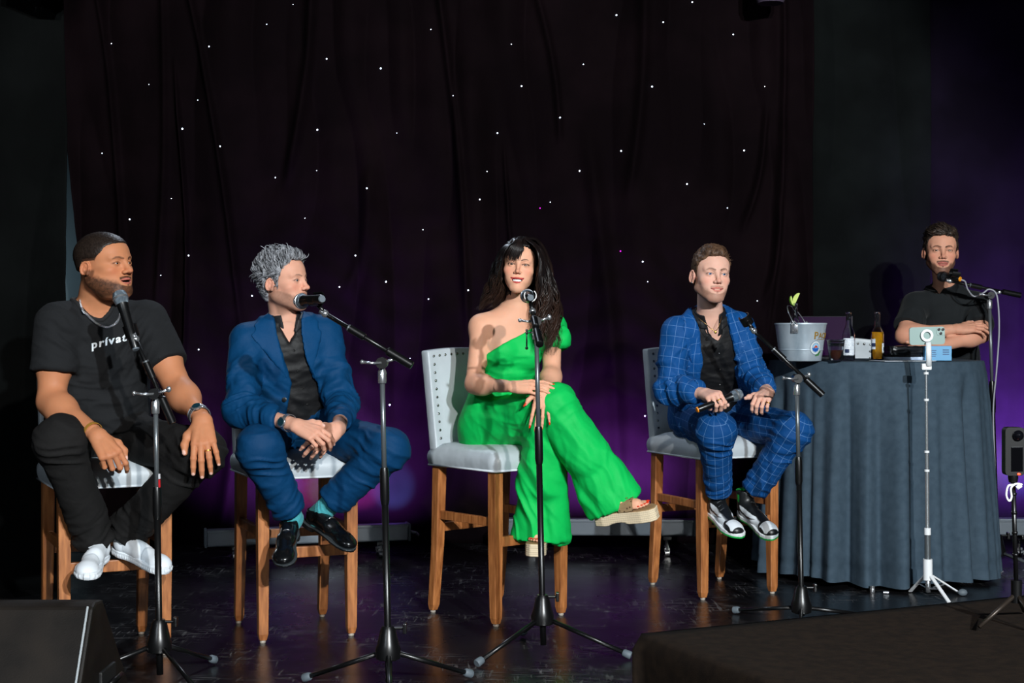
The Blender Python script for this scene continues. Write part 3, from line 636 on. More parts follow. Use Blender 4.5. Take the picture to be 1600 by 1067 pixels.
# bottles
def glassm(name, c, rough=.03, tr=1.0): return mat(name, c, rough, trans=tr, ior=1.45)
clear = glassm('clear_glass', (245, 250, 250)); 
def bottle(c, label, tilt=(0, 0), liquid=None, fill=.0, lime=False, group=None, h=.235, labels=True):
    t = empty('beer_bottle', c, 0, label, 'bottle', group); M = Matrix.Rotation(tilt[0], 3, 'X')@Matrix.Rotation(tilt[1], 3, 'Y')
    k = h/.235
    outer = [(.001, .002), (.026, .0), (.0305, .004), (.0305, .125*k), (.029, .135*k), (.022, .152*k), (.0155, .168*k), (.0135, .19*k), (.0125, .222*k), (.0145, .223*k), (.0145, h), (.0115, h)]
    inner = [(.0100, h-.002), (.0100, .19*k), (.0125, .168*k), (.019, .152*k), (.026, .134*k), (.0275, .124*k), (.0275, .008), (.001, .006)]
    bm = bmesh.new(); lathe(bm, outer+inner, n=32, M=M, caps=False); obj('glass', bm, clear, t, smooth=True)
    if liquid:
        fz = fill*k; bm = bmesh.new(); lathe(bm, [(.001, .0075), (.0272, .0085), (.0272, min(fz, .124*k)), (.0255 if fz > .124*k else .0272, fz), (.001, fz)], n=32, M=M); obj('beer', bm, liquid, t, auto=60)
    if labels:
        for (z0, z1, sp) in (labels if labels is not True else ((.026*k, .108*k, (205, 318)), (.03*k, .10*k, (325, 385)))):
            bm = bmesh.new(); n = 20; A = []
            for i in range(n+1):
                a = math.radians(sp[0]+(sp[1]-sp[0])*i/n); A.append([bm.verts.new(M@Vector((.0309*math.cos(a), .0309*math.sin(a), z))) for z in (z0, z1)])
            for i in range(n): bm.faces.new((A[i][0], A[i+1][0], A[i+1][1], A[i][1]))
            lb = obj('paper_label', bm, M_['label'], t, smooth=True)
            bm = bmesh.new(); n = 8; A = []
            for i in range(n+1):
                a = math.radians(sp[0]+18+40*i/n); A.append([bm.verts.new(M@Vector((.0313*math.cos(a), .0313*math.sin(a), z))) for z in (z0+.012*k, z0+.03*k)])
            for i in range(n): bm.faces.new((A[i][0], A[i+1][0], A[i+1][1], A[i][1]))
            obj('label_print', bm, M_['print'], lb, smooth=True)
    return t
M_['label'] = mat('paper_label', (205, 215, 225), .5); noisecol(M_['label'], (176, 188, 202), (222, 228, 234), 130, 2, (1, 1, 3), lo=.42, hi=.5)
M_['print'] = mat('label_print', (30, 45, 80), .5)
beer = mat('amber_beer', (232, 158, 18), .08, trans=.25, ior=1.33)
bottle(on_table(1326, 7.10), 'empty clear glass bottle with white labels beside the plastic cup')
lb_ = bottle(on_table(1371, 7.12), 'clear bottle half full of golden beer with a lime wedge inside', liquid=beer, fill=.138, labels=((.055, .105, (180, 238)), (.035, .085, (300, 342))))
mlg = mat('lime_rind', (88, 140, 30), .45); mlf = mat('lime_flesh', (206, 222, 128), .35, sss=.1)
def lime_wedge(c, R, label, s=1, top=True):
    """half-moon wedge: rind (thing's body) + flesh"""
    t = empty('lime_wedge', c, 0, label, 'lime'); 
    pts = []
    def wv(r, a, b): return R@Vector((r*math.cos(a)*s, r*math.sin(b)*math.sin(a)*s if False else r*math.sin(a)*math.sin(b)*s, r*math.sin(a)*math.cos(b)*s))
    bm = bmesh.new(); n = 14; g = {}
    for i in range(n+1):
        for j in range(5): g[i, j] = bm.verts.new(R@(Vector((math.cos(PI*i/n)*.033*s, math.sin(PI*i/n)*math.sin(-.5+j*.25)*.022*s, math.sin(PI*i/n)*math.cos(-.5+j*.25)*.022*s))))
    for i in range(n):
        for j in range(4):
            try: bm.faces.new((g[i, j], g[i+1, j], g[i+1, j+1], g[i, j+1]))
            except ValueError: pass
    obj('rind', bm, mlg, t, smooth=True)
    bm = bmesh.new(); rr2 = .93
    for sg in (-1, 1):
        vv = [bm.verts.new(R@(Vector((math.cos(PI*i/n)*.031*s, math.sin(PI*i/n)*math.sin(sg*.5)*.021*s+sg*.0006, math.sin(PI*i/n)*math.cos(.5)*.021*s)))) for i in range(n+1)]
        bm.faces.new(vv)
    obj('flesh', bm, mlf, t)
    return t
pb = on_table(1242, 7.03)+Vector((0, 0, .012))
b6 = bottle(pb+Vector((.0, .0, .0)), 'clear bottle standing in the ice bucket with lime wedges in its neck', h=.235)
# raise: bottle rests on ice
b6.location.z = TZ+.04
mi = mat('ice', (220, 235, 245), .1, trans=.6, ior=1.31); bm = bmesh.new()
for _ in range(60):
    a = random.uniform(0, 6.28); q = random.uniform(0, .085)
    if (Vector((q*math.cos(a), q*math.sin(a), 0))-Vector((pb.x-bc.x, pb.y-bc.y, 0))).length < .045: continue
    box(bm, (q*math.cos(a), q*math.sin(a), random.uniform(.02, .125)), (.026, .026, .026), Matrix.Rotation(random.uniform(0, 3), 3, Vector((random.random(), random.random(), .3)).normalized()), bev=.003)
o = obj('ice_cubes', bm, mi); o.location = bc; tag(o, 'ice cubes filling the galvanized bucket', 'ice', kind='stuff')
nt_ = b6.location+Vector((0, 0, .235))
lime_wedge(nt_+Vector((-.010, -.004, .012)), Matrix.Rotation(math.radians(-108), 3, 'Y')@Matrix.Rotation(.25, 3, 'X'), 'smaller left lime wedge stuck in the bottle neck above the bucket', .8)
lime_wedge(nt_+Vector((.010, -.004, .018)), Matrix.Rotation(math.radians(-66), 3, 'Y')@Matrix.Rotation(-.2, 3, 'X'), 'larger right lime wedge stuck in the bottle neck above the bucket', 1.05)
lime_wedge(lb_.location+Vector((.004, -.004, .118)), Matrix.Rotation(math.radians(38), 3, 'Y').to_3x3()@Matrix.Rotation(1.2, 3, 'X'), 'lime wedge floating in the golden beer', .72)
# plastic cup
cc = on_table(1306, 6.98); t = empty('plastic_cup', cc, 0, 'clear plastic cup half full of dark brown drink beside the bucket', 'cup')
cp = glassm('clear_plastic', (235, 240, 245), .06)
bm = bmesh.new(); lathe(bm, [(.001, .001), (.029, 0), (.030, .003), (.0425, .098), (.0445, .099), (.0445, .102), (.0415, .102), (.0405, .097), (.029, .005), (.001, .004)], n=36, caps=False); obj('cup_wall', bm, cp, t, smooth=True)
bm = bmesh.new(); lathe(bm, [(.001, .0045), (.0285, .0055), (.0345, .052), (.001, .052)], n=36); obj('drink', bm, mat('dark_drink', (88, 42, 22), .08, spec=.6), t, auto=50)
# laptop behind the bucket
t = empty('laptop', on_table(1282, 7.42), math.radians(-14), 'open laptop with a dark purple screen behind the ice bucket', 'laptop')
mlp = mat('laptop_shell', (40, 40, 44), .4, .5)
bm = bmesh.new(); box(bm, (0, 0, .008), (.31, .215, .015), bev=.004); obj('base', bm, mlp, t)
Ml = Matrix.Rotation(math.radians(-14), 3, 'X'); bm = bmesh.new(); box(bm, (0, .128, .118), (.31, .008, .21), Ml, bev=.003); obj('lid', bm, mlp, t)
bm = bmesh.new(); box(bm, (0, .1225, .118), (.302, .002, .203), Ml); obj('screen', bm, mat('purple_screen', (10, 4, 14), .5, spec=.1, emit=((52, 16, 66), .45)), t)
bm = bmesh.new(); box(bm, (-.055, .1115, .165), (.022, .0015, .006), Ml); obj('screen_glint', bm, mat('blue_glint', (40, 110, 200), .3, emit=((50, 130, 230), 1.2)), t)  # blue glimmer on the screen, put in as a small glowing plate
# papers and boxes at the man's elbow
mpap = mat('white_paper', (205, 212, 220), .6)
t = on_table(1410, 7.0); bm = bmesh.new(); box(bm, (0, 0, .0015), (.26, .17, .002), Matrix.Rotation(.2, 3, 'Z')); o = obj('paper_sheet', bm, mpap); o.location = t; tag(o, 'loose white papers lying on the table under the wrapped pack', 'paper')
t = empty('wrapped_pack', on_table(1413, 7.12)+Vector((0, 0, .003)), .12, 'pack in crinkled black plastic on a white tray beside the blue box', 'pack')
bm = bmesh.new(); box(bm, (0, 0, .008), (.17, .11, .014), bev=.003); obj('tray', bm, mat('tray_white', (190, 205, 225), .45), t)
bm = bmesh.new(); box(bm, (.0, 0, .041), (.165, .105, .05), bev=.006); bmesh.ops.subdivide_edges(bm, edges=bm.edges[:], cuts=4, use_grid_fill=True)
for v in bm.verts: v.co += Vector((random.uniform(-1, 1), random.uniform(-1, 1), random.uniform(-1, 1)))*.0035
obj('black_wrap', bm, mat('black_plastic_film', (22, 24, 28), .2, spec=.7), t, smooth=True)
t = empty('blue_box', on_table(1463, 7.08), -.06, 'light blue printed carton behind the phone on the table', 'box')
bm = bmesh.new(); box(bm, (0, 0, .036), (.125, .09, .07), bev=.002); obj('carton', bm, mat('carton_blue', (92, 160, 205), .5), t)
mdb = mat('carton_print', (25, 60, 110), .5); bm = bmesh.new()
for i in range(4): box(bm, (-.03, -.0457, .05-.009*i), (.04-.006*(i%2), .0006, .003))
for i in range(3): box(bm, (.035, -.0457, .052-.010*i), (.03, .0006, .004))
sph(bm, (-.052, -.0455, .054), .004, 10, (1, .2, 1)); obj('carton_print', bm, mdb, t)

# phone on a white selfie tripod
pd = 6.66; pc = W(1450, 905, pd); t = empty('phone_tripod', (pc.x, pc.y, 0), 0, 'white telescoping phone tripod with ring mount in front of the table', 'tripod')
wm = M_['white']; x0 = 0
ptop = W(1447, 575, pd)-Vector((pc.x, pc.y, 0))
def seg(name, z0, z1, r, m): 
    bm = bmesh.new(); q = lambda z: Vector((ptop.x*z/ptop.z, ptop.y*z/ptop.z, z)); tube(bm, [q(z0), q(z1)], r, 16); return obj(name, bm, m, t, auto=40)
seg('grip', .085, .18, .021, wm); seg('pole', .17, .30, .0135, M_['steel']); seg('pole', .29, .32, .0150, wm)
for (za, zb, r_) in ((.30, .58, .0095), (.58, .67, .0085), (.67, .90, .0068), (.90, 1.02, .006), (1.02, ptop.z, .0055)): seg('pole', za, zb, r_, mat('bright_steel', (205, 210, 214), .25, .8) if 'bst' not in M_ else M_['bst']); M_['bst'] = bpy.data.materials['bright_steel']
for z in (.58, .665, .90, 1.02): seg('pole_joint', z-.005, z+.005, .0115, wm)
for fx, fy in ((1483, 943), (1500, 929), (1422, 926)):
    g_ = GF(fx, fy)-Vector((pc.x, pc.y, 0)); h_ = g_.normalized()*.018+Vector((0, 0, .10)); dd = g_-h_; Mr = frame_to(dd); bm = bmesh.new()
    box(bm, (h_+g_)/2+Vector((0,0,.006)), (.017, .008, dd.length), Mr, bev=.002); lg = obj('leg', bm, wm, t)
    bm = bmesh.new(); tube(bm, [Vector((0, 0, .045)), h_+dd*.45], .0035, 8); obj('brace', bm, M_['chrome'], lg)
bm = bmesh.new(); tube(bm, [(0, 0, .03), (0, 0, .1)], .012, 12); obj('stem', bm, M_['chrome'], t, smooth=True)
bm = bmesh.new(); c_ = ptop; box(bm, c_+Vector((0, -.0, .006)), (.045, .03, .03), bev=.006); obj('head_block', bm, wm, t)
mr = W(1447, 524, pd)-Vector((pc.x, pc.y, 0))
bm = bmesh.new(); tube(bm, [c_+Vector((.008, -.018, .01)), mr+Vector((.005, -.02, -.03))], .008, 10, flat=1.6); obj('arm', bm, wm, t, smooth=True)
bm = bmesh.new(); lathe(bm, [(.0165, -.004), (.028, -.004), (.029, 0), (.028, .005), (.0165, .005), (.0165, -.004)], mr+Vector((0, -.012, 0)), 36, Matrix.Rotation(PI/2, 3, 'X'), caps=False); obj('ring_mount', bm, wm, t, auto=40)
t = empty('phone', Vector((pc.x, pc.y, 0))+mr+Vector((.004, 0, 0)), 0, 'pale green smartphone held sideways on the white tripod', 'phone')
Mr = Matrix.Rotation(math.radians(-1.5), 3, 'Y'); bm = bmesh.new(); box(bm, (0, 0, -.002), (.160, .0085, .080), Mr, bev=.0)
es = [e for e in bm.edges if abs((e.verts[0].co-e.verts[1].co).normalized().y) > .9]; bevel(bm, geom=es, offset=.013, segments=5, affect='EDGES'); obj('body', bm, mat('sage_back', (140, 165, 160), .35), t)
bm = bmesh.new(); box(bm, (.060, -.0052, .019), (.036, .003, .036), Mr, bev=.0); es = [e for e in bm.edges if abs((e.verts[0].co-e.verts[1].co).normalized().y) > .9]; bevel(bm, geom=es, offset=.009, segments=4, affect='EDGES'); cmo = obj('camera_bump', bm, mat('sage_bump', (150, 175, 170), .3), t)
for dx, dz in ((-.0085, .0085), (.0095, .0085), (.0, -.0095)):
    bm = bmesh.new(); lathe(bm, [(.001, .003), (.0055, .0032), (.0068, .003), (.0068, 0)], (.060+dx, -.0065, .019+dz), 18, Matrix.Rotation(PI/2, 3, 'X')); obj('lens', bm, M_['black'], cmo, auto=40)

# 360 camera on a thin black tripod, on the covered table
cz = .54; cb = W(1588, 962, 3.3); cb.z = cz+.012
t = empty('camera_tripod', cb, 0, 'thin black mini tripod on the brown-black table at the right edge', 'tripod')
hb = Vector((0, 0, .075)); tp = W(1583, 748, 3.3)-cb
bm = bmesh.new(); tube(bm, [hb, tp], .0052, 12); obj('pole', bm, M_['black'], t, smooth=True)
for k_ in (.3, .5, .68, .85):
    bm = bmesh.new(); q = hb+(tp-hb)*k_; tube(bm, [q, q+Vector((0, 0, .006))], .0066, 12); obj('pole_joint', bm, M_['black'], t, smooth=True)
bm = bmesh.new(); tube(bm, [hb-Vector((0,0,.03)), hb+Vector((0, 0, .02))], .012, 14); obj('hub', bm, M_['black'], t, auto=40)
for g_ in (W(1530, 985, 3.26), W(1625, 975, 3.22), W(1600, 955, 3.45)):
    g_ = Vector((g_.x, g_.y, cz+.010))-cb; bm = bmesh.new(); tube(bm, [hb-Vector((0,0,.01)), g_], [.0055, .0045], 10); obj('leg', bm, M_['legb'] if 'legb' in M_ else M_.setdefault('legb', mat('bronze_black', (52, 44, 38), .4, .5)), t, smooth=True)
t2 = empty('panorama_camera', cb+tp, 0, 'upright black 360 degree camera with glowing red light on the mini tripod', 'camera')
bm = bmesh.new(); box(bm, (0, 0, .062), (.043, .026, .108), bev=.0); es = [e for e in bm.edges if abs((e.verts[0].co-e.verts[1].co).normalized().y) > .9]; bevel(bm, geom=es, offset=.009, segments=4, affect='EDGES'); obj('body', bm, mat('camera_body', (7, 7, 8), .55, spec=.3), t2)
bm = bmesh.new(); box(bm, (.004, -.0135, .045), (.026, .002, .055), bev=.0008); obj('screen', bm, mat('dark_glass', (6, 6, 8), .1), t2)
bm = bmesh.new(); lathe(bm, [(.012, 0), (.012, .004), (.010, .005), (.008, .009), (.004, .0115), (.0005, .012)], (.006, -.013, .098), 24, Matrix.Rotation(PI/2, 3, 'X')); obj('lens', bm, mat('lens_glass', (8, 8, 12), .06, spec=.8), t2, auto=40)
bm = bmesh.new(); sph(bm, (.008, -.0148, .012), .0028, 10, (1.5, .5, .8)); obj('record_light', bm, mat('red_led', (255, 40, 10), .4, emit=((255, 50, 20), 6)), t2)
bm = bmesh.new(); lathe(bm, [(.009, -.008), (.011, 0), (.011, .008)], n=16); obj('mount', bm, M_['black'], t2, auto=40)
bm = bmesh.new(); tube(bm, catmull([(-.004, -.013, -.012), (-.016, -.014, -.015), (-.020, -.014, -.035), (-.014, -.014, -.048), (-.008, -.013, -.04), (-.009, -.012, -.02), (.002, -.013, -.010), (.016, -.012, -.012)], 6), .0024, 8)
box(bm, (.008, -.014, -.016), (.012, .004, .009), Matrix.Rotation(-.6, 3, 'Y')); o = obj('wrist_strap', bm, M_['white'], None, smooth=True); o.location = cb+tp; tag(o, 'short white wrist strap looped under the 360 degree camera', 'strap')

# small things left on the stage floor
bm = bmesh.new(); lathe(bm, [(.010, 0), (.0115, .002), (.0115, .02), (.010, .022), (.011, .024), (.011, .032), (.001, .033)], n=16); o = obj('bottle_cap', bm, M_['chrome'], auto=40); g_ = GF(1363, 926); o.location = g_; tag(o, 'small upright metal cap on the stage before the tablecloth', 'cap')
bm = bmesh.new(); tube(bm, [(-.012, 0, .007), (.012, 0, .007)], .007, 12); o = obj('metal_plug', bm, M_['chrome'], auto=40); o.location = GF(1384, 928); tag(o, 'tiny metal plug lying at the tablecloth hem', 'plug')
bm = bmesh.new(); sph(bm, (0, 0, .016), .017, 16, (1.3, 1, .95)); o = obj('rubber_ball_foot', bm, M_['rubber'], smooth=True); o.location = GF(1504, 931); tag(o, 'dark rubber foot lying by the white tripod', 'rubber foot')
# slim silver floor stand at the right edge
t = empty('light_stand', (2.98, 7.05, 0), 0, 'slim silver light stand with spread legs at the right edge of the stage', 'stand')
for a_ in (185, 250, 60):
    f_ = Vector((.48*math.cos(math.radians(a_)), .48*math.sin(math.radians(a_)), .012)); bm = bmesh.new(); tube(bm, [(0, 0, .28), f_], .008, 10); obj('leg', bm, M_['bst'], t, smooth=True)
    bm = bmesh.new(); tube(bm, [(0, 0, .12), f_*.55+Vector((0, 0, .12))], .005, 8); obj('brace', bm, M_['bst'], t, smooth=True)
bm = bmesh.new(); tube(bm, [(0, 0, .05), (0, 0, 1.9)], .012, 12); obj('pole', bm, M_['black'], t, smooth=True)
# ================================================================ SURFACE MODELLER FOR BODIES AND CLOTHES (distance fields -> one continuous mesh)
f32 = np.float32
def A3(p): return np.array([p[0], p[1], p[2]], dtype=np.float64)
def smin(a, b, k):
    if k <= 0: return np.minimum(a, b)
    h = np.maximum(k-np.abs(a-b), 0)/k; return np.minimum(a, b)-h*h*(k*.25)
def polysdf(X, Y, pts):
    pts = [np.array(p, float) for p in pts]; n = len(pts)
    d = (X-pts[0][0])**2+(Y-pts[0][1])**2; s = np.ones_like(d); j = n-1
    for i in range(n):
        e = pts[j]-pts[i]; wx = X-pts[i][0]; wy = Y-pts[i][1]; ee = e@e+1e-12
        t = np.clip((wx*e[0]+wy*e[1])/ee, 0, 1); bx = wx-e[0]*t; by = wy-e[1]*t; d = np.minimum(d, bx*bx+by*by)
        c1 = Y >= pts[i][1]; c2 = Y < pts[j][1]; c3 = e[0]*wy > e[1]*wx
        fl = (c1 & c2 & c3) | (~c1 & ~c2 & ~c3); s = np.where(fl, -s, s); j = i
    return s*np.sqrt(d)
class Fld:
    def __init__(s, lo, hi, v):
        s.v = v; s.lo = A3(lo); n = np.ceil((A3(hi)-s.lo)/v).astype(int)+1
        s.ax = [(s.lo[i]+v*np.arange(n[i])).astype(f32) for i in range(3)]; s.D = np.full(n, 1., f32)
    def sl(s, lo, hi, pad):
        out = []
        for i in range(3):
            a = int(max(0, math.floor((lo[i]-pad-s.lo[i])/s.v))); b = int(min(len(s.ax[i]), math.ceil((hi[i]+pad-s.lo[i])/s.v)+1))
            if b <= a: return None
            out.append(slice(a, b))
        return tuple(out)
    def g(s, q): return s.ax[0][q[0]][:, None, None], s.ax[1][q[1]][None, :, None], s.ax[2][q[2]][None, None, :]
    def put(s, q, d, k, op):
        D = s.D[q]
        if op == 'u': s.D[q] = smin(D, d, k)
        else: s.D[q] = -smin(-D, d, k)
    def cone(s, a, b, r1, r2=None, k=.01, op='u', flat=None, clip=None, grow=0):
        """round cone a->b; flat=(dir, scale) squashes it along dir; clip=(0|1) cuts the end square"""
        r2 = r1 if r2 is None else r2; a = A3(a); b = A3(b); rm = max(r1, r2)+grow
        q = s.sl(np.minimum(a, b)-rm, np.maximum(a, b)+rm, k+2.5*s.v)
        if q is None: return s
        X, Y, Z = s.g(q); ab = b-a; L2 = ab@ab+1e-12
        px, py, pz = X-f32(a[0]), Y-f32(a[1]), Z-f32(a[2]); t = (px*ab[0]+py*ab[1]+pz*ab[2])/L2; tc = np.clip(t, 0, 1)
        qx, qy, qz = px-tc*ab[0], py-tc*ab[1], pz-tc*ab[2]
        if flat is not None:
            n = A3(flat[0]); n /= np.linalg.norm(n); m = 1/flat[1]-1; dn = qx*n[0]+qy*n[1]+qz*n[2]; qx, qy, qz = qx+dn*m*n[0], qy+dn*m*n[1], qz+dn*m*n[2]
        d = np.sqrt(qx*qx+qy*qy+qz*qz)-(r1+(r2-r1)*tc)-grow
        if clip is not None:
            Ln = math.sqrt(L2); e = (t-1)*Ln if clip == 1 else -t*Ln; d = np.maximum(d, e-.002)
        s.put(q, d.astype(f32), k, op); return s
    def ell(s, c, r, k=.01, op='u', R=None, grow=0):
        c = A3(c); r = np.array(r, float)+grow; rm = max(r)
        q = s.sl(c-rm, c+rm, k+2.5*s.v)
        if q is None: return s
        X, Y, Z = s.g(q); p = [X-f32(c[0]), Y-f32(c[1]), Z-f32(c[2])]
        if R is not None:
            M = np.array(R); p = [p[0]*M[0, i]+p[1]*M[1, i]+p[2]*M[2, i] for i in range(3)]
        a = np.sqrt((p[0]/r[0])**2+(p[1]/r[1])**2+(p[2]/r[2])**2); b = np.sqrt((p[0]/r[0]**2)**2+(p[1]/r[1]**2)**2+(p[2]/r[2]**2)**2)+1e-6
        s.put(q, (a*(a-1)/b).astype(f32), k, op); return s
    def chain(s, pts, rs, k=.01, **kw):
        for i in range(len(pts)-1): s.cone(pts[i], pts[i+1], rs[i], rs[i+1], k, **kw)
        return s
    def loft(s, P0, u, l, slices, k=.03, grow=0, n=2.3, t0=None, t1=None, l1=None):
        """slices: (height, side shift, forward shift, half width, front depth, back depth) along u from P0. l = image-right axis, forward = computed"""
        u = A3(u); u /= np.linalg.norm(u); sl_ = np.array(slices, float)
        hs = np.linspace(sl_[0, 0], sl_[-1, 0], 60); tab = []
        # smooth resample
        for j in range(1, 6):
            v = np.interp(hs, sl_[:, 0], sl_[:, j]); kk = np.array([1, 2, 3, 4, 3, 2, 1])/16.; v = np.convolve(np.pad(v, 3, mode='edge'), kk, 'valid'); tab.append(v)
        P0 = A3(P0); top = P0+u*hs[-1]; bot = P0+u*hs[0]; rm = sl_[:, 3].max()+np.abs(sl_[:, 1:3]).max()+grow
        q = s.sl(np.minimum(top, bot)-rm, np.maximum(top, bot)+rm, k)
        if q is None: return s
        X, Y, Z = s.g(q); px, py, pz = X-P0[0], Y-P0[1], Z-P0[2]
        t = (px*u[0]+py*u[1]+pz*u[2]).astype(f32); l = A3(l); l -= u*(l@u); l /= np.linalg.norm(l)
        fw = np.cross(l, u); fw = fw if fw[1] < 0 else -fw
        ttb = np.interp(t.ravel(), hs, np.arange(60)).reshape(t.shape); i0 = np.clip(ttb.astype(int), 0, 58); fr = (ttb-i0).astype(f32)
        T = [(tb[i0]*(1-fr)+tb[i0+1]*fr).astype(f32) for tb in tab]
        if l1 is not None:
            l1 = A3(l1); l1 -= u*(l1@u); l1 /= np.linalg.norm(l1); f1 = np.cross(l1, u); f1 = f1 if f1[1] < 0 else -f1
            w = np.clip((t-hs[0])/(hs[-1]-hs[0]), 0, 1); x = 0; y = 0
            xa = px*l[0]+py*l[1]+pz*l[2]; xb = px*l1[0]+py*l1[1]+pz*l1[2]; ya = px*fw[0]+py*fw[1]+pz*fw[2]; yb = px*f1[0]+py*f1[1]+pz*f1[2]
            x = xa*(1-w)+xb*w-T[0]; y = ya*(1-w)+yb*w-T[1]
        else: x = px*l[0]+py*l[1]+pz*l[2]-T[0]; y = px*fw[0]+py*fw[1]+pz*fw[2]-T[1]
        W_ = T[2]+grow; H = np.where(y > 0, T[3], T[4])+grow
        r = ((np.abs(x)/W_)**n+(np.abs(y)/H)**n+1e-9)**(1/n); d = (r-1)*np.minimum(W_, H)
        d = np.maximum(d, np.maximum((hs[0] if t0 is None else t0)-grow*.5-t, t-(hs[-1] if t1 is None else t1)-grow*.5))
        s.put(q, d.astype(f32), k, 'u'); return s
    def prism(s, pts, ylo, yhi, op='s', k=.004):
        """polygon in (x, z) pushed through y in [ylo, yhi]; op s = cut away, i = keep only inside"""
        X, Z = s.ax[0][:, None], s.ax[2][None, :]; p2 = polysdf(X, Z, pts).astype(f32)[:, None, :]
        Y = s.ax[1][None, :, None]; d = np.maximum(p2, np.maximum(ylo-Y, Y-yhi))
        if op == 's': s.D = -smin(-s.D, d, k)
        else: s.D = -smin(-s.D, -d, k)
        return s
    def plane(s, p, n, k=.0):
        """keep the side n points away from"""
        X, Y, Z = s.g((slice(None),)*3); d = ((X-p[0])*n[0]+(Y-p[1])*n[1]+(Z-p[2])*n[2]).astype(f32)
        s.D = -smin(-s.D, -d, k) if k else np.maximum(s.D, d); return s
    def cutbox(s, c, h, k=.01):
        X, Y, Z = s.g((slice(None),)*3); d = np.maximum(np.maximum(np.abs(X-c[0])-h[0], np.abs(Y-c[1])-h[1]), np.abs(Z-c[2])-h[2]).astype(f32)
        s.D = -smin(-s.D, d, k); return s
    def mesh(s):
        D = s.D; S = D < 0; c = np.zeros([n-1 for n in D.shape], np.uint8)
        for i in (0, 1):
            for j in (0, 1):
                for k in (0, 1): c += S[i:D.shape[0]-1+i, j:D.shape[1]-1+j, k:D.shape[2]-1+k]
        I = np.argwhere((c > 0) & (c < 8)); n = len(I)
        acc = np.zeros((n, 3)); cnt = np.zeros(n)
        cor = {(i, j, k): D[I[:, 0]+i, I[:, 1]+j, I[:, 2]+k].astype(float) for i in (0, 1) for j in (0, 1) for k in (0, 1)}
        for ax in range(3):
            for o1 in (0, 1):
                for o2 in (0, 1):
                    a = [0, 0, 0]; oth = [x for x in range(3) if x != ax]; a[oth[0]] = o1; a[oth[1]] = o2; b = list(a); b[ax] = 1
                    da, db = cor[tuple(a)], cor[tuple(b)]; m = (da < 0) != (db < 0); t = np.where(m, da/(da-db+1e-12), 0); p = np.array(a, float)[None]+0*acc; p[:, ax] = t
                    acc[m] += p[m]; cnt += m
        V = (I+acc/cnt[:, None])*s.v+s.lo; idx = np.full(c.shape, -1, np.int64); idx[I[:, 0], I[:, 1], I[:, 2]] = np.arange(n); F = []
        for ax in range(3):
            o = [x for x in range(3) if x != ax]; lo_ = [slice(1, -1)]*3; lo_[ax] = slice(0, -1); hi_ = list(lo_); hi_[ax] = slice(1, None)
            A_, B_ = S[tuple(lo_)], S[tuple(hi_)]; E = np.argwhere(A_ != B_)
            if not len(E): continue
            fl = A_[E[:, 0], E[:, 1], E[:, 2]]; off = np.ones(3, int); off[ax] = 0; E = E+off
            def cell(d1, d2):
                q = E.copy(); q[:, o[0]] -= d1; q[:, o[1]] -= d2; return idx[q[:, 0], q[:, 1], q[:, 2]]
            Q = np.stack([cell(1, 1), cell(0, 1), cell(0, 0), cell(1, 0)], 1)
            if ax == 1: fl = ~fl
            Q = np.where(fl[:, None], Q, Q[:, ::-1]); F.append(Q)
        F = np.concatenate(F); F = F[(F >= 0).all(1)]
        return V, F
def relax(V, F, it=1, w=.5):
    n = len(V); E = np.concatenate([F[:, [0, 1]], F[:, [1, 2]], F[:, [2, 3]], F[:, [3, 0]]]); 
    for _ in range(it):
        acc = np.zeros_like(V); c = np.bincount(E.ravel(), minlength=n).astype(float)
        for a in range(3): acc[:, a] = np.bincount(E[:, 0], V[E[:, 1], a], n)+np.bincount(E[:, 1], V[E[:, 0], a], n)
        V = V*(1-w)+acc/np.maximum(c, 1)[:, None]*w
    return V
def vnormals(V, F):
    n = np.cross(V[F[:, 2]]-V[F[:, 0]], V[F[:, 3]]-V[F[:, 1]]); N_ = np.zeros_like(V)
    for k in range(4):
        for a in range(3): N_[:, a] += np.bincount(F[:, k], n[:, a], len(V))
    return N_/(np.linalg.norm(N_, axis=1, keepdims=True)+1e-12)
_tab = np.random.default_rng(99).random(65536)
def vn(P, sc=1., seed=0):
    """value noise -1..1 ; sc number or 3-tuple"""
    Q = np.asarray(P)*np.array(sc)+seed*17.3+500; I = np.floor(Q).astype(np.int64); f = Q-I; f = f*f*(3-2*f); out = 0
    for i in (0, 1):
        for j in (0, 1):
            for k in (0, 1):
                h = ((I[:, 0]+i)*73856093 ^ (I[:, 1]+j)*19349663 ^ (I[:, 2]+k)*83492791) & 65535
                out = out+_tab[h]*np.where(i, f[:, 0], 1-f[:, 0])*np.where(j, f[:, 1], 1-f[:, 1])*np.where(k, f[:, 2], 1-f[:, 2])
    return out*2-1
def fbm(P, sc, seed=0, o=3):
    s_ = 0; a = 1
    for i in range(o): s_ = s_+a*vn(P, np.array(sc)*2**i, seed+i); a *= .5
    return s_
def sst(e0, e1, x): t = np.clip((x-e0)/(e1-e0), 0, 1); return t*t*(3-2*t)
def segd(V, a, b):
    a = A3(a); b = A3(b); ab = b-a; t = np.clip(((V-a)@ab)/(ab@ab+1e-12), 0, 1); return np.linalg.norm(V-a-t[:, None]*ab, axis=1), t
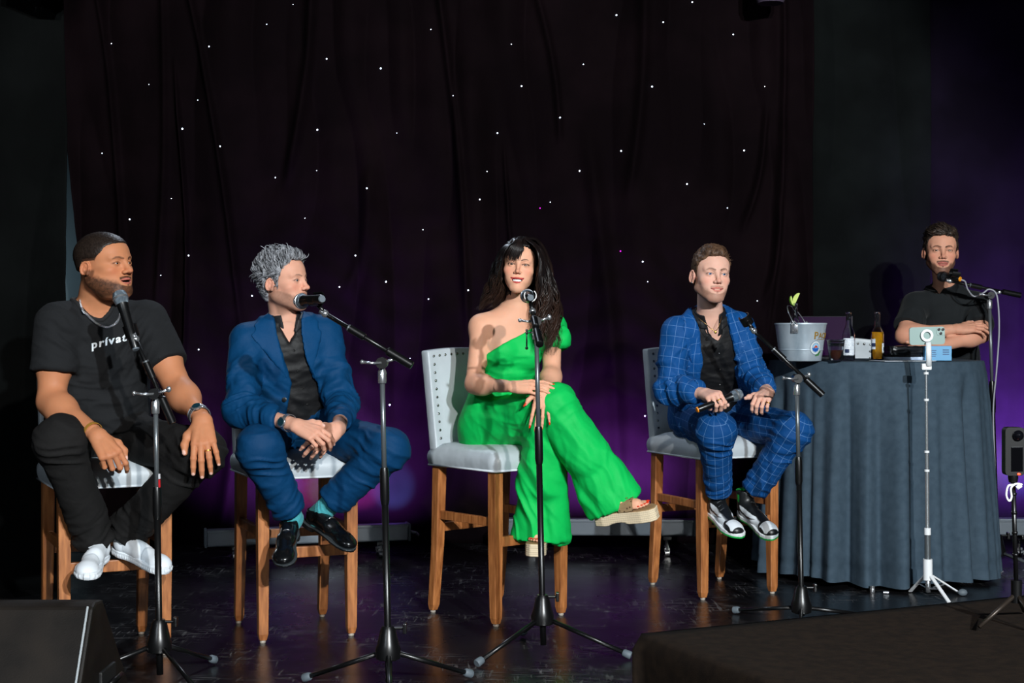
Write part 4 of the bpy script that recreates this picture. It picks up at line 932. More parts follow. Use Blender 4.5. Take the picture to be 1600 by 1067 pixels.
def make(name, V, F, m, parent, col=None, ck=None):
    me = bpy.data.meshes.new(name); Pm = np.array(parent.location) if parent is not None else 0
    if parent is not None and parent.parent is not None: Pm = np.array(parent.parent.location)
    Vl = (V-Pm).astype(f32); me.vertices.add(len(V)); me.vertices.foreach_set('co', Vl.ravel())
    me.loops.add(F.size); me.loops.foreach_set('vertex_index', F.ravel().astype(np.int32)); me.polygons.add(len(F))
    me.polygons.foreach_set('loop_start', np.arange(0, F.size, F.shape[1], dtype=np.int32)); me.update(calc_edges=True); me.validate()
    if col is not None:
        a = me.color_attributes.new('Col', 'FLOAT_COLOR', 'POINT'); c4 = np.ones((len(V), 4), f32); c4[:, :3] = col; a.data.foreach_set('color', c4.ravel())
    if ck is not None:
        a = me.attributes.new('ck', 'FLOAT_VECTOR', 'POINT'); c3 = np.zeros((len(V), 3), f32); c3[:, :2] = ck; a.data.foreach_set('vector', c3.ravel())
    return link(name, me, m, parent)
def folds(V, N_, c, d, rad, wl, amp, seed=0, el=3.6):
    """irregular cloth creases round point c: ridges lie across d, spaced about wl, broken up along their length"""
    d = A3(d); d /= np.linalg.norm(d); c = A3(c); q = V-c; w = np.exp(-(np.linalg.norm(q, axis=1)/rad)**2)
    e = np.cross(d, [0.3, .9, .2]); e /= np.linalg.norm(e); g = np.cross(d, e); r_ = np.random.default_rng(seed+11); tl = r_.uniform(-.45, .45, 2)
    a = q@d+tl[0]*(q@e)+tl[1]*(q@g); Q = np.stack([a/(wl*.95), (q@e)/(wl*el), (q@g)/(wl*el)], 1); Q[:, 0] += .35*vn(V, 12, seed)
    n1 = vn(Q, 1, seed+31); n2 = vn(Q*[1.9, 1.5, 1.5], 1, seed+47); h = np.maximum((1-2.2*np.abs(n1))+.38*(1-2.*np.abs(n2))-.25, -.22)
    return V+N_*(h*.75*amp*w)[:, None]
def L3(c): return np.array(lin(c))
def mixc(C, c, w): return C*(1-w[:, None])+np.asarray(c)[None]*w[:, None]
def biggest(V, F):
    lab = np.arange(len(V))
    for _ in range(400):
        m = lab[F].min(1); new = lab.copy()
        for k in range(4): np.minimum.at(new, F[:, k], m)
        new = new[new]
        if (new == lab).all(): break
        lab = new
    ids, cnt = np.unique(lab[F[:, 0]], return_counts=True); keep = ids[cnt.argmax()]; F = F[lab[F[:, 0]] == keep]; u = np.unique(F); mp = np.full(len(V), -1); mp[u] = np.arange(len(u)); return V[u], mp[F]
# ---- strand helper: many thin tapered tubes in one mesh
class Strands:
    def __init__(s): s.V = []; s.F = []; s.C = []; s.n = 0
    def add(s, pts, r, col, sides=4, flat=1.0, up=None):
        pts = np.asarray(pts, float); n = len(pts); T = np.gradient(pts, axis=0); T /= np.linalg.norm(T, axis=1, keepdims=True)+1e-9
        up = np.array([0, -1, .2]) if up is None else up; A = np.cross(T, up); A /= np.linalg.norm(A, axis=1, keepdims=True)+1e-9; Bn = np.cross(T, A)
        r = np.asarray(r); ang = np.arange(sides)*2*PI/sides
        R = pts[:, None, :]+(A[:, None, :]*np.cos(ang)[None, :, None]+Bn[:, None, :]*(np.sin(ang)*flat)[None, :, None])*r[:, None, None]
        s.V.append(R.reshape(-1, 3)); i = np.arange(n-1)[:, None]*sides; k = np.arange(sides)[None]; k2 = (k+1)%sides
        F = np.stack([i+k, i+k2, i+sides+k2, i+sides+k], -1).reshape(-1, 4)+s.n; s.F.append(F); s.n += n*sides
        C = np.asarray(col); s.C.append(np.repeat(C[None], n*sides, 0) if C.ndim == 1 else np.repeat(C, sides, 0))
    def get(s): return np.concatenate(s.V), np.concatenate(s.F), np.concatenate(s.C)
def join2(parts):
    Vs, Fs, Cs = [], [], []; n = 0
    for V, F, C in parts: Vs.append(V); Fs.append(F+n); Cs.append(C); n += len(V)
    return np.concatenate(Vs), np.concatenate(Fs), np.concatenate(Cs)
# ================================================================ PEOPLE: heads, hands, shoes
def skinmat(name, c):
    m = mat(name, c, .55, spec=.22, sss=.10); vcol(m); bump(m, 420, .12, .0012, 3); return m
def hairmat(name, rough=.5):
    m = mat(name, (30, 20, 15), rough, spec=.25); vcol(m); return m
M_['hair'] = hairmat('hair'); M_['hairshine'] = hairmat('long_hair', .36)
def clothmat(name, rough=.8, sheen=.0, bs=500, bst=.25, vc=True, wr=.0, spec=.2):
    m = mat(name, (30, 30, 30), rough, spec=spec)
    if sheen: B(m).inputs['Sheen Weight'].default_value = sheen
    if vc: vcol(m)
    bump(m, bs, bst, .0015, 2)
    if wr: bump(m, 16, wr, .02, 4, (1, 1, 1.0))
    return m
def headR(yaw, pitch, roll):
    return (Matrix.Rotation(math.radians(yaw), 3, 'Z')@Matrix.Rotation(math.radians(pitch), 3, 'X')@Matrix.Rotation(math.radians(roll), 3, 'Y'))
MEYE = mat('eye', (240, 240, 240), .12, spec=.6); vcol(MEYE)
class Head:
    def __init__(h, c, yaw, pitch, roll, s=(1, 1, 1)):
        h.c = A3(c); h.R = np.array(headR(yaw, pitch, roll)); h.s = np.array(s, float)
    def w(h, P): return (np.asarray(P)*h.s)@h.R.T+h.c
    def i(h, P): return ((np.asarray(P)-h.c)@h.R)/h.s
def make_head(h, root, skin, neck, o):
    """o: options. neck: world point at the base of the neck. Returns skin mesh arrays to be joined with the body"""
    jw = o.get('jaw', 1.); nsc = o.get('nose', 1.); fem = o.get('fem', 0); smile = o.get('smile', 0); chub = o.get('chub', 0); mo = o.get('open', 0)
    f = Fld((-.125, -.128, -.175), (.125, .132, .14), .0021)
    f.ell((0, .012, .042), (.0755, .094, .081), .01).ell((0, -.02, .034), (.067, .068, .066), .02)
    f.ell((0, -.020, -.022), (.0635+.004*chub, .066, .078), .02)
    for s in (-1, 1):
        f.cone((s*.051*jw, .006, -.056), (s*.020*jw, -.062, -.098), .019+.005*chub, .0185, .028)
        f.ell((s*.043, -.050, -.024), (.022, .024, .019), .018)
        f.ell((s*.030, -.055, -.056), (.020, .02, .024), .02)
        if chub: f.ell((s*.047, -.02, -.065), (.022, .03, .03), .03)
    f.ell((0, -.069, -.099), (.021*jw, .019, .018), .018)
    f.ell((0, -.066, -.064), (.031, .021, .026), .02)
    if chub: f.ell((0, -.03, -.105), (.04, .045, .025), .04)
    for s in (-1, 1):
        br = .009 if not fem else .0065
        f.cone((s*.011, -.080, .0205), (s*.044, -.066, .022), br, br*.9, .014)
        f.ell((s*.031, -.093, .002), (.0185, .0175, .0125), .012, 's')
    # nose
    f.cone((0, -.082, .014), (0, -.100*1, -.026), .0070*nsc, .0090*nsc, .012)
    f.ell((0, -.1045, -.0300), (.0098*nsc, .0098, .0088), .006)
    for s in (-1, 1):
        f.ell((s*.0125*nsc, -.0935, -.0335), (.0068*nsc, .0088, .0068), .006)
        f.ell((s*.0062*nsc, -.1020, -.0405), (.0030, .0045, .0030), .002, 's')
    # eyelids
    for s in (-1, 1):
        f.ell((s*.031, -.0690, .001), (.0155, .0152, .0142), .005)
        lid = .0048 if not smile else .0042
        f.ell((s*.031, -.0865, .0005), (.0125, .0085, lid*o.get('eye', 1.)), .0018, 's')
    # mouth
    mz = -.0640; cu = .0055*smile; mw = .024+.004*smile
    up = [(-mw, -.0775, mz+cu), (-.012, -.0865, mz+.0042), (-.004, -.0900, mz+.0058), (0, -.0898, mz+.0050), (.004, -.0900, mz+.0058), (.012, -.0865, mz+.0042), (mw, -.0775, mz+cu)]
    dn = [(-mw+.003, -.0775, mz+cu-.001), (-.011, -.0860, mz-.0060-mo*.006), (0, -.0885, mz-.0072-mo*.007), (.011, -.0860, mz-.0060-mo*.006), (mw-.003, -.0775, mz+cu-.001)]
    lt = o.get('lipt', 1.); f.chain(up, [q_*lt for q_ in (.0026, .0042, .0046, .0046, .0046, .0042, .0026)], .003); f.chain(dn, [q_*lt for q_ in (.0026, .0050, .0056, .0050, .0026)], .003)
    ln = [(-mw, -.0820, mz+cu), (-.010, -.0935, mz-.0012-mo*.003), (0, -.0955, mz-.0014-mo*.0035), (.010, -.0935, mz-.0012-mo*.003), (mw, -.0820, mz+cu)]
    q = .0012+.0042*mo; f.chain(ln, [.001, q, q*1.1, q, .001], .002, op='s')
    if mo: f.ell((0, -.083, mz-.002-mo*.002), (mw*.78, .014, .0036+.003*mo), .002, 's')
    # ears
    for s in (-1, 1):
        ec = np.array([s*.0765, .014, -.008]); Re = np.array(Matrix.Rotation(s*math.radians(-18), 3, 'Z')@Matrix.Rotation(math.radians(12), 3, 'X'))
        es = o.get('ear', 1.)
        if es > 0:
            f.ell(ec, (.0062, .0175*es, .0295*es), .006, R=Re)
            rim = [ec+Re@np.array([s*.0045, .0165*math.cos(a)*es, .0275*math.sin(a)*es]) for a in np.linspace(-1.2, 3.6, 12)]
            f.chain(rim, [.0036]*12, .002); f.ell(ec+Re@np.array([s*.0078, -.004, -.004]), (.0050, .0070*es, .0115*es), .002, 's', R=Re); f.ell(ec+Re@np.array([s*.0068, .007*es, .008*es]), (.0030, .0035, .0105*es), .002, 's', R=Re)
            f.ell(ec+np.array([s*.002, -.008, -.024*es]), (.0045, .0065, .0075), .003)
    # neck stub
    nr = o.get('neck', .057); J, sl, sf = neck; sm = float(h.s.mean()); Jl = {k: Vector(h.i(A3(v))) for k, v in J.items()}
    torso(f, Jl, [(a, b/sm, c_/sm, w/sm, d1/sm, d2/sm) for a, b, c_, w, d1, d2 in sl], .03/sm, sh=.05/sm)
    nb = h.i(A3(J['neck'])-np.array([0, 0, .03])); f.cone(nb, (0, .025, -.03), nr*1.05/sm, nr*.86/sm, .03/sm)
    V, F = f.mesh(); V = relax(V, F, 1, .35); Nn = vnormals(V, F)
    inw = .0016*np.maximum(sst(-.150, -.174, V[:, 2]), sst(.108, .124, np.abs(V[:, 0])))
    if not fem: inw = np.maximum(inw, .012*sst(.072, .088, np.abs(V[:, 0]))*sst(-.118, -.130, V[:, 2]))
    V = V-Nn*inw[:, None]
    # ---- colours
    x, y, z = V.T; base = L3(skin); C = np.tile(base, (len(V), 1)); ax_ = np.abs(x)
    red = L3(o.get('blush', (skin[0], int(skin[1]*.80), int(skin[2]*.78))))
    C = mixc(C, red, .42*np.exp(-((ax_-.043)**2/.018**2+(z+.028)**2/.018**2))*(y < 0)); C = mixc(C, red, .35*np.exp(-(ax_**2/.012**2+(z+.028)**2/.014**2))*(y < -.07))
    C = mixc(C, red, .28*sst(.070, .078, ax_)*(np.abs(z+.008) < .04)*(np.abs(y-.012) < .035))
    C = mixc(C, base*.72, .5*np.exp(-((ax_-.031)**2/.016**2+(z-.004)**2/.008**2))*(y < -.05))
    nz_ = vn(V, 900, 1)*.5+.5; nz2 = vn(V, 160, 5)
    if 'beard' in o:
        bc, bd = L3(o['beard'][0]), o['beard'][1]
        edge = (-.022+.46*np.minimum(y, .01))-z+.0035*nz2; bd2 = o.get('bfade', .012)
        side = sst(-.002, bd2, edge)*sst(.030, .012, y); side = np.maximum(side, sst(-.010, -.022, z)*sst(.022, .012, y)*sst(-.020, -.010, y)*o.get('burn', 1.))
        lipz = sst(1.0, 1.25, np.sqrt((x/(.0285+.003*smile))**2+((z+.0665+.004*mo)/.0150)**2)); chin_ = sst(-.0755, -.0815, z)
        mous = sst(.0062, .0040, np.abs(z+.0525+.16*np.maximum(ax_-.008, 0)))*sst(.031, .026, ax_)*(y < -.065)*o.get('mous', 1.)
        soul = sst(.006, .003, ax_)*(z < -.072)*(z > -.085)*(y < -.06)*.7
        front = np.where(y < -.052, lipz*np.maximum(chin_, sst(.020, .028, ax_)), 1.)
        mk = np.clip(np.maximum.reduce([side*front, mous, soul]), 0, 1); mk *= sst(-.130, -.108, z+.40*np.maximum(y+.03, 0))
        dns = bd*mk*(.90+.10*nz2)*(.84+.22*nz_); C = mixc(C, bc, np.clip(dns, 0, .985))
    # lips
    sq = np.array([1, .35, 1]); S2 = lambda q_: np.array(q_)*sq; dl = np.minimum.reduce([segd(V*sq, S2(up[i]), S2(up[i+1]))[0] for i in range(6)]+[segd(V*sq, S2(dn[i]), S2(dn[i+1]))[0] for i in range(4)]); dl = np.where(y < -.06, dl, 1.)
    lw = sst(.0056*lt, .0042*lt, dl)*(ax_ < mw+.002); C = mixc(C, L3(o.get('lip', (176, 92, 84))), lw*.9)
    dm = np.minimum.reduce([segd(V*sq, S2(ln[i]), S2(ln[i+1]))[0] for i in range(4)]); C = mixc(C, L3((70, 26, 22)), sst(.0024, .0010, dm)*.85*(y < -.06))
    if mo: C = mixc(C, L3((30, 8, 8)), ((y > -.0835)&(np.abs(z-mz) < .009)&(ax_ < mw*.8)&(y < -.06)).astype(float))
    # brows
    bt = o.get('brow', .0042); bz = .0185+o.get('browz', 0)
    for s in (-1, 1):
        P = [(s*.012, -.088, bz-.001), (s*.024, -.086, bz+.0040), (s*.036, -.078, bz+.0045), (s*.046, -.066, bz-.001)]
        d = np.minimum.reduce([np.hypot(V[:, 0]-(0), 0)*0+segd(V*[1, .35, 1], np.array(P[i])*[1, .35, 1], np.array(P[i+1])*[1, .35, 1])[0] for i in range(3)])
        C = mixc(C, L3(o.get('browc', (40, 28, 22))), sst(bt, bt*.5, d)*(y < -.05)*(.75+.25*nz2))
        # lash line
        e = np.sqrt(((x-s*.031)/.0132)**2+((z-.0008)/.0056)**2); C = mixc(C, L3((24, 14, 12)), np.exp(-((e-1)/(.30 if fem else .20))**2)*(y < -.068)*(z > -.0015)*(.98 if fem else .8))
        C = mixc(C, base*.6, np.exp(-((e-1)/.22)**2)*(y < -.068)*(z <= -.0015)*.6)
    if o.get('scalp'):           # cropped hair painted on the scalp under the hair cap
        hl = sst(.0, .006, y-np.interp(z, [-.07, -.03, .0, .03, .055, .075, .085], [.03, .0, -.014, -.034, -.046, -.060, -.09]))
        hl *= sst(-.075, -.05, z)*(1-((np.abs(y-.012) < .032)&(ax_ > .068)&(np.abs(z+.010) < .036)&(z < .018)))
        C = mixc(C, L3(o['scalp']), hl*np.clip(.45+.55*sst(-.03, .03, z), 0, 1)*(.8+.3*nz_))
    C *= (1+.05*vn(V, 60, 3))[:, None]
    W_ = h.w(V)
    # ---- eyes
    for s in (-1, 1):
        n1, n2 = 28, 20; th = np.linspace(0, PI, n2); ph = np.arange(n1)*2*PI/n1
        E = []; 
        for t_ in th:
            for p_ in ph: E.append((math.sin(t_)*math.cos(p_), -math.cos(t_), math.sin(t_)*math.sin(p_)))
        E = np.array(E); ang = np.repeat(th, n1)
        col = np.tile(L3((225, 222, 218)), (len(E), 1)); ir = L3(o.get('iris', (70, 45, 30)))
        col[ang < .50] = ir; col[ang < .22] = L3((8, 8, 8)); col[(ang > .43)&(ang < .52)] = ir*.35
        gz = o.get('gaze', (0, 0)); Rg = np.array(Matrix.Rotation(math.radians(gz[0]), 3, 'Z')@Matrix.Rotation(math.radians(gz[1]), 3, 'X'))
        EV = (E*.0136)@Rg.T+np.array([s*.031, -.0685, .001]); EF = []
        for i in range(n2-1):
            for k in range(n1): EF.append((i*n1+k, i*n1+(k+1)%n1, (i+1)*n1+(k+1)%n1, (i+1)*n1+k))
        eo = make('eye', h.w(EV), np.array(EF)[:, ::-1], MEYE, root, col)
    if smile and mo:
        bm = bmesh.new(); n = 13; rows = []
        for i in range(n+1):
            u = -1+2*i/n; xx = u*mw*.80; yy = -.0805+.010*u*u; rows.append([bm.verts.new(h.w([xx, yy+dy, zz])) for zz, dy in ((mz+.0045, -.001), (mz-.001, -.0030), (mz-.0085, -.0005))])
        for i in range(n):
            for k in range(2): bm.faces.new((rows[i][k], rows[i+1][k], rows[i+1][k+1], rows[i][k+1]))
        wobj('teeth', bm, M_.setdefault('teeth', mat('teeth', (236, 232, 226), .25)), root, smooth=True)
    return W_, F, C
def hair_cap(h, root, poly, thick, col, col2, extra=(), disp=.003, flow=(60, 260, 60), v=.0026, sides=.004, tufts=None, label=None, cut=None, mname='hair'):
    """short hair: inflated cranium kept inside a side-view polygon (y, z)"""
    f = Fld((-.12, -.13, -.13), (.12, .15, .18), v)
    f.ell((0, .012, .042), (.0755+sides, .094+thick*.5, .081+thick), .01).ell((0, -.02, .036), (.067+sides*.8, .068+thick*.6, .066+thick*.9), .02)
    f.ell((0, .03, -.02), (.066+sides, .062+sides, .07), .02)
    for c, r in extra: f.ell(c, r, .012)
    Y, Z = f.ax[1][:, None], f.ax[2][None, :]; d2 = polysdf(Y, Z, poly).astype(f32)[None]; f.D = -smin(-f.D, -d2, .010)
    if cut: 
        for c, r in cut: f.ell(c, r, .006, 's')
    V, F = f.mesh(); Nn = vnormals(V, F)
    w = sst(.0, .03, np.minimum.reduce([V[:, 2]+.02]))
    ns = fbm(V, flow, 3, 2); amp = disp*(.35+.65*sst(-.02, .05, V[:, 2]))
    V = V+Nn*(ns*amp)[:, None]
    cc = np.clip(.5+.5*ns+.35*vn(V, (250, 250, 250), 8), 0, 1); C = L3(col)*(1-cc[:, None])+L3(col2)*cc[:, None]
    parts = [(h.w(V), F, C)]
    if tufts:
        n, ln, r0, dirf, liftv = tufts; S = Strands(); r = np.random.default_rng(int(abs(h.c[0])*100)); ok = np.where((V[:, 2] > -.035))[0]; pick = r.choice(ok, min(n, len(ok)), False)
        for i in pick:
            p = V[i]; nn = Nn[i]; d = np.array(dirf(p, nn), float)+r.normal(0, .16, 3); d /= np.linalg.norm(d)+1e-9; l_ = ln*r.uniform(.5, 1.25)*(.5+.5*float(sst(-.02, .05, p[2])))
            d = d-nn*(d@nn)*.92; d /= np.linalg.norm(d)+1e-9; t = np.linspace(0, 1, 6)[:, None]; lf = liftv*r.uniform(.3, 1.4)
            pts = p-nn*.002+d*t*l_+nn*(l_*lf*np.sin(t*PI*.6))-nn*(t**2*l_*.10)
            cm = r.uniform(); cl = L3(col)*(1-cm)+L3(col2)*cm*1.15; S.add(h.w(pts), r0*np.array([1, 1, .9, .75, .45, .1]), cl, 3)
        parts.append(S.get())
    V, F, C = join2(parts); o = make('hair', V, F, M_[mname], root, C)
    if label: o['label'] = label
    return o

# ---- hands
FL = dict(i=(.045, .026, .021), m=(.049, .030, .022), r=(.045, .028, .022), p=(.035, .021, .019))
KN = dict(i=(.0265, .088, .001), m=(.0075, .0925, .003), r=(-.0115, .088, .001), p=(-.029, .080, -.003))
FR_ = dict(i=(.0096, .0086, .0078, .0062), m=(.0098, .0088, .0079, .0062), r=(.0094, .0084, .0075, .0060), p=(.0084, .0074, .0066, .0054))
def make_hand(wr, a, n, side, curls, skin, thumb=None, s=1., fore=None, spread=1., nailc=None, slim=1.):
    """wr wrist point, a finger direction, n back-of-hand normal, side +1: thumb on a x n side, curls {finger: (c1, c2, c3, spread)} in degrees.
    fore: a point up the forearm, so the wrist is one surface with the hand"""
    a = A3(a); a /= np.linalg.norm(a); n = A3(n); n -= a*(n@a); n /= np.linalg.norm(n); t = np.cross(a, n)*side; wr = A3(wr)
    P = lambda x, y, z: wr+(t*x+a*y+n*z)*s
    bb = 0.20*s; f = Fld(wr-bb, wr+bb, .0024)
    tips = {}; ch = {}
    for k in 'imrp':
        c1, c2, c3, sp = curls[k]; kn = np.array(KN[k]); th = 0; ps = [kn]; d_ = math.radians(sp*spread)
        for ang, l_ in zip((c1, c2, c3), FL[k]):
            th += math.radians(ang); dr = np.array([math.sin(d_)*math.cos(th), math.cos(d_)*math.cos(th), -math.sin(th)]); ps.append(ps[-1]+dr*l_)
        ch[k] = ps
    prox = {}
    lo = wr.copy(); hi = wr.copy()
    rs = lambda k: [q*s*slim for q in FR_[k]]
    # palm
    for k, x0, w0 in (('i', .014, .0150), ('m', .005, .0155), ('r', -.006, .0150), ('p', -.015, .0140)):
        f.cone(P(x0, .008, -.001), P(*KN[k]), w0*s*slim, .0108*s*slim, .016)
    f.cone(P(.018, .03, -.010), P(.016, .06, -.010), .014*s*slim, .011*s*slim, .016); f.cone(P(-.016, .03, -.010), P(-.018, .06, -.010), .013*s*slim, .011*s*slim, .016)
    for k in 'imrp':
        p = [P(*q) for q in ch[k]]; r_ = rs(k); prox[k] = (p[0], p[1], r_[0], r_[1]); f.chain(p, r_, .003)
        f.ell(p[1], [r_[1]*1.06]*3, .003); tips[k] = (p[-1], p[-2], r_[-1])
    th = thumb or ((.020, .022, -.006), (.046, .052, -.012), (.060, .080, -.016), (.068, .102, -.018)); tp = [P(*q) for q in th]; tr = [q*s*slim for q in (.0140, .0118, .0102, .0078)]
    f.chain(tp, tr, .010); tips['t'] = (tp[-1], tp[-2], tr[-1])
    if fore is not None: f.cone(wr, fore[0], .021*s*slim if len(fore) < 3 else fore[2], fore[1], .014, flat=(n, .84))
    # tendons
    for k in 'imr': f.cone(P(KN[k][0]*.5, .03, .012), P(KN[k][0], KN[k][1]-.004, KN[k][2]+.0085), .0022*s, .0035*s, .006)
    V, F = f.mesh(); base = L3(skin); C = np.tile(base, (len(V), 1))
    red = base*np.array([.96, .74, .70])
    for k in 'imrp':
        for q, rad in ((0, .012), (1, .009), (2, .007)):
            d = np.linalg.norm(V-P(*ch[k][q]), axis=1); C = mixc(C, red, .45*np.exp(-(d/(rad*s))**2))
    nails = []
    for k, (p3, p2, r_) in tips.items():
        d = (p3-p2)/np.linalg.norm(p3-p2)
        if k == 't': nd = np.cross(d, np.cross(n*.6+t*.4, d))
        else: nd = np.cross(d, np.cross(n, d)) 
        if np.linalg.norm(nd) < .2: nd = n
        c1, c2, c3, _ = curls.get(k, (0, 10, 10, 0))
        if k != 't':
            th = math.radians(c1+c2+c3); nd = t*0+n*math.cos(th)+a*math.sin(th)
        nd = nd/np.linalg.norm(nd); q = V-(p3+nd*r_*.8+d*r_*.15); along = q@d; ac = np.linalg.norm(q-np.outer(along, d)-np.outer(q@nd, nd), axis=1)
        m_ = sst(1.25, .9, np.sqrt((along/(r_*1.0))**2+(ac/(r_*.74))**2))*((q@nd) > -r_*.5); C = mixc(C, L3((235, 190, 176)) if nailc is None else L3(nailc), m_*.85)
        nails.append((p3, d, nd, r_))
    C *= (1+.05*vn(V, 90, 3))[:, None]
    return V, F, C, nails, tips, prox
OPEN = dict(i=(8, 8, 5, 5), m=(8, 10, 6, 1), r=(10, 12, 8, -3), p=(12, 14, 10, -9))
FIST = dict(i=(55, 75, 40, 2), m=(60, 80, 45, 0), r=(62, 82, 45, -2), p=(62, 80, 40, -5))

# ---- shoes: local x side, y heel->toe, z up
def frame3(y, z):
    y = A3(y); y /= np.linalg.norm(y); z = A3(z); z -= y*(z@y); z /= np.linalg.norm(z); x = np.cross(y, z); return np.stack([x, y, z], 1)
def xfm(V, o, R, s=1.): return (V*s)@R.T+A3(o)
def make_shoe(root, kind, heel, toe_dir, up, s=1., mirror=1, ankle=None, label=None, cols=None):
    """heel = world point under the heel"""
    R = frame3(toe_dir, up); f = Fld((-.065, -.02, -.01), (.065, .31, .15), .0026)
    hw = [(-.005, .020), (.01, .031), (.05, .035), (.10, .032), (.15, .038), (.20, .045), (.24, .043), (.268, .033), (.280, .022), (.287, .007)]
    shift = lambda y: -.010*np.sin(np.clip((y-.05)/.25, 0, 1)*PI)*mirror*-1
    def sole(grow, z0, z1, rnd=.004, toe=1.0):
        X, Y, Z = f.g((slice(None),)*3); w = np.interp(Y, [q[0]*toe for q in hw], [q[1] for q in hw])+grow; ln = .2875*toe+grow; yl = -.008-grow
        d = np.maximum(np.abs(X-shift(Y))-w, np.maximum(Y-ln, yl-Y))*.85; zz_ = np.maximum(Z-z1, z0-Z); dd = np.maximum(d, zz_)
        return dd.astype(f32)
    top = dict(sneaker=.058, loafer=.05, high=.062)[kind]
    f.ell((0, .035, .045), (.030, .038, .050), .01); f.cone((0, .05, .040), (0, .13, .040), .031, .032, .02); f.cone((shift(.18), .15, .034), (shift(.22), .225, .026), .034, .030, .02, flat=((0, 0, 1), .9))
    f.ell((shift(.22), .235, .022), (.041, .050, .032 if kind != 'loafer' else .026), .015)
    if kind == 'high': f.cone((0, .04, .06), (0, .028, .135), .037, .039, .02, clip=1); f.cone((0, .06, .07), (0, .10, .06), .030, .028, .02)
    if kind == 'sneaker': f.cone((0, .042, .05), (0, .038, .082), .036, .036, .02, clip=1); f.cone((0, .08, .062), (0, .13, .055), .022, .02, .02)
    if kind == 'loafer': f.cone((0, .045, .045), (0, .04, .062), .034, .035, .012, clip=1); f.cone((0, .09, .050), (0, .14, .048), .027, .024, .02)
    X, Y, Z = f.g((slice(None),)*3); f.D = np.maximum(f.D, (.006-Z)+0*X+0*Y).astype(f32)
    # mouth of the shoe
    zt = {'high': .15, 'sneaker': .092, 'loafer': .07}[kind]
    f.ell((0, .036, zt), (.026, .034, .03 if kind != 'high' else .028), .004, 's')
    V, F = f.mesh(); V = relax(V, F, 1, .4); x, y, z = V.T; c = cols
    def w2(V_): return xfm(V_*[1, 1, 1], heel, R, s)
    nm = {'sneaker': 'shoe', 'loafer': 'shoe', 'high': 'shoe'}[kind]
    Nn = vnormals(V, F)
    if kind == 'sneaker':
        C = np.tile(L3((226, 232, 238)), (len(V), 1)); seam = np.exp(-((y-.165-.2*np.abs(x))/.0025)**2)*(z > .02); C = mixc(C, L3((150, 160, 170)), seam*.7); V = V-Nn*(seam*.001)[:, None]
        C = mixc(C, L3((160, 170, 182)), np.exp(-((y-.075)/.0025)**2)*.6)
    elif kind == 'loafer':
        C = np.tile(L3((13, 14, 16)), (len(V), 1)); ap = np.abs(np.sqrt(((x-shift(.2))/.027)**2+((y-.17)/.078)**2)-1); rg = np.exp(-(ap/.06)**2)*(z > .03)*(y > .13); V = V+Nn*(rg*.0022)[:, None]
        V = folds(V, Nn, (0, .17, .05), (0, 1, 0), .035, .02, .002, 3)
    else:
        C = np.tile(L3((20, 22, 24)), (len(V), 1)); white, gr = L3((225, 230, 235)), L3((28, 150, 60))
        sd = sst(.020, .026, np.abs(x-shift(y)*1)); wz = np.interp(y, [0, .03, .06, .10, .15, .19], [.020, .020, .030, .062, .060, .03])
        C = mixc(C, white, ((y > .05)&(y < .20)&(z < .075-.15*(y-.06))&(z > .02)).astype(float)*sd)
        C = mixc(C, white, ((y > .215)&(z > .026)&(np.abs(x-shift(.23)) < .034)&(y < .272)).astype(float))
        C = mixc(C, np.array([.01, .01, .012]), ((y > .195)&(y < .215)).astype(float)*sd); C = mixc(C, L3((20, 22, 24)), ((y > .10)&(y < .215)&(np.abs(x-shift(y)) < .020)).astype(float))
        C = mixc(C, gr, ((y < .045)&(z > .085)).astype(float)); C = mixc(C, L3((18, 20, 22)), ((z > .122)).astype(float)*(y > .02)); C = mixc(C, L3((20, 22, 24)), ((y < .05)&(z <= .085)&(z > .03)).astype(float))
        sw = polysdf(y, z, [(.035, .060), (.060, .040), (.105, .030), (.165, .050), (.10, .044), (.070, .048), (.055, .062), (.052, .072)]); C = mixc(C, np.array([.008, .009, .01]), sst(.0015, -.001, sw)*sd)
    mt = M_['shoe_'+kind]; so = make(nm, w2(V), F, mt, root, C)
    if label: so['label'] = label
    # sole
    g = Fld((-.065, -.02, -.01), (.065, .31, .06), .0026); f2 = g
    f = g
    if kind == 'sneaker':
        f.D = smin(sole(.003, .0, .026), f.D, 0); V, F = f.mesh(); V = relax(V, F, 1, .4); Nn = vnormals(V, F); tr = np.maximum(0, np.sin(V[:, 1]*2*PI/.012+np.arctan2(V[:, 0], .05)*0))*((V[:, 2] > .006)&(V[:, 2] < .016)); V = V+Nn*(tr*.003)[:, None]; C = np.tile(L3((222, 228, 234)), (len(V), 1))
    elif kind == 'loafer':
        d = sole(.003, .0, .010); d2 = sole(.003, -.012, .008); X, Y, Z = f.g((slice(None),)*3); f.D = np.minimum(d, np.maximum(d2, Y-.075)).astype(f32); V, F = f.mesh(); C = np.tile(L3((22, 24, 26)), (len(V), 1)); C = mixc(C, L3((80, 86, 90)), (V[:, 2] > .0085).astype(float)*.5)
    else:
        f.D = sole(.002, -.004, .020); V, F = f.mesh(); C = np.tile(L3((228, 232, 234)), (len(V), 1)); C[V[:, 2] < .005] = L3((30, 170, 75))
    make('sole', w2(V), F, mt, so, C)
    if kind in ('high', 'sneaker'):
        for i in range(5 if kind == 'high' else 4):
            yy = (.085+.021*i) if kind == 'high' else (.095+.018*i); bm = bmesh.new(); zz_ = (.094-.0075*i*1.3) if kind == 'high' else (.083-.006*i)
            tube(bm, [w2(np.array([[-.020+shift(yy), yy, zz_-.008]]))[0], w2(np.array([[shift(yy), yy-.002, zz_+.001]]))[0], w2(np.array([[.020+shift(yy), yy, zz_-.008]]))[0]], .0028, 6)
            wobj_at('lace', bm, M_['lace_w' if kind == 'sneaker' else 'lace_k'], so, root)
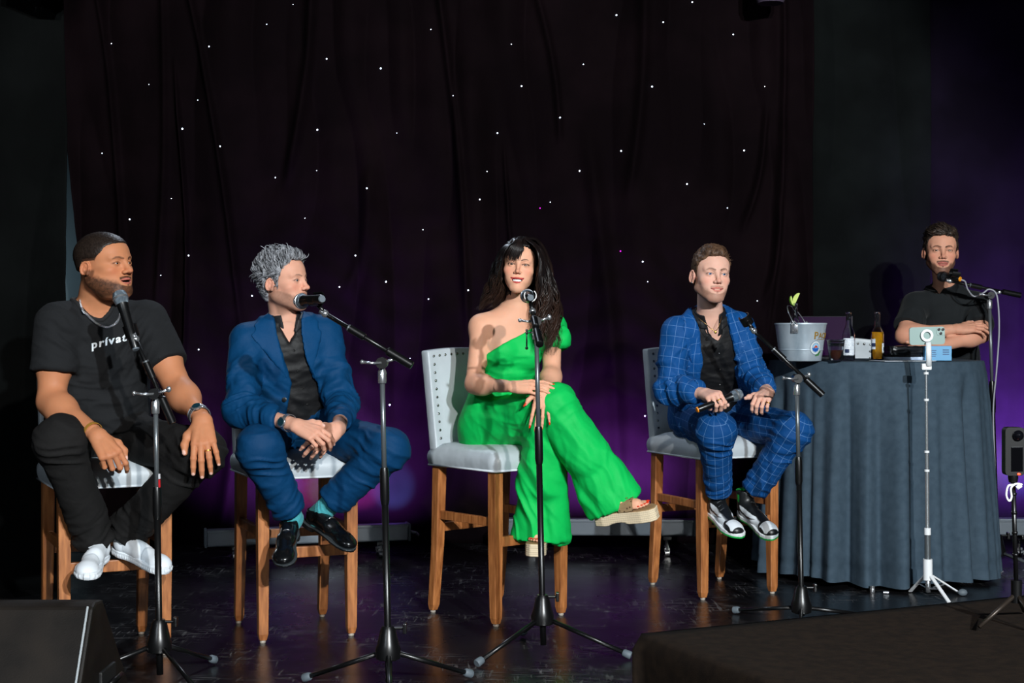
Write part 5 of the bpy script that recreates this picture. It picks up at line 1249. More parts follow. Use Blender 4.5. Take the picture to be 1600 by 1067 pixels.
    if kind == 'loafer':
        bm = bmesh.new(); pts = w2(np.array([[-.030, .125, .055], [-.018, .13, .068], [0, .132, .073], [.018, .13, .068], [.030, .125, .055]])); tube(bm, pts, .006*s, 8, flat=.5); wobj_at('strap', bm, M_['shoe_plain'], so, root)
        bm = bmesh.new(); pts = w2(np.array([[-.014, .134, .073], [-.006, .134, .079], [.006, .134, .079], [.014, .134, .073]])); tube(bm, pts, .0022, 8); wobj_at('buckle', bm, M_['chrome'], so, root)
    return so
def wobj_at(name, bm, m, par, root, **k):
    bmesh.ops.translate(bm, verts=bm.verts, vec=-root.location); return obj(name, bm, m, par, smooth=True)
for k_, r_ in (('sneaker', .5), ('loafer', .22), ('high', .4)):
    m = mat('shoe_'+k_, (30, 30, 30), r_, spec=.5); vcol(m); M_['shoe_'+k_] = m
M_['shoe_plain'] = mat('black_leather', (14, 15, 17), .22, spec=.5); M_['lace_w'] = mat('white_lace', (225, 230, 235), .7); M_['lace_k'] = mat('black_lace', (60, 64, 68), .7)
# ---- generic clothing helpers
def wrs(px, py, d): return A3(W(px, py, d))
def XZ(px, py, d): p = W(px, py, d); return (p.x, p.z)
def cloth(name, f, m, root, col, fold=(), nz=(.003, 7), col2=None, ck=None, par=None, relaxn=1, label=None, paint=None):
    V, F = f.mesh()
    if name in ('shirt_collar', 'lapel', 'collar_stand', 'sock'): V, F = biggest(V, F)
    V = relax(V, F, relaxn, .5); Nn = vnormals(V, F)
    if nz: V = V+Nn*(fbm(V, nz[1], 2, 3)*nz[0])[:, None]
    for fd in fold: V = folds(V, Nn, fd[0], fd[1], fd[2]*1.15, fd[3]*.9, fd[4]*1.7, *fd[5:])
    c = np.tile(L3(col), (len(V), 1)); c *= (1+.06*vn(V, 25, 4))[:, None]
    if paint: c = paint(V, Nn, c)
    o = make(name, V, F, m, root if par is None else par, c, ck(V) if ck else None)
    if label: o['label'] = label
    return o, V, F
def limb_uv(segs):
    """checks that follow the limbs: nearest segment gives (round, along)"""
    def fn(V):
        best = np.full(len(V), 9.); out = np.zeros((len(V), 2))
        for a, b, r, ref in segs:
            a = A3(a); b = A3(b); u = b-a; ln = np.linalg.norm(u); u /= ln; q = V-a; t = q@u; e1 = A3(ref)-u*(A3(ref)@u); e1 /= np.linalg.norm(e1); e2 = np.cross(u, e1)
            x = q@e1; y = q@e2; d = np.abs(np.hypot(x, y)-r)+.6*np.maximum(0, -t)+1.5*np.maximum(0, t-ln*.94); m = d < best; best[m] = d[m]; ang = np.arctan2(x, -y) if e2[1] > 0 else np.arctan2(x, y)
            out[m, 0] = (ang*r)[m]; out[m, 1] = t[m]
        return out
    return fn
def tee_decal(V, F, px_pts): pass
def bvh_of(V, F): return BVHTree.FromPolygons([tuple(v) for v in V], [tuple(int(i) for i in q) for q in F])
def project_front(bm, bv, off=.0015, dirv=(0, 1, 0), back=.35):
    """lay a flat mesh (already in world x, z at some y in front) on a surface"""
    d = Vector(dirv)
    for v in bm.verts:
        h = bv.ray_cast(v.co-d*back, d)
        if h[0] is not None: v.co = h[0]-d*(off)
def person(loc, label):
    return empty('person', loc, 0, label, 'person')
# ================================================================ THE FIVE PEOPLE
def torso_axes(J):
    P0 = A3(J['pel']); u = A3(J['neck'])-P0; H = np.linalg.norm(u); u /= H; l = A3(J['shR'])-A3(J['shL']); l -= u*(l@u); l /= np.linalg.norm(l)
    l0 = A3(J['hipR'])-A3(J['hipL']); l0 -= u*(l0@u); l0 /= np.linalg.norm(l0); return P0, u, l, l0, H
def torso(f, J, sl, k=.03, grow=0, arms=True, sh=.055, t0=None, t1=None):
    P0, u, l, l0, H = torso_axes(J); S_ = [(a*H, b, c, w, df, db) for a, b, c, w, df, db in sl]
    f.loft(P0, u, l0, S_, k, grow, t0=None if t0 is None else t0*H, t1=None if t1 is None else t1*H, l1=l)
    nk = A3(J['neck'])
    for s in ('L', 'R'):
        sp = A3(J['sh'+s]); f.cone(nk-u*.045, sp, sh, sh*1.02, .05, grow=grow)
def limbs(f, J, arm, grow=0, sides='LR', k=.03, clip=None, upto=1.0):
    for s in sides:
        a, b, c = A3(J['sh'+s]), A3(J['el'+s]), A3(J['wr'+s])
        f.cone(a, b, arm[0], arm[1], k, grow=grow)
        if upto > 1: f.cone(b, b+(c-b)*(upto-1), arm[1], arm[1]+(arm[2]-arm[1])*(upto-1), k*.7, grow=grow, clip=clip)
def legs(f, J, r, grow=0, k=.035, end=1.0, clip=None, flare=None):
    for s in 'LR':
        a, b, c = A3(J['hip'+s]), A3(J['kn'+s]), A3(J['an'+s]); f.cone(a, b, r[0], r[1], k, grow=grow)
        f.cone(b, b+(c-b)*end, r[1]*.97, r[2], .02, grow=grow, clip=clip)
def bounds(J, keys, pad):
    P = np.array([A3(J[k]) for k in keys]); return P.min(0)-pad, P.max(0)+pad
def tors(w=1., d=1., belly=0):
    return [(-.16, 0, 0, .150*w, .10*d, .11*d), (-.02, 0, 0, .172*w, .115*d, .125*d), (.2, 0, 0, .160*w, (.112+belly)*d, .11*d), (.42, 0, 0, .150*w, (.108+belly)*d, .100*d),
            (.64, 0, 0, .163*w, .118*d, .108*d), (.80, 0, 0, .160*w, .108*d, .105*d), (.90, 0, 0, .125*w, .082*d, .095*d), (1.0, 0, 0, .065*w, .055*d, .070*d)]
def body_mesh(root, J, sk, arm, leg, sl, headp, handps, armsides='LR', v=.0062, nr=.056, head_c=None, bulge=0, label=None):
    lo, hi = bounds(J, [k for k in J if k != 'head'], .15); f = Fld(lo, hi, v)
    torso(f, J, sl, .03, arms=False, sh=.05)
    legs(f, J, leg)
    for s in 'LR':
        a, b, c = A3(J['sh'+s]), A3(J['el'+s]), A3(J['wr'+s]); u = b-a; w = c-b
        f.cone(a, b, arm[0], arm[1], .03); f.cone(b, b+w*.90, arm[1], arm[2]*.97, .02)
        f.ell(b+w*.22, (arm[1]*(.99+bulge*.6),)*3, .05)
        if bulge: f.ell(a+u*.45, (arm[0]*1.0, )*3, .05)
    hb = head_c.w(np.array([0, .025, -.03])); f.cone(A3(J['neck'])-np.array([0, 0, .03]), hb, nr*1.05, nr*.86, .03)
    V, F = f.mesh(); V = relax(V, F, 2, .5); C = np.tile(L3(sk), (len(V), 1)); C *= (1+.05*vn(V, 40, 3))[:, None]
    for s in 'LR':
        d = np.linalg.norm(V-A3(J['el'+s]), axis=1); C = mixc(C, L3(sk)*np.array([.95, .78, .74]), .3*np.exp(-(d/.05)**2))
    parts = [(V, F, C)]+[headp]+[hp[:3] for hp in handps]; V, F, C = join2(parts); m = M_.setdefault('skin', skinmat('skin', sk))
    o = make('body', V, F, m, root, C)
    return o
def sit_cut(f, c, face, w=.2, zt=.765): pass
TXT = []

# ---------------------------------------------------------------- 1: man in black T-shirt (image left)
def man_tee():
    J = dict(neck=W(150, 474, 5.52), shL=W(90, 507, 5.42), shR=W(229, 502, 5.54), elL=W(80, 628, 5.36), elR=W(281, 612, 5.42), wrL=W(152, 680, 5.17), wrR=W(316, 655, 5.22),
             pel=W(152, 672, 5.60), hipL=W(122, 680, 5.56), hipR=W(192, 680, 5.60), knL=W(93, 688, 5.17), knR=W(313, 708, 5.26), anL=W(146, 845, 5.36), anR=W(200, 828, 5.44))
    root = person((-1.56, 5.58, .76), 'bearded man in a black T-shirt and silver chain on the leftmost stool, looking right')
    h = Head(W(163, 415, 5.42), 63, -4, -3, (1.08, 1.14, .99)); sk = (188, 124, 88)
    hm = make_head(h, root, sk, (J, tors(1.08, 1.05, .01), 1), dict(jaw=1.05, chub=.8, nose=1.15, beard=((17, 12, 10), .97), burn=.8, bfade=.022, lip=(176, 98, 86), brow=.0048, browc=(52, 34, 26), iris=(50, 32, 22), gaze=(12, 0), neck=.068, scalp=(34, 25, 21), open=.35, eye=.8, ear=.86))
    hair_cap(h, root, [(-.12, .074), (-.078, .074), (-.060, .066), (-.050, .046), (-.036, .030), (-.02, .022), (.02, .026), (.05, .0), (.12, -.03), (.14, .2), (-.12, .2)], .004, (26, 19, 16), (44, 34, 28), disp=.0012, flow=(500, 500, 500), sides=.002, v=.0028)
    # hands
    hL = make_hand(J['wrL'], (.55, -.35, -.60), (.15, -.75, .62), -1, dict(i=(38, 40, 18, 4), m=(48, 58, 30, 1), r=(56, 66, 36, -2), p=(60, 70, 36, -6)), sk, s=1.10, fore=(J['wrL']+(J['elL']-J['wrL'])*.25, .034, .029), thumb=((.020, .022, -.008), (.044, .050, -.018), (.050, .078, -.030), (.042, .100, -.040)))
    hR = make_hand(J['wrR'], (.14, -.52, -.72), (.12, -.80, .55), 1, dict(i=(18, 22, 10, 6), m=(20, 24, 12, 1), r=(20, 26, 12, -5), p=(18, 24, 12, -13)), sk, s=1.16, slim=1.08, fore=(J['wrR']+(J['elR']-J['wrR'])*.25, .036, .030), thumb=((.020, .022, -.006), (.046, .050, -.010), (.056, .080, -.014), (.056, .106, -.018)))
    arm = (.066, .050, .031)
    body_mesh(root, J, sk, arm, (.085, .062, .042), tors(1.08, 1.05, .01), hm, [hL, hR], nr=.068, head_c=h, bulge=.06)
    # trousers
    lo, hi = bounds(J, ['pel', 'hipL', 'hipR', 'knL', 'knR', 'anL', 'anR'], .14); f = Fld(lo, hi, .0065)
    P0, u, l, l0, H = torso_axes(J); f.loft(P0, u, l0, [(-.13, 0, 0, .17, .12, .13), (0, 0, 0, .185, .13, .14), (.08, 0, 0, .185, .13, .14)], .02)
    for s in 'LR':
        hp, kn, an = (A3(J[q+s]) for q in ('hip', 'kn', 'an')); f.cone(hp, kn, .098, .080, .035); f.cone(kn, an, .079, .066, .02, clip=1); f.ell(kn, (.083,)*3, .03)
    f.plane((0, 0, .752), (0, 0, -1)) if False else None
    kL, kR, aL, aR = (A3(J[q]) for q in ('knL', 'knR', 'anL', 'anR'))
    cloth('trousers', f, M_['cl_black'], root, (23, 22, 22), [(kL, aL-kL, .13, .045, .010, 1), (kR, aR-kR, .13, .045, .010, 2), (aL, aL-kL, .12, .035, .012, 3), (aR, aR-kR, .12, .035, .012, 4), (A3(J['hipR']), (.6, .2, .6), .16, .05, .010, 5), (A3(J['hipL']), (.2, .8, .3), .14, .05, .010, 6)], (.004, 9))
    # T-shirt
    lo, hi = bounds(J, ['neck', 'shL', 'shR', 'elL', 'elR', 'pel', 'hipL', 'hipR'], .16); f = Fld(lo, hi, .0058)
    sl = [(-.22, 0, 0, .178, .13, .13), (-.02, 0, 0, .192, .140, .14), (.2, 0, 0, .182, .142, .128), (.42, 0, 0, .176, .138, .12), (.64, 0, 0, .188, .136, .125), (.80, 0, 0, .182, .122, .118), (.90, 0, 0, .145, .095, .105), (.985, 0, 0, .085, .062, .078)]
    P0, u, l, l0, H = torso_axes(J); f.loft(P0, u, l0, [(a*H, *r_) for a, *r_ in sl], .03, .006, l1=l)
    for s in 'LR':
        f.cone(A3(J['neck'])-u*.050, J['sh'+s], .070, .072, .05)
        a, b = A3(J['sh'+s]), A3(J['el'+s]); f.cone(a, a+(b-a)*.62, .080, .086 if s == 'L' else .080, .03, clip=1)
    n0 = A3(J['neck']); f.cone(n0-u*.075+np.array([.004, -.03, .02]), n0+u*.12+np.array([.004, -.03, .02]), .074, .080, .004, 's')
    sL, sR = A3(J['shL']), A3(J['shR'])
    def pnt(V, Nn, c):       # ribbed collar and hem seams
        ax = n0-u*.035+np.array([.004, -.03, .02]); q = V-ax; t = q@u; d = np.linalg.norm(q-np.outer(t, u), axis=1); return mixc(c, L3((14, 15, 16)), np.exp(-((d-.082)/.003)**2)*(t > -.05)*.7)
    o, V, F = cloth('t_shirt', f, M_['cl_tee'], root, (28, 29, 31), [(A3(W(160, 640, 5.4)), (.1, 0, 1), .14, .05, .012, 1), (A3(W(150, 600, 5.4)), (.5, 0, .9), .14, .06, .007, 2), (sL+np.array([.05, -.05, -.05]), (.8, .3, .6), .09, .035, .010, 3), (sR+np.array([-.04, -.05, -.06]), (-.8, .3, .7), .09, .035, .010, 4), (A3(W(212, 560, 5.45)), (-.9, 0, .5), .10, .04, .009, 7)], (.0035, 8), relaxn=2, paint=pnt)
    bv = bvh_of(V, F); axc = n0-u*.035+np.array([.004, -.03, .02]); ua = u; e1 = np.cross(ua, [0, 1, 0]); e1 /= np.linalg.norm(e1); e2 = np.cross(ua, e1); rp_ = []
    for i in range(33):
        a_ = 2*PI*i/32; o_ = axc+(e1*math.cos(a_)+e2*math.sin(a_))*.083; hh = bv.ray_cast(Vector(o_+ua*.2), Vector(-ua))
        if hh[0] is not None: rp_.append(hh[0])
    bm = bmesh.new(); tube(bm, rp_, .0075, 8, caps=False, flat=1.2); wobj('ribbed_collar', bm, mat('rib_black', (20, 20, 22), .9), root, smooth=True)
    bm = text_mesh('prívat', .070, 0, 1.22, bold=.0022); bmesh.ops.triangulate(bm, faces=bm.faces); bmesh.ops.subdivide_edges(bm, edges=bm.edges, cuts=1)
    bl, brr = W(137, 545, 5.36), W(188, 532, 5.36); wd_ = max(v.co.x for v in bm.verts)
    for v in bm.verts: t = v.co.x/wd_; p = bl.lerp(brr, t); v.co = Vector((p.x+v.co.y*.0, 5.0, p.z+v.co.y*(brr.x-bl.x)/wd_*1.0))
    project_front(bm, bv, .0018); wobj('chest_lettering', bm, mat('print_white', (225, 232, 238), .6), root)
    # chain
    bm = bmesh.new(); pts = [W(124, 460, 5.46), W(126, 476, 5.42), W(133, 492, 5.38), W(146, 506, 5.36), W(161, 511, 5.36), W(174, 504, 5.37), W(182, 490, 5.40), W(186, 474, 5.44), W(186, 462, 5.48)]
    cp_ = [p.copy() for p in catmull(pts, 7)]
    for p in cp_:
        hh = bv.ray_cast(Vector((p.x, p.y-.4, p.z)), Vector((0, 1, 0)))
        if hh[0] is not None and abs(hh[0].y-p.y) < .12: p.y = hh[0].y-.009
    tube(bm, cp_, .0042, 8); m_ = mat('silver_chain', (225, 228, 235), .25, .9); bump(m_, 500, 1, .003, tex='voronoi'); wobj('necklace', bm, m_, root, smooth=True)
    band(root, J['wrR'], J['elR'], .12, .036, .006, M_['chrome'], 'watch', face=(.3, -1, .3)); band(root, J['wrR'], J['elR'], .17, .037, .0035, mat('bead', (210, 215, 225), .4), 'bracelet')
    band(root, J['wrL'], J['elL'], .10, .034, .004, mat('gold', (200, 150, 66), .35, .5), 'bracelet')
    ring(root, hR, 'r', .5)
    make_shoe(root, 'sneaker', W(157, 872, 5.40), W(138, 903, 5.15)-W(157, 872, 5.40), (.1, -.35, .9), .98, 1)
    make_shoe(root, 'sneaker', W(184, 862, 5.46), W(254, 894, 5.30)-W(184, 862, 5.46), (.25, -.38, .95), 1.0, -1)
def band(root, wr, el, t, r, th, m, name, face=None, wide=None):
    a = A3(wr); b = A3(el); d = (b-a)/np.linalg.norm(b-a); c = a+(b-a)*t; R = frame_to(Vector(d)); w = wide or th*1.5
    bm = bmesh.new(); lathe(bm, [(r, -w), (r+th*.5, -w), (r+th*.6, 0), (r+th*.5, w), (r, w), (r, -w)], c, 28, R, caps=False); wobj(name, bm, m, root, auto=40)
    if face is not None:
        fc_ = A3(face); fc_ -= d*(fc_@d); fc_ /= np.linalg.norm(fc_); Rf = frame_to(Vector(fc_)); bm = bmesh.new(); lathe(bm, [(.019, 0), (.0195, .006), (.0165, .0085), (.001, .0085)], c+fc_*(r), 28, Rf); wobj('watch_case', bm, m, root, auto=40)
        bm = bmesh.new(); lathe(bm, [(.0155, 0), (.015, .0012), (.001, .0014)], c+fc_*(r+.0082), 24, Rf); wobj('watch_dial', bm, mat('dial', (20, 50, 60), .15), root)
def ring(root, hand, k, t, m=None):
    p0, p1, ra, rb = hand[5][k]; d = p1-p0; c = p0+d*.55; r_ = (ra+rb)*.5; bm = bmesh.new(); lathe(bm, [(r_*.95, -.0022), (r_*1.16, -.0022), (r_*1.16, .0022), (r_*.95, .0022), (r_*.95, -.0022)], c, 20, frame_to(Vector(d)), caps=False); wobj('finger_ring', bm, m or M_.setdefault('gold', mat('gold_ring', (200, 150, 70), .3, 1)), root, auto=40)
M_['cl_black'] = clothmat('black_denim', .85, 0, 700, .3, wr=.35); M_['cl_tee'] = clothmat('black_cotton', .9, .0, 600, .2, wr=.25)
M_['cl_shirt'] = clothmat('black_shirt', .6, .0, 400, .15, wr=.25, spec=.35); M_['cl_suit'] = clothmat('navy_suit', .65, 0, 800, .25, wr=.3, spec=.14); M_['cl_sock'] = clothmat('sock', .8, .1, 300, .3)
M_['cl_green'] = clothmat('green_crepe', .62, .0, 500, .12, wr=.2, spec=.2); M_['cl_polo'] = clothmat('black_polo', .85, .05, 300, .4, wr=.2)
# blue suit with a fine window-pane check
m = mat('checked_suit', (30, 60, 120), .65, spec=.14); va = N(m, 'ShaderNodeAttribute'); va.attribute_name = 'Col'; ck = N(m, 'ShaderNodeAttribute'); ck.attribute_name = 'ck'; sx = N(m, 'ShaderNodeSeparateXYZ'); L(m, ck.outputs['Vector'], sx.inputs[0])
def mnode(op, a, b=None, c=None):
    n = N(m, 'ShaderNodeMath', operation=op)
    for i, v in enumerate((a, b, c)):
        if v is None: continue
        if isinstance(v, (int, float)): n.inputs[i].default_value = v
        else: L(m, v, n.inputs[i])
    return n.outputs[0]
def lines(src, period, width): q = mnode('FRACT', mnode('DIVIDE', src, period)); return mnode('LESS_THAN', mnode('ABSOLUTE', mnode('SUBTRACT', q, .5)), width/period/2)
ln_ = mnode('MAXIMUM', lines(sx.outputs[0], .036, .0022), lines(sx.outputs[1], .046, .0022)); mx = N(m, 'ShaderNodeMix', data_type='RGBA'); L(m, mnode('MULTIPLY', ln_, .42), mx.inputs[0]); L(m, va.outputs['Color'], mx.inputs[6]); mx.inputs[7].default_value = (*lin((110, 150, 200)), 1); L(m, mx.outputs[2], B(m).inputs['Base Color'])
bump(m, 800, .25, .0015, 2); bump(m, 16, .25, .02, 4); M_['cl_check'] = m

def shirt_collar(root, D, lo, hi, n0, u, flaps, ymid, vpoly, col=(22, 22, 25), hc=None):
    for pts in flaps:
        g = Fld(lo, hi, .0052) if False else Fld(lo, hi, .0058); g.D = D-.0075; g.prism(pts, -9, ymid, 'i', .003); g.D = np.maximum(g.D, -(D+.004))
        if (g.D < 0).any(): cloth('shirt_collar', g, M_['cl_shirt'], root, col, (), None)
    g = Fld(n0-.11, n0+.11, .0032); b0 = n0-np.array([0, 0, .03]); v_ = A3(hc)-b0; v_ /= np.linalg.norm(v_); g.cone(b0-v_*.01, b0+v_*.066, .075, .067, .002, clip=1); g.cone(b0-v_*.04, b0+v_*.10, .066, .058, .002, 's'); cx_ = sum(q[0] for q in vpoly)/len(vpoly); g.prism([(cx_+(q[0]-cx_)*.62, q[1]) for q in vpoly], -9, n0[1]+.012, 's', .002)
    cloth('collar_stand', g, M_['cl_shirt'], root, col, (), None)
def button(root, p, r=.006, m=None):
    bm = bmesh.new(); lathe(bm, [(r, 0), (r, .0018), (r*.7, .0026), (.0005, .0022)], p, 14, Matrix.Rotation(PI/2, 3, 'X')); wobj('button', bm, m or M_['black'], root, auto=40)
def suit(root, J, sl, colj, mj, mt, open_poly, lapL, lapR, arm, hemz, shirtv, ck=None, dy=0, sleeve=1.78, jfold=(), grow=.026, slv=(.066, .057, .045), colshirt=(16, 16, 18), lapdepth=None, neckcut=None, flaps=None, hc=None, shp=.058):
    """jacket + shirt + lapels; polygons are in world (x, z)"""
    P0, u, l, l0, H = torso_axes(J); S_ = [(a*H, *r_) for a, *r_ in sl]; n0 = A3(J['neck'])
    lo, hi = bounds(J, ['neck', 'shL', 'shR', 'elL', 'elR', 'wrL', 'wrR', 'pel', 'hipL', 'hipR'], .15); lo[2] = min(lo[2], hemz-.02)
    ymid = (A3(J['neck'])[1]+A3(J['pel'])[1])/2
    # shirt
    f = Fld(lo, hi, .0058); f.loft(P0, u, l0, S_, .03, .012, l1=l)
    for s in 'LR': f.cone(n0-u*.05, A3(J['sh'+s]), shp, shp, .05)
    nc = neckcut or [XZ(*q) for q in ()]
    if neckcut: f.prism(neckcut, -9, n0[1]+.01, 's', .003)
    ax0 = n0-u*.02; f.cone(ax0+np.array([0, -.012, 0]), n0+u*.12+np.array([0, -.02, 0]), .058, .066, .004, 's')
    DS = f.D.copy(); so, SV, SF = cloth('shirt', f, M_['cl_shirt'], root, colshirt, [(P0+u*.15, (.3, 0, 1), .16, .045, .010, 1), (P0+u*.32, (.2, 0, 1), .12, .05, .006, 2)], (.003, 8), relaxn=1)
    # jacket
    f = Fld(lo, hi, .0058); sj = [( -.30, 0, 0, sl[0][3]+.035, .125, .135)]+list(sl); f.loft(P0, u, l0, [(a*H, *r_) for a, *r_ in sj], .03, grow, l1=l, n=2.5)
    for s in 'LR':
        a, b, c = A3(J['sh'+s]), A3(J['el'+s]), A3(J['wr'+s]); f.cone(n0-u*.045, a+u*.005, shp+.010, slv[0]*.98, .045); f.cone(a, b, slv[0], slv[1], .028); f.cone(b, b+(c-b)*(sleeve-1), slv[1], slv[2], .022, clip=1)
    ax0 = n0-u*.05; f.cone(ax0, n0+u*.12, .067, .074, .004, 's')
    D0 = f.D.copy()
    f.prism(open_poly, -9, ymid-.0, 's', .006)
    f.plane((0, 0, hemz), (0, 0, -1), .008)
    eL, eR = A3(J['elL']), A3(J['elR']); sL, sR = A3(J['shL']), A3(J['shR']); wL, wR = A3(J['wrL']), A3(J['wrR'])
    fd = [(eL, (eL-sL)*.5+(wL-eL)*.5, .10, .036, .014, 1), (eR, (eR-sR)*.5+(wR-eR)*.5, .10, .036, .014, 2), ((eL+wL)/2, wL-eL, .09, .045, .013, 3), ((eR+wR)/2, wR-eR, .09, .045, .013, 4), ((sL+eL)/2, eL-sL+l*.2, .10, .065, .013, 5, 2.4), ((sR+eR)/2, eR-sR-l*.2, .10, .065, .013, 6, 2.4)]+list(jfold)
    jo, JV, JF = cloth('jacket', f, mj, root, colj, fd, (.003, 6), ck=ck, relaxn=1)
    if flaps: shirt_collar(root, DS, lo, hi, n0, u, flaps, ymid, neckcut, hc=hc)
    # lapels: a thin layer standing on the jacket front
    for pts, nm in ((lapL, 'lapel'), (lapR, 'lapel')):
        g = Fld(lo, hi, .0058); g.D = D0-.0065; g.prism(pts, -9, ymid, 'i', .003); g.D = np.maximum(g.D, -(D0+.006))
        if (g.D < 0).any(): cloth(nm, g, mj, root, tuple(min(255, int(q*1.04)) for q in colj), (), (.001, 6), ck=ck, relaxn=3)
    return (SV, SF), (JV, JF), D0
def trousers(root, J, m, col, r=(.094, .074, .060), hemk=(1, 1), ck=None, v=.006, knee=.078, extra=(), pw=(.172, .118, .13), fold_amp=.011):
    lo, hi = bounds(J, ['pel', 'hipL', 'hipR', 'knL', 'knR', 'anL', 'anR'], .14); f = Fld(lo, hi, v)
    P0, u, l, l0, H = torso_axes(J); f.loft(P0, u, l0, [(-.12, 0, 0, pw[0]-.015, pw[1], pw[2]), (0, 0, 0, *pw), (.10, 0, 0, pw[0]-.008, pw[1], pw[2]-.01)], .02)
    for i, s in enumerate('LR'):
        hp, kn, an = (A3(J[q+s]) for q in ('hip', 'kn', 'an')); f.cone(hp, kn, r[0], r[1], .035); e = kn+(an-kn)*hemk[i]; f.cone(kn, e, r[1]*.98, r[2], .02, clip=1); f.ell(kn, (knee,)*3, .03)
        f.cone(e-(an-kn)*.05, e+(an-kn)*.05, r[2]-.018, r[2]-.016, .002, 's')
    kL, kR, aL, aR, hL, hR = (A3(J[q]) for q in ('knL', 'knR', 'anL', 'anR', 'hipL', 'hipR'))
    fd = [(kL+(aL-kL)*.12, aL-kL, .11, .040, fold_amp, 1), (kR+(aR-kR)*.12, aR-kR, .11, .040, fold_amp, 2), (aL-(aL-kL)*.15, aL-kL, .10, .035, .008, 3), (aR-(aR-kR)*.15, aR-kR, .10, .035, .008, 4), (hL*.7+kL*.3, (kL-hL)+u*.3, .13, .05, .010, 5), (hR*.7+kR*.3, (kR-hR)+u*.3, .13, .05, .010, 6)]+list(extra)
    return cloth('trousers', f, m, root, col, fd, (.003, 8), ck=ck)
def collar(root, n0, u, pts, m, colr, r=.062, hgt=.034):
    pass
def sock(root, an, kn, toe, col, r=.038):
    f = Fld(A3(an)-.13, A3(an)+.17, .005); a = A3(an); k = A3(kn); f.cone(a+(k-a)*.42, a-(k-a)*.10, r*1.12, r*.95, .02); t_ = A3(toe); f.cone(a-(k-a)*.08, a-(k-a)*.12+(t_-a)*.12, r*.85, r*.6, .02)
    d = k-a
    def pnt(V, Nn, c): t = (V@ (d/np.linalg.norm(d))); return c*(1+.18*np.sin(t*2*PI/.0055))[:, None]
    cloth('sock', f, M_['cl_sock'], root, col, [(a, d, .07, .02, .004, 1)], (.001, 20), paint=pnt)

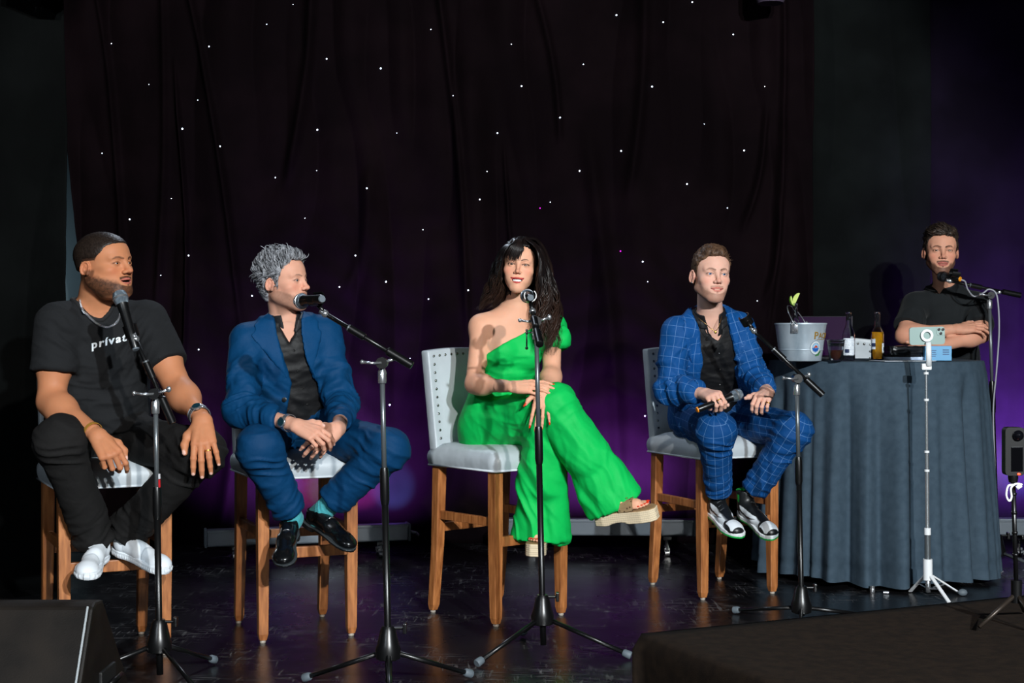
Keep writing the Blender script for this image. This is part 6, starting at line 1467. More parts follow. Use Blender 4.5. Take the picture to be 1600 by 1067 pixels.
# ---------------------------------------------------------------- 2: grey-haired man in the navy suit
def man_navy():
    J = dict(neck=W(447, 500, 5.87), shL=W(386, 532, 5.80), shR=W(506, 520, 5.93), elL=W(377, 640, 5.68), elR=W(534, 632, 5.86), wrL=W(462, 664, 5.48), wrR=W(531, 662, 5.58),
             pel=W(452, 664, 5.97), hipL=W(425, 672, 5.93), hipR=W(488, 672, 5.99), knL=W(405, 700, 5.50), knR=W(606, 702, 5.66), anL=W(453, 800, 5.62), anR=W(505, 798, 5.76))
    root = person((-.90, 5.95, .76), 'grey-haired man in a navy suit and teal socks seated second from left, looking right')
    h = Head(W(443, 441, 5.82), 66, -4, -2, (1.0, 1.03, .99)); sk = (214, 158, 134)
    hm = make_head(h, root, sk, (J, tors(.95, .95), 1), dict(jaw=1.0, nose=1.0, beard=((88, 66, 54), .62), burn=.7, mous=.8, lip=(176, 104, 94), brow=.0036, browc=(92, 70, 58), iris=(60, 80, 95), gaze=(8, 4), neck=.056, ear=.86))
    hair_cap(h, root, [(-.13, .082), (-.085, .082), (-.066, .084), (-.052, .068), (-.042, .045), (-.024, .020), (-.018, -.028), (-.006, -.030), (-.001, .010), (.016, .024), (.034, .012), (.040, -.045), (.055, -.075), (.14, -.07), (.16, .2), (-.13, .2)], .016, (44, 43, 46), (158, 160, 166), extra=[((0, -.048, .090), (.050, .036, .024)), ((0, .02, .10), (.06, .07, .030)), ((0, .088, .045), (.055, .030, .05))], disp=.006, flow=(90, 90, 60), sides=.006,
             tufts=(1900, .024, .0021, lambda p, n: (.1, .25+8*max(0, -.03-p[1])*-.5, .9) if p[2] > .045 else (0, .75, -.25), .42))
    J2 = J
    hL = make_hand(J['wrL'], (.88, -.30, -.34), (.10, -.70, .70), -1, dict(i=(20, 42, 22, 4), m=(26, 46, 26, 1), r=(32, 50, 28, -2), p=(38, 54, 28, -5)), sk, s=1.0, fore=(J['wrL']+(J['elL']-J['wrL'])*.22, .030, .026), thumb=((.020, .022, -.004), (.042, .046, -.002), (.050, .070, .000), (.046, .092, .000)))
    hR = make_hand(J['wrR']+Vector((0, -.02, -.012)), (-.66, -.50, -.55), (.42, -.75, .52), 1, dict(i=(18, 32, 18, 7), m=(22, 34, 20, 2), r=(26, 38, 20, -3), p=(28, 42, 22, -9)), sk, s=1.0, fore=(J['wrR']+(J['elR']-J['wrR'])*.22, .030, .026), thumb=((.020, .022, .002), (.038, .044, .012), (.038, .066, .022), (.028, .086, .028)))
    body_mesh(root, J, sk, (.046, .036, .0265), (.078, .050, .034), tors(.95, .95), hm, [hL, hR], nr=.056, head_c=h)
    d0 = 5.72; X = lambda px, py: XZ(px, py, d0)
    sl = tors(.96, 1.0)
    op = [X(432, 478), X(424, 492), X(430, 520), X(441, 560), X(450, 600), X(447, 625), X(440, 650), X(438, 690), X(504, 690), X(502, 640), X(488, 600), X(474, 560), X(466, 520), X(464, 495), X(462, 478)]
    lapL = [X(421, 480), X(400, 496), X(392, 508), X(397, 514), X(390, 524), X(416, 556), X(440, 586), X(450, 606), X(442, 566), X(431, 522), X(424, 494)]
    lapR = [X(464, 484), X(478, 492), X(490, 500), X(491, 512), X(497, 518), X(494, 540), X(487, 572), X(490, 604), X(474, 562), X(466, 520)]
    nc = [X(425, 470), X(429, 496), X(440, 528), X(448, 538), X(455, 526), X(462, 498), X(468, 470)]
    (SV, SF), (JV, JF), D0 = suit(root, J, sl, (5, 59, 100), M_['cl_suit'], None, op, lapL, lapR, None, .735, None, neckcut=nc, hc=h.w(np.array([0, .025, -.03])), flaps=[[X(427, 478), X(421, 492), X(434, 516), X(443, 520), X(443, 508), X(433, 492)], [X(462, 480), X(456, 500), X(452, 514), X(458, 522), X(469, 508), X(469, 490)]], slv=(.065, .057, .045), sleeve=1.84, jfold=[(A3(W(405, 600, 5.75)), (.7, 0, .6), .10, .05, .010, 8), (A3(W(500, 600, 5.8)), (-.8, 0, .5), .09, .05, .008, 9)])
    bv = bvh_of(SV, SF); bj = bvh_of(JV, JF)
    def onto(px, py, d=5.7, b=bv):
        p = W(px, py, d); hh = b.ray_cast(Vector((p.x, 4.6, p.z)), Vector((0, 1, 0))); return hh[0]-Vector((0, .002, 0)) if hh[0] is not None else p
    for px, py in ((455, 548), (460, 580), (466, 608), (472, 634)): button(root, onto(px, py), .0045)
    button(root, onto(438, 626, b=bj), .010)
    trousers(root, J, M_['cl_suit'], (5, 55, 94), r=(.094, .078, .062), hemk=(.98, .84), knee=.080)
    for a_, k_, t_ in ((J['anL'], J['knL'], W(445, 870, 5.45)), (J['anR'], J['knR'], W(545, 860, 5.62))): sock(root, a_, k_, t_, (70, 160, 168), .040)
    band(root, J['wrL'], J['elL'], .13, .031, .006, M_['chrome'], 'watch', face=(-.3, -1, .1))
    make_shoe(root, 'loafer', W(455, 830, 5.66), W(448, 877, 5.44)-W(455, 830, 5.66), (-.05, -.50, .86), .98, 1)
    make_shoe(root, 'loafer', W(480, 815, 5.80), W(548, 862, 5.62)-W(480, 815, 5.80), (.35, -.35, .88), .98, -1)
M_['shirtflat'] = mat('shirt_cloth', (22, 22, 25), .6)
def flap(root, pts, bv, m, name='shirt_collar', th=.004):
    """a collar point: a small thick polygon lying just off the shirt"""
    bm = bmesh.new(); P = [Vector(p) for p in pts]
    f = bm.faces.new([bm.verts.new(p) for p in P]); r = bmesh.ops.extrude_face_region(bm, geom=[f]); vs = [g for g in r['geom'] if isinstance(g, bmesh.types.BMVert)]
    for v in vs: v.co += Vector((0, th, 0))
    bmesh.ops.recalc_face_normals(bm, faces=bm.faces); wobj(name, bm, m, root)

# ---------------------------------------------------------------- 4: man in the blue checked suit
def man_check():
    J = dict(neck=W(1110, 494, 6.58), shL=W(1058, 520, 6.54), shR=W(1153, 512, 6.62), elL=W(1045, 608, 6.52), elR=W(1178, 588, 6.60), wrL=W(1101, 615, 6.34), wrR=W(1200, 613, 6.40),
             pel=W(1108, 650, 6.86), hipL=W(1084, 655, 6.82), hipR=W(1146, 655, 6.88), knL=W(1118, 672, 6.38), knR=W(1240, 672, 6.50), anL=W(1122, 766, 6.58), anR=W(1178, 766, 6.62))
    root = person((.955, 6.87, .76), 'man in a blue checked suit holding a microphone, seated beside the round table')
    h = Head(W(1111, 430, 6.46), 11, -1, 2, (1.03, 1.03, 1.03)); sk = (222, 172, 152)
    hm = make_head(h, root, sk, (J, tors(.96, .97), 1), dict(jaw=1.0, nose=1.0, beard=((104, 64, 44), .62), burn=.75, mous=.85, lip=(200, 110, 100), brow=.0044, browc=(92, 62, 44), iris=(60, 120, 170), gaze=(6, 0), neck=.058, ear=.92, smile=.5, lipt=.66, bfade=.02))
    hair_cap(h, root, [(-.13, .080), (-.085, .078), (-.066, .072), (-.052, .050), (-.036, .030), (-.022, .005), (-.016, -.030), (-.006, -.030), (-.001, .010), (.016, .022), (.034, .012), (.040, -.045), (.055, -.07), (.14, -.06), (.16, .2), (-.13, .2)], .012, (52, 36, 27), (98, 72, 54), extra=[((-.004, -.050, .092), (.052, .036, .026)), ((.010, -.02, .104), (.046, .05, .024))], disp=.003, flow=(90, 60, 60), sides=.003,
             tufts=(1700, .022, .0019, lambda p, n: (.55, .55, .55) if p[2] > .055 else (0, .35, -.9), .07))
    hL = make_hand(J['wrL'], (.33, -.92, -.05), (-.26, -.14, .91), -1, dict(i=(58, 62, 34, 3), m=(62, 64, 34, 1), r=(64, 64, 34, -1), p=(66, 66, 34, -3)), sk, s=1.02, fore=(J['wrL']+(J['elL']-J['wrL'])*.22, .031, .028), thumb=((.020, .022, -.010), (.044, .046, -.030), (.056, .066, -.048), (.050, .084, -.060)))
    hR = make_hand(J['wrR'], (-.42, -.85, -.20), (.10, -.30, .93), 1, dict(i=(42, 58, 34, 4), m=(46, 60, 34, 1), r=(50, 62, 34, -2), p=(54, 62, 34, -6)), sk, s=1.0, fore=(J['wrR']+(J['elR']-J['wrR'])*.22, .031, .028))
    body_mesh(root, J, sk, (.047, .037, .0275), (.078, .050, .034), tors(.96, .97), hm, [hL, hR], nr=.058, head_c=h)
    d0 = 6.46; X = lambda px, py: XZ(px, py, d0)
    op = [X(1090, 478), X(1086, 490), X(1096, 520), X(1100, 560), X(1098, 600), X(1091, 630), X(1091, 690), X(1172, 690), X(1170, 620), X(1160, 570), X(1148, 530), X(1140, 500), X(1132, 478)]
    lapL = [X(1084, 478), X(1070, 492), X(1064, 498), X(1072, 502), X(1067, 510), X(1074, 545), X(1088, 580), X(1096, 600), X(1099, 570), X(1096, 525), X(1087, 494)]
    lapR = [X(1138, 482), X(1150, 488), X(1158, 500), X(1155, 505), X(1160, 512), X(1160, 540), X(1164, 572), X(1154, 545), X(1143, 512)]
    nc = [X(1090, 470), X(1095, 494), X(1108, 520), X(1126, 532), X(1132, 520), X(1131, 494), X(1134, 470)]
    segs = [(J['shL'], J['elL'], .066, (0, -1, 0)), (J['elL'], J['wrL'], .056, (0, -1, .4)), (J['shR'], J['elR'], .066, (0, -1, 0)), (J['elR'], J['wrR'], .056, (0, -1, .4)), (J['pel'], J['neck'], .17, (1, 0, 0)), (J['hipL'], J['knL'], .088, (0, -.2, 1)), (J['knL'], J['anL'], .07, (0, -1, 0)), (J['hipR'], J['knR'], .088, (0, -.2, 1)), (J['knR'], J['anR'], .07, (0, -1, 0))]
    ckf = limb_uv(segs)
    (SV, SF), (JV, JF), D0 = suit(root, J, tors(.98, 1.0), (14, 72, 132), M_['cl_check'], None, op, lapL, lapR, None, .75, None, neckcut=nc, hc=h.w(np.array([0, .025, -.03])), flaps=[[X(1090, 480), X(1084, 492), X(1096, 514), X(1107, 515), X(1108, 505), X(1097, 491)], [X(1133, 480), X(1130, 496), X(1123, 508), X(1128, 519), X(1141, 508), X(1142, 492)]], ck=ckf, slv=(.066, .057, .045), sleeve=1.80, jfold=[(A3(W(1070, 600, 6.45)), (.7, 0, .6), .10, .05, .010, 8)])
    bv = bvh_of(SV, SF)
    def onto(px, py):
        p = W(px, py, 6.4); hh = bv.ray_cast(Vector((p.x, 5.4, p.z)), Vector((0, 1, 0))); return hh[0]-Vector((0, .002, 0)) if hh[0] is not None else p
    for px, py in ((1131, 552), (1134, 578), (1136, 603)): button(root, onto(px, py), .0042)
    trousers(root, J, M_['cl_check'], (13, 66, 122), r=(.094, .076, .056), hemk=(1.02, 1.0), ck=ckf, knee=.078)
    bm = bmesh.new(); pts = [onto(1096, 496)+Vector((0, -.004, 0)), W(1105, 508, 6.43), W(1117, 517, 6.415), W(1124, 508, 6.43), W(1128, 494, 6.46)]; tube(bm, catmull(pts, 6), .0016, 6); g_ = mat('gold_chain', (205, 160, 80), .3, 1); wobj('necklace', bm, g_, root, smooth=True)
    bm = bmesh.new(); sph(bm, W(1118, 519, 6.41), .006, 12, (1, .4, 1.2)); wobj('pendant', bm, g_, root, smooth=True)
    for s_ in (-1, 1):
        bm = bmesh.new(); sph(bm, h.w(np.array([s_*.082, .006, -.034])), .0032, 10); wobj('earring', bm, M_['chrome'], root, smooth=True)
    ring(root, hL, 'm', .5); ring(root, hR, 'p', .5)
    make_shoe(root, 'high', W(1112, 803, 6.66), W(1150, 834, 6.44)-W(1112, 803, 6.66), (.1, -.40, .9), 1.0, 1)
    make_shoe(root, 'high', W(1160, 803, 6.70), W(1196, 834, 6.50)-W(1160, 803, 6.70), (-.05, -.40, .9), 1.0, -1)
    a_ = np.array([.33, -.92, -.05]); a_ /= np.linalg.norm(a_); n_ = np.array([-.26, -.14, .91]); n_ -= a_*(n_@a_); n_ /= np.linalg.norm(n_); t_ = -np.cross(a_, n_); gc = A3(J['wrL'])+(a_*.094-n_*.030)*1.02
    mic(Vector(gc+t_*.125), Vector(gc-t_*.095), 'handheld black microphone with orange tail ring of the man in the checked suit', ring=(240, 140, 20))

# ---------------------------------------------------------------- 5: man leaning on the table
def man_polo():
    J = dict(neck=W(1478, 450, 7.74), shL=W(1430, 478, 7.70), shR=W(1526, 478, 7.76), elL=W(1413, 524, 7.56), elR=W(1533, 522, 7.58), wrL=W(1494, 514, 7.50), wrR=W(1455, 545, 7.44),
             pel=W(1482, 620, 7.96), hipL=W(1462, 640, 7.96), hipR=W(1502, 640, 7.98), knL=Vector((2.27, 7.99, .52)), knR=Vector((2.47, 8.0, .52)), anL=Vector((2.26, 8.03, .10)), anR=Vector((2.50, 8.02, .10)))
    root = person((2.33, 7.96, 0), 'dark-haired man in a black polo shirt leaning folded arms on the round table')
    h = Head(W(1470, 393, 7.62), -9, 0, 1, (1.05, 1.04, 1.05)); sk = (206, 148, 122)
    hm = make_head(h, root, sk, (J, tors(.95, .9), 1), dict(jaw=.96, nose=1.0, beard=((38, 26, 20), .88), burn=.8, lip=(180, 100, 92), brow=.0050, browc=(32, 22, 18), iris=(60, 50, 40), gaze=(-8, 0), neck=.056, ear=.92, eye=.72))
    hair_cap(h, root, [(-.13, .076), (-.085, .076), (-.062, .070), (-.050, .050), (-.036, .030), (-.022, .005), (-.016, -.030), (-.006, -.030), (-.001, .010), (.016, .022), (.034, .012), (.040, -.045), (.055, -.07), (.14, -.06), (.16, .2), (-.13, .2)], .018, (24, 18, 15), (58, 46, 38), extra=[((-.02, -.055, .090), (.045, .034, .026)), ((.04, -.03, .085), (.035, .045, .03))], disp=.005, flow=(60, 60, 90), sides=.004,
             tufts=(1400, .028, .0022, lambda p, n: (-.7, .35, .3) if p[2] > .055 else (0, .45, -.8), .22))
    hL = make_hand(J['wrL'], (.96, -.05, .12), (.1, -.55, .8), -1, dict(i=(12, 20, 12, 3), m=(14, 22, 12, 1), r=(16, 24, 12, -2), p=(18, 26, 12, -5)), sk, s=1.0, fore=(J['wrL']+(J['elL']-J['wrL'])*.25, .032, .028))
    hR = make_hand(J['wrR'], (-.95, -.1, -.05), (0, -.75, .66), 1, dict(i=(30, 40, 20, 3), m=(32, 42, 20, 1), r=(34, 44, 20, -2), p=(36, 46, 20, -5)), sk, s=1.0, fore=(J['wrR']+(J['elR']-J['wrR'])*.25, .032, .028))
    body_mesh(root, J, sk, (.055, .044, .029), (.085, .058, .040), tors(.95, .9), hm, [hL, hR], nr=.056, head_c=h)
    trousers(root, J, M_['cl_black'], (20, 20, 22), r=(.092, .072, .068))
    P0, u, l, l0, H = torso_axes(J); n0 = A3(J['neck']); lo, hi = bounds(J, ['neck', 'shL', 'shR', 'elL', 'elR', 'pel', 'hipL', 'hipR'], .15); f = Fld(lo, hi, .0058)
    f.loft(P0, u, l0, [(a*H, *r_) for a, *r_ in tors(.98, .95)], .03, .016, l1=l)
    for s in 'LR':
        a, b = A3(J['sh'+s]), A3(J['el'+s]); f.cone(n0-u*.05, a, .058, .062, .05); f.cone(a, a+(b-a)*.72, .070, .072, .03, clip=1)
    X = lambda px, py: XZ(px, py, 7.58); DS = f.D.copy(); f.prism([X(1453, 436), X(1459, 448), X(1470, 457), X(1477, 458), X(1484, 446), X(1486, 434)], -9, n0[1], 's', .003)
    shirt_collar(root, DS, lo, hi, n0, u, [[X(1457, 436), X(1449, 445), X(1459, 453), X(1474, 457), X(1467, 444)], [X(1487, 434), X(1480, 448), X(1484, 461), X(1496, 452), X(1503, 440)]], 7.75, [X(1450, 425), X(1462, 450), X(1477, 462), X(1488, 446), X(1492, 425)], (20, 22, 24), hc=h.w(np.array([0, .025, -.03])))
    f.cone(n0-u*.03+np.array([0, -.012, 0]), n0+u*.1, .052, .056, .004, 's')
    o, V, F = cloth('polo_shirt', f, M_['cl_polo'], root, (24, 27, 29), [(A3(W(1440, 505, 7.6)), (1, 0, .4), .08, .04, .009, 1), (A3(W(1515, 505, 7.6)), (1, 0, -.4), .08, .04, .009, 2), (P0+u*.25, (.2, 0, 1), .16, .05, .01, 3)], (.003, 8))

# ---------------------------------------------------------------- 3: woman in green
def woman_green():
    J = dict(neck=W(806, 480, 6.20), shL=W(752, 510, 6.16), shR=W(862, 508, 6.24), elL=W(741, 600, 6.10), elR=W(862, 588, 6.12), wrL=W(800, 604, 5.90), wrR=W(849, 606, 5.93),
             pel=W(777, 662, 6.30), hipL=W(757, 668, 6.24), hipR=W(800, 668, 6.36), knL=W(868, 630, 5.94), knR=W(848, 668, 6.02), anL=W(958, 780, 5.98), anR=W(842, 826, 6.10))
    root = person((-.07, 6.3, .76), 'smiling dark-haired woman in a one-shouldered green jumpsuit with legs crossed')
    h = Head(W(812, 416, 6.12), -4, -2, 5, (.94, .95, .95)); sk = (226, 168, 138)
    fsl = [(-.16, 0, 0, .150, .10, .12), (-.02, 0, 0, .165, .11, .125), (.2, 0, 0, .138, .10, .10), (.42, 0, 0, .118, .095, .085), (.64, 0, .0, .132, .115, .09), (.78, 0, 0, .136, .098, .092), (.89, 0, 0, .105, .066, .08), (1.0, 0, 0, .05, .045, .06)]
    hm = make_head(h, root, sk, (J, fsl, 1), dict(jaw=.76, nose=.86, fem=1, smile=1.1, open=.85, lipt=.82, lip=(190, 50, 56), brow=.0032, browz=.0015, browc=(36, 24, 20), iris=(60, 42, 32), gaze=(4, 0), neck=.047, ear=.85, blush=(222, 128, 104)))
    # hands: right laid over left on the knee
    nc = (222, 52, 20)
    hL = make_hand(J['wrL'], (.97, -.22, .03), (.0, -.72, .69), -1, dict(i=(10, 14, 8, 4), m=(12, 14, 8, 1), r=(14, 16, 8, -4), p=(20, 20, 10, -12)), sk, s=.92, slim=.86, nailc=nc, fore=(J['wrL']+(J['elL']-J['wrL'])*.3, .030, .0235), thumb=((.018, .022, -.006), (.036, .050, -.014), (.040, .078, -.020), (.036, .100, -.026)))
    hR = make_hand(J['wrR']+Vector((0, -.035, .004)), (-.16, -.35, -.93), (.05, -.93, .30), 1, dict(i=(10, 12, 8, 3), m=(10, 14, 8, -1), r=(10, 14, 8, -7), p=(8, 14, 8, -18)), sk, s=.92, slim=.86, nailc=nc, fore=(J['wrR']+(J['elR']-J['wrR'])*.2, .028, .0225), thumb=((.018, .022, -.006), (.040, .044, -.010), (.056, .066, -.014), (.064, .086, -.016)))
    fsl = [(-.16, 0, 0, .150, .10, .12), (-.02, 0, 0, .165, .11, .125), (.2, 0, 0, .138, .10, .10), (.42, 0, 0, .118, .095, .085), (.64, 0, .0, .132, .115, .09), (.78, 0, 0, .136, .098, .092), (.89, 0, 0, .105, .066, .08), (1.0, 0, 0, .05, .045, .06)]
    # body with fair shoulders
    body_mesh(root, J, sk, (.043, .037, .0235), (.08, .052, .034), fsl, hm, [hL, hR], nr=.047, head_c=h, v=.0058)
    for hd in (hL, hR):
        for (p3, d, nd, r_) in hd[3]:
            bm = bmesh.new(); Mx = Matrix([list(np.cross(d, nd)), list(d), list(nd)]).transposed(); vs = sph(bm, (0, 0, 0), 1, 12)
            for v in vs: v.co = Mx@Vector((v.co.x*r_*.72, v.co.y*r_*1.7+r_*.6, v.co.z*r_*.32+r_*.75))+Vector(p3)
            wobj('nail', bm, M_.setdefault('nail', mat('red_polish', (226, 48, 16), .18, spec=.6)), root, smooth=True)
    ring(root, hL, 'r', .5, M_['chrome'])
    # jumpsuit: bodice and legs in one garment
    lo, hi = bounds(J, ['neck', 'shL', 'shR', 'pel', 'hipL', 'hipR', 'knL', 'knR', 'anL', 'anR'], .13); hi[2] += -.02; lo[2] -= .02; f = Fld(lo, hi, .0062)
    P0, u, l, l0, H = torso_axes(J); n0 = A3(J['neck'])
    f.loft(P0, u, l0, [(a*H, b, c, w, df, db) for a, b, c, w, df, db in fsl], .03, .010, l1=l)
    fw = np.cross(l, u); fw = fw if fw[1] < 0 else -fw
    for s, q in ((-1, -.062), (1, .062)): f.ell(P0+u*H*.66+l*q+fw*.088, (.056, .050, .058), .03)
    f.cone(n0-u*.04, A3(J['shR'])+u*.002, .050, .052, .05)
    for s in 'LR':
        hp, kn, an = (A3(J[q+s]) for q in ('hip', 'kn', 'an')); f.cone(hp, kn, .100, .078, .035)
        mid = kn*.45+an*.55; f.cone(kn, mid, .077, .085, .02)
        e = an+(an-kn)*(.05 if s == 'L' else .08)
        f.cone(mid, e, .085, .118 if s == 'R' else .116, .015, clip=1, flat=(((.2, 1, 0)) if s == 'R' else (0, 1, .2), .72))
        f.cone(e-(an-kn)*.12, e+(an-kn)*.06, .05, .090, .004, 's', flat=(((.2, 1, 0)) if s == 'R' else (0, 1, .2), .72))
    f.cone(kR_:=A3(J['knR']), A3(W(874, 848, 6.12)), .06, .040, .03, clip=1); f.cone(kR_, A3(W(818, 842, 6.12)), .05, .036, .03, clip=1)
    X = lambda px, py, d=6.08: XZ(px, py, d)
    f.prism([X(690, 590), X(740, 570), X(762, 553), X(790, 536), X(815, 522), X(838, 507), X(846, 500), X(842, 470), X(800, 440), X(700, 440)], -9, 9, 's', .004)
    kL, kR, aL, aR = (A3(J[q]) for q in ('knL', 'knR', 'anL', 'anR'))
    hang = lambda V: V
    lgR = aR-kR; lgL = aL-kL
    o, V, F = cloth('jumpsuit', f, M_['cl_green'], root, (8, 186, 84), [(P0+u*.14+fw*.1, (.35, 0, 1), .13, .045, .007, 1), (P0+u*.28+fw*.1, (-.2, 0, 1), .09, .04, .004, 9), (A3(W(790, 560, 6.1)), (.6, 0, 1), .08, .05, .003, 2),
        (kR+lgR*.75, np.cross(lgR, [0, 1, .1]), .26, .055, .015, 3, 9), (kL+lgL*.65, np.cross(lgL, [0, 1, 0]), .24, .060, .012, 4, 9), (A3(J['hipL'])*.45+kL*.55, (.2, .35, 1), .15, .050, .008, 7, 6), (kL, (.8, 0, -.5), .09, .04, .006, 8)], (.002, 6), relaxn=3)
    # draped flutter sleeve on her left shoulder
    f = Fld(A3(W(815, 600, 6.0))-[0, .1, 0], A3(W(905, 460, 6.45)), .0055); sp = A3(J['shR'])
    f.cone(sp+[-.05, -.01, .008], sp+[.0, 0, .0], .046, .050, .03); f.cone(sp, sp+[.012, -.030, -.095], .052, .066, .03, clip=1); f.cone(sp+[-.05, -.055, -.10], sp+[.03, -.05, -.055], .035, .045, .03)
    f.cone(sp+[.008, -.02, -.075], sp+[.018, -.040, -.14], .035, .060, .004, 's')
    cloth('flutter_sleeve', f, M_['cl_green'], root, (8, 186, 84), [(sp+[0, -.05, -.04], (1, 0, .6), .08, .035, .012, 1)], (.004, 12), relaxn=2)
    # necklace-free; sandals
    tan_, rope = (176, 140, 98), (214, 196, 166)
    for heel, toe, up, vis in ((W(934, 800, 5.98), W(1024, 790, 5.88), (.02, -.28, .96), 1), (W(845, 838, 6.20), W(836, 848, 5.98), (0, -.1, 1), 0)):
        R = frame3(toe-heel, up); g = Fld((-.06, -.03, -.07), (.06, .29, .02), .0035); Xg, Yg, Zg = g.g((slice(None),)*3)
        w = np.interp(Yg, [-.01, .02, .08, .13, .19, .23, .25], [.020, .032, .033, .035, .043, .036, .018]); d = np.maximum(np.maximum(np.abs(Xg)-w, np.maximum(-.015-Yg, Yg-.250)), np.maximum(Zg-.0, -.055-Zg-0)+0*Xg); arch = (np.sqrt(((Yg-.088)/.05)**2+((Zg+.062)/.017)**2+0*Xg)-1)*.02; g.D = np.maximum(d, -arch).astype(f32)
        V, F = g.mesh(); V = relax(V, F, 1, .5); Nn = vnormals(V, F); rp = np.sin(V[:, 2]*2*PI/.0085); br_ = np.sin(V[:, 1]*2*PI/.006+V[:, 2]*300); V = V+Nn*((rp*.0012+br_*.0005)*(np.abs(Nn[:, 2]) < .6))[:, None]; C = np.tile(L3(rope), (len(V), 1))*(1+.22*rp+.10*br_)[:, None]
        C[V[:, 2] > -.004] = L3((150, 118, 80)); so = make('shoe', xfm(V, heel, R), F, M_['rope'], root, C); so['label'] = 'tan slide sandal on a thick braided rope platform' if False else so.name; del so['label']
        # foot
        g = Fld((-.06, -.03, -.02), (.06, .27, .14), .003); g.ell((0, .02, .028), (.027, .030, .030), .01); g.cone((0, .03, .035), (0, .11, .034), .028, .028, .02); g.cone((0, .10, .030), (.002, .17, .018), .030, .026, .02, flat=((0, 0, 1), .8)); g.cone((0, .03, .05), (-.01, .03, .09), .026, .026, .02)
        ts = []
        for i, (x0, y0, ln, r_) in enumerate(((-.022, .185, .038, .0100), (-.007, .190, .035, .0078), (.006, .187, .031, .0072), (.017, .180, .028, .0068), (.027, .172, .024, .0064))):
            sx_ = 1 if not vis else 1
            g.cone((x0*sx_, y0-.02, .012), (x0*sx_, y0+ln-.015, .0095), r_*1.05, r_, .004); ts.append((x0*sx_, y0+ln-.010, .0095+r_*.75, r_))
        V, F = g.mesh(); fo = make('foot', xfm(V, heel, R), F, M_['skin'], root, np.tile(L3(sk), (len(V), 1)))
        for x0, y0, z0, r_ in ts:
            bm = bmesh.new(); vs = sph(bm, (0, 0, 0), 1, 10)
            for v in vs: v.co = Vector(xfm(np.array([[x0+v.co.x*r_*.75, y0+v.co.y*r_*.95, z0+v.co.z*r_*.35]]), heel, R)[0])
            wobj_at('toenail', bm, M_['nail'], fo, root)
        # upper band
        bm = bmesh.new(); rows = []
        for i in range(15):
            a = PI*i/14; rows.append([Vector(xfm(np.array([[.043*math.cos(a), y, .002+.046*math.sin(a)**.7]]), heel, R)[0]) for y in (.105, .125, .15, .168)])
        g2 = [[bm.verts.new(p) for p in r_] for r_ in rows]
        for i in range(14):
            for k in range(3): bm.faces.new((g2[i][k], g2[i+1][k], g2[i+1][k+1], g2[i][k+1]))
        bmesh.ops.solidify(bm, geom=bm.faces[:], thickness=.004); wobj_at('sandal_band', bm, M_['monogram'], so, root)
        bm = bmesh.new()
        for sx_ in (-1, 1): tube(bm, [Vector(xfm(np.array([[.012*sx_+.008*math.cos(a), .138+.008*math.sin(a), .052]]), heel, R)[0]) for a in np.linspace(0, 2*PI, 13)], .0022, 6)
        tube(bm, [Vector(xfm(np.array([[x_, .138, .053]]), heel, R)[0]) for x_ in (-.006, .006)], .003, 6); wobj_at('buckle', bm, M_['gold'] if 'gold' in M_ else M_['chrome'], so, root)
    # ---- long wavy hair
    S = Strands(); r = np.random.default_rng(8)
    dk_, br1, br2 = L3((12, 9, 10)), L3((32, 22, 20)), L3((74, 52, 42))
    def guide(pts): return np.array([A3(W(*p)) for p in pts])
    def lock(g1, g2, w, dep, rad, wave, n=26, seed=0, tip=.25, lmax=1.):
        g = g1*(1-w)+g2*w; cs = np.array([A3(p) for p in catmull([Vector(q) for q in g], 7)]); m_ = len(cs); cs = cs[:max(6, int(m_*lmax))]
        t = np.linspace(0, 1, len(cs)); ph = 11*w+seed+r.normal(0, .5); amp = wave*sst(.25, .7, t); fr = 2.6
        cs = cs+np.stack([amp*np.sin(fr*2*PI*t+ph), dep*sst(0, .3, t)+amp*np.cos(fr*2*PI*t+ph), .25*amp*np.sin(fr*2*PI*t*1.3+ph)], 1)
        rr_ = rad*(.35+.65*sst(0, .2, t))*(1-.95*sst(.62, 1, t)); c = r.uniform(); base = dk_*(1-c*.7)+br1*c*.7; col = base[None]*(1-sst(.4, 1, t)[:, None]*.75)+(br2*(.5+.6*c))[None]*(sst(.4, 1, t)[:, None]*.75)
        S.add(cs, rr_, col, 5, .5)
    # image right: in front of the shoulder down to the chest
    R1 = guide([(822, 375, 6.06), (836, 386, 6.01), (842, 405, 6.00), (840, 430, 6.01), (842, 460, 6.03), (838, 490, 6.03), (840, 520, 6.02), (844, 545, 6.02)])
    R2 = guide([(822, 373, 6.10), (846, 388, 6.10), (858, 415, 6.14), (866, 445, 6.16), (872, 475, 6.16), (874, 505, 6.13), (874, 530, 6.11), (862, 556, 6.08)])
    for i in range(560): lock(R1, R2, r.uniform()**.8, r.uniform(-.012, .055), r.uniform(.0018, .0038), r.uniform(.008, .020), lmax=r.uniform(.78, 1.06))
    for i in range(14): lock(R1, R2, r.uniform(.2, 1.15), r.uniform(-.01, .04), .0022, .02, lmax=1.)
    L1 = guide([(816, 374, 6.06), (796, 384, 6.01), (785, 402, 6.01), (782, 425, 6.05), (785, 448, 6.10), (786, 468, 6.17), (783, 484, 6.22)])
    L2 = guide([(814, 373, 6.10), (786, 386, 6.10), (773, 410, 6.13), (766, 435, 6.17), (760, 455, 6.20), (754, 470, 6.22), (742, 484, 6.22)])
    for i in range(420): lock(L1, L2, r.uniform()**.9, r.uniform(-.006, .055), r.uniform(.0018, .0036), r.uniform(.006, .016), lmax=r.uniform(.78, 1.06))
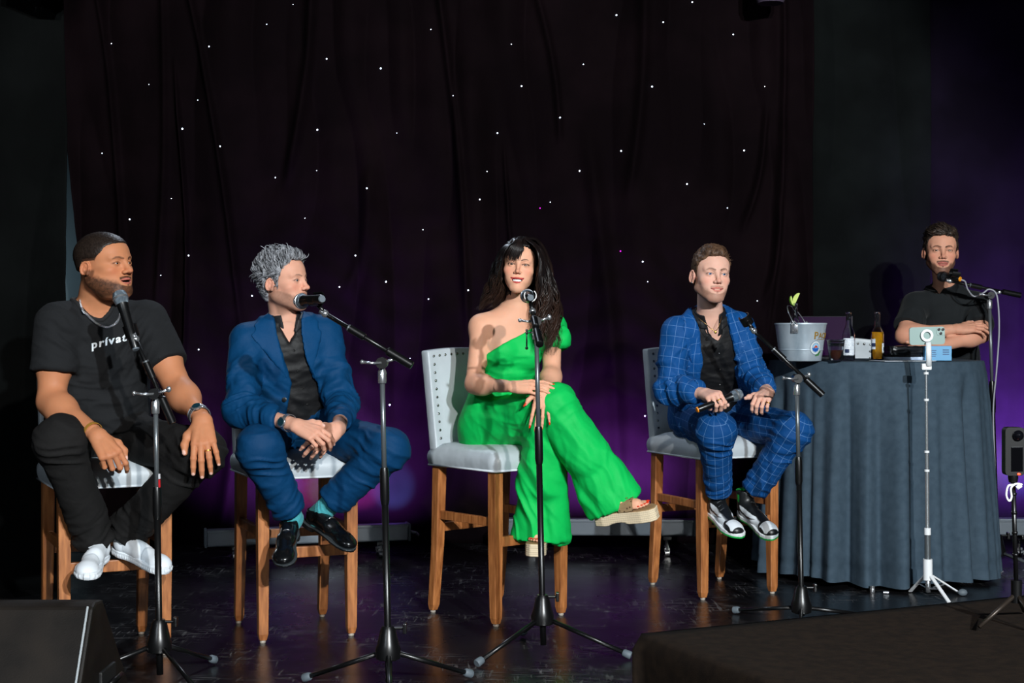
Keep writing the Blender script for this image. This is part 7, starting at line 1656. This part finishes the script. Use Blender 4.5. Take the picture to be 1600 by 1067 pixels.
    # back of the head and hair falling behind
    B1 = guide([(818, 372, 6.12), (800, 376, 6.19), (786, 400, 6.24), (780, 440, 6.27), (778, 480, 6.29), (776, 510, 6.31)]); B2 = guide([(820, 372, 6.12), (840, 376, 6.19), (856, 400, 6.24), (862, 440, 6.27), (860, 480, 6.30), (858, 520, 6.31)])
    for i in range(200): lock(B1, B2, r.uniform(), r.uniform(-.03, .02), r.uniform(.005, .008), .008, lmax=r.uniform(.8, 1))
    # fringe swept to image left
    hw = lambda P: [h.w(np.array(p)) for p in P]
    for i in range(80):
        q = r.uniform(); x1 = -.062+.082*q; zt = .013+.016*abs(q-.5)+r.uniform(-.006, .008)+(.030 if q > .90 else 0); pts = [(.012+r.uniform(-.004, .004), -.040, .121), (.012-.03*(1-q)-.006, -.080, .104), (x1*.8+.004, -.097, .068), (x1-.006, -.094+.30*max(0, abs(x1)-.03), zt)]
        if r.uniform() < .25 and q < .55: pts = pts[:3]+[(x1-.012, -.088+.30*max(0, abs(x1)-.03), .035)]
        cs = np.array([A3(p) for p in catmull([Vector(x) for x in hw(pts)], 6)]); t = np.linspace(0, 1, len(cs)); c = r.uniform(); S.add(cs, r.uniform(.0018, .0032)*(.6+.4*np.sin(PI*np.clip(t+.1, 0, 1)))*(1-.75*sst(.7, 1, t)), dk_*(1-c)+br1*c, 5, .5)
    V1, F1, C1 = S.get()
    f = Fld((-.13, -.10, -.16), (.13, .16, .16), .0035); f.ell((0, .018, .044), (.083, .098, .089), .01); f.ell((0, .05, -.04), (.080, .06, .11), .03); f.ell((0, -.02, .05), (.074, .066, .072), .02)
    Yg, Zg = f.ax[1][:, None], f.ax[2][None, :]; d2 = polysdf(Yg, Zg, [(-.13, .080), (-.070, .080), (-.052, .056), (-.030, .02), (-.005, -.02), (.01, -.18), (.2, -.18), (.2, .2), (-.13, .2)]).astype(f32)[None]; f.D = -smin(-f.D, -d2, .012)
    V2, F2 = f.mesh(); N2 = vnormals(V2, F2); ns = fbm(V2, (160, 40, 30), 3, 2); V2 = V2+N2*(ns*.003)[:, None]; C2 = np.clip(.3+.5*ns, 0, 1)[:, None]*(br1-dk_)+dk_
    V, F, C = join2([(h.w(V2), F2, C2), (V1, F1, C1)]); make('hair', V, F, M_['hairshine'], root, C)
M_['rope'] = mat('braided_rope', (214, 196, 166), .85); vcol(M_['rope'])
mm = mat('monogram_canvas', (182, 150, 112), .7); vv = N(mm, 'ShaderNodeTexVoronoi'); vv.inputs['Scale'].default_value = 70; tc_ = N(mm, 'ShaderNodeTexCoord'); L(mm, tc_.outputs['Object'], vv.inputs['Vector']); cr_ = N(mm, 'ShaderNodeValToRGB'); cr_.color_ramp.elements[0].color = (*lin((96, 66, 40)), 1); cr_.color_ramp.elements[1].color = (*lin((190, 160, 120)), 1); cr_.color_ramp.elements[0].position = .2; cr_.color_ramp.elements[1].position = .3
L(mm, vv.outputs['Distance'], cr_.inputs[0]); L(mm, cr_.outputs[0], B(mm).inputs['Base Color']); M_['monogram'] = mm
import time as _t
for fn in (man_tee, man_navy, woman_green, man_check, man_polo):
    t_ = _t.time(); fn(); print('built', fn.__name__, round(_t.time()-t_, 1))
# repeats of a kind carry one group phrase
GR = dict(bar_stool='light grey studded bar stools', microphone='microphones on the stage', microphone_stand='black boom microphone stands', beer_bottle='clear beer bottles on the round table', lime_wedge='lime wedges', person='speakers on the stage', curtain='drapes behind the stage', light_bar='wash light bars along the backdrop')
for o in list(COL.objects):
    if o.parent is None and o.name.split('.')[0] in GR: o['group'] = GR[o.name.split('.')[0]]
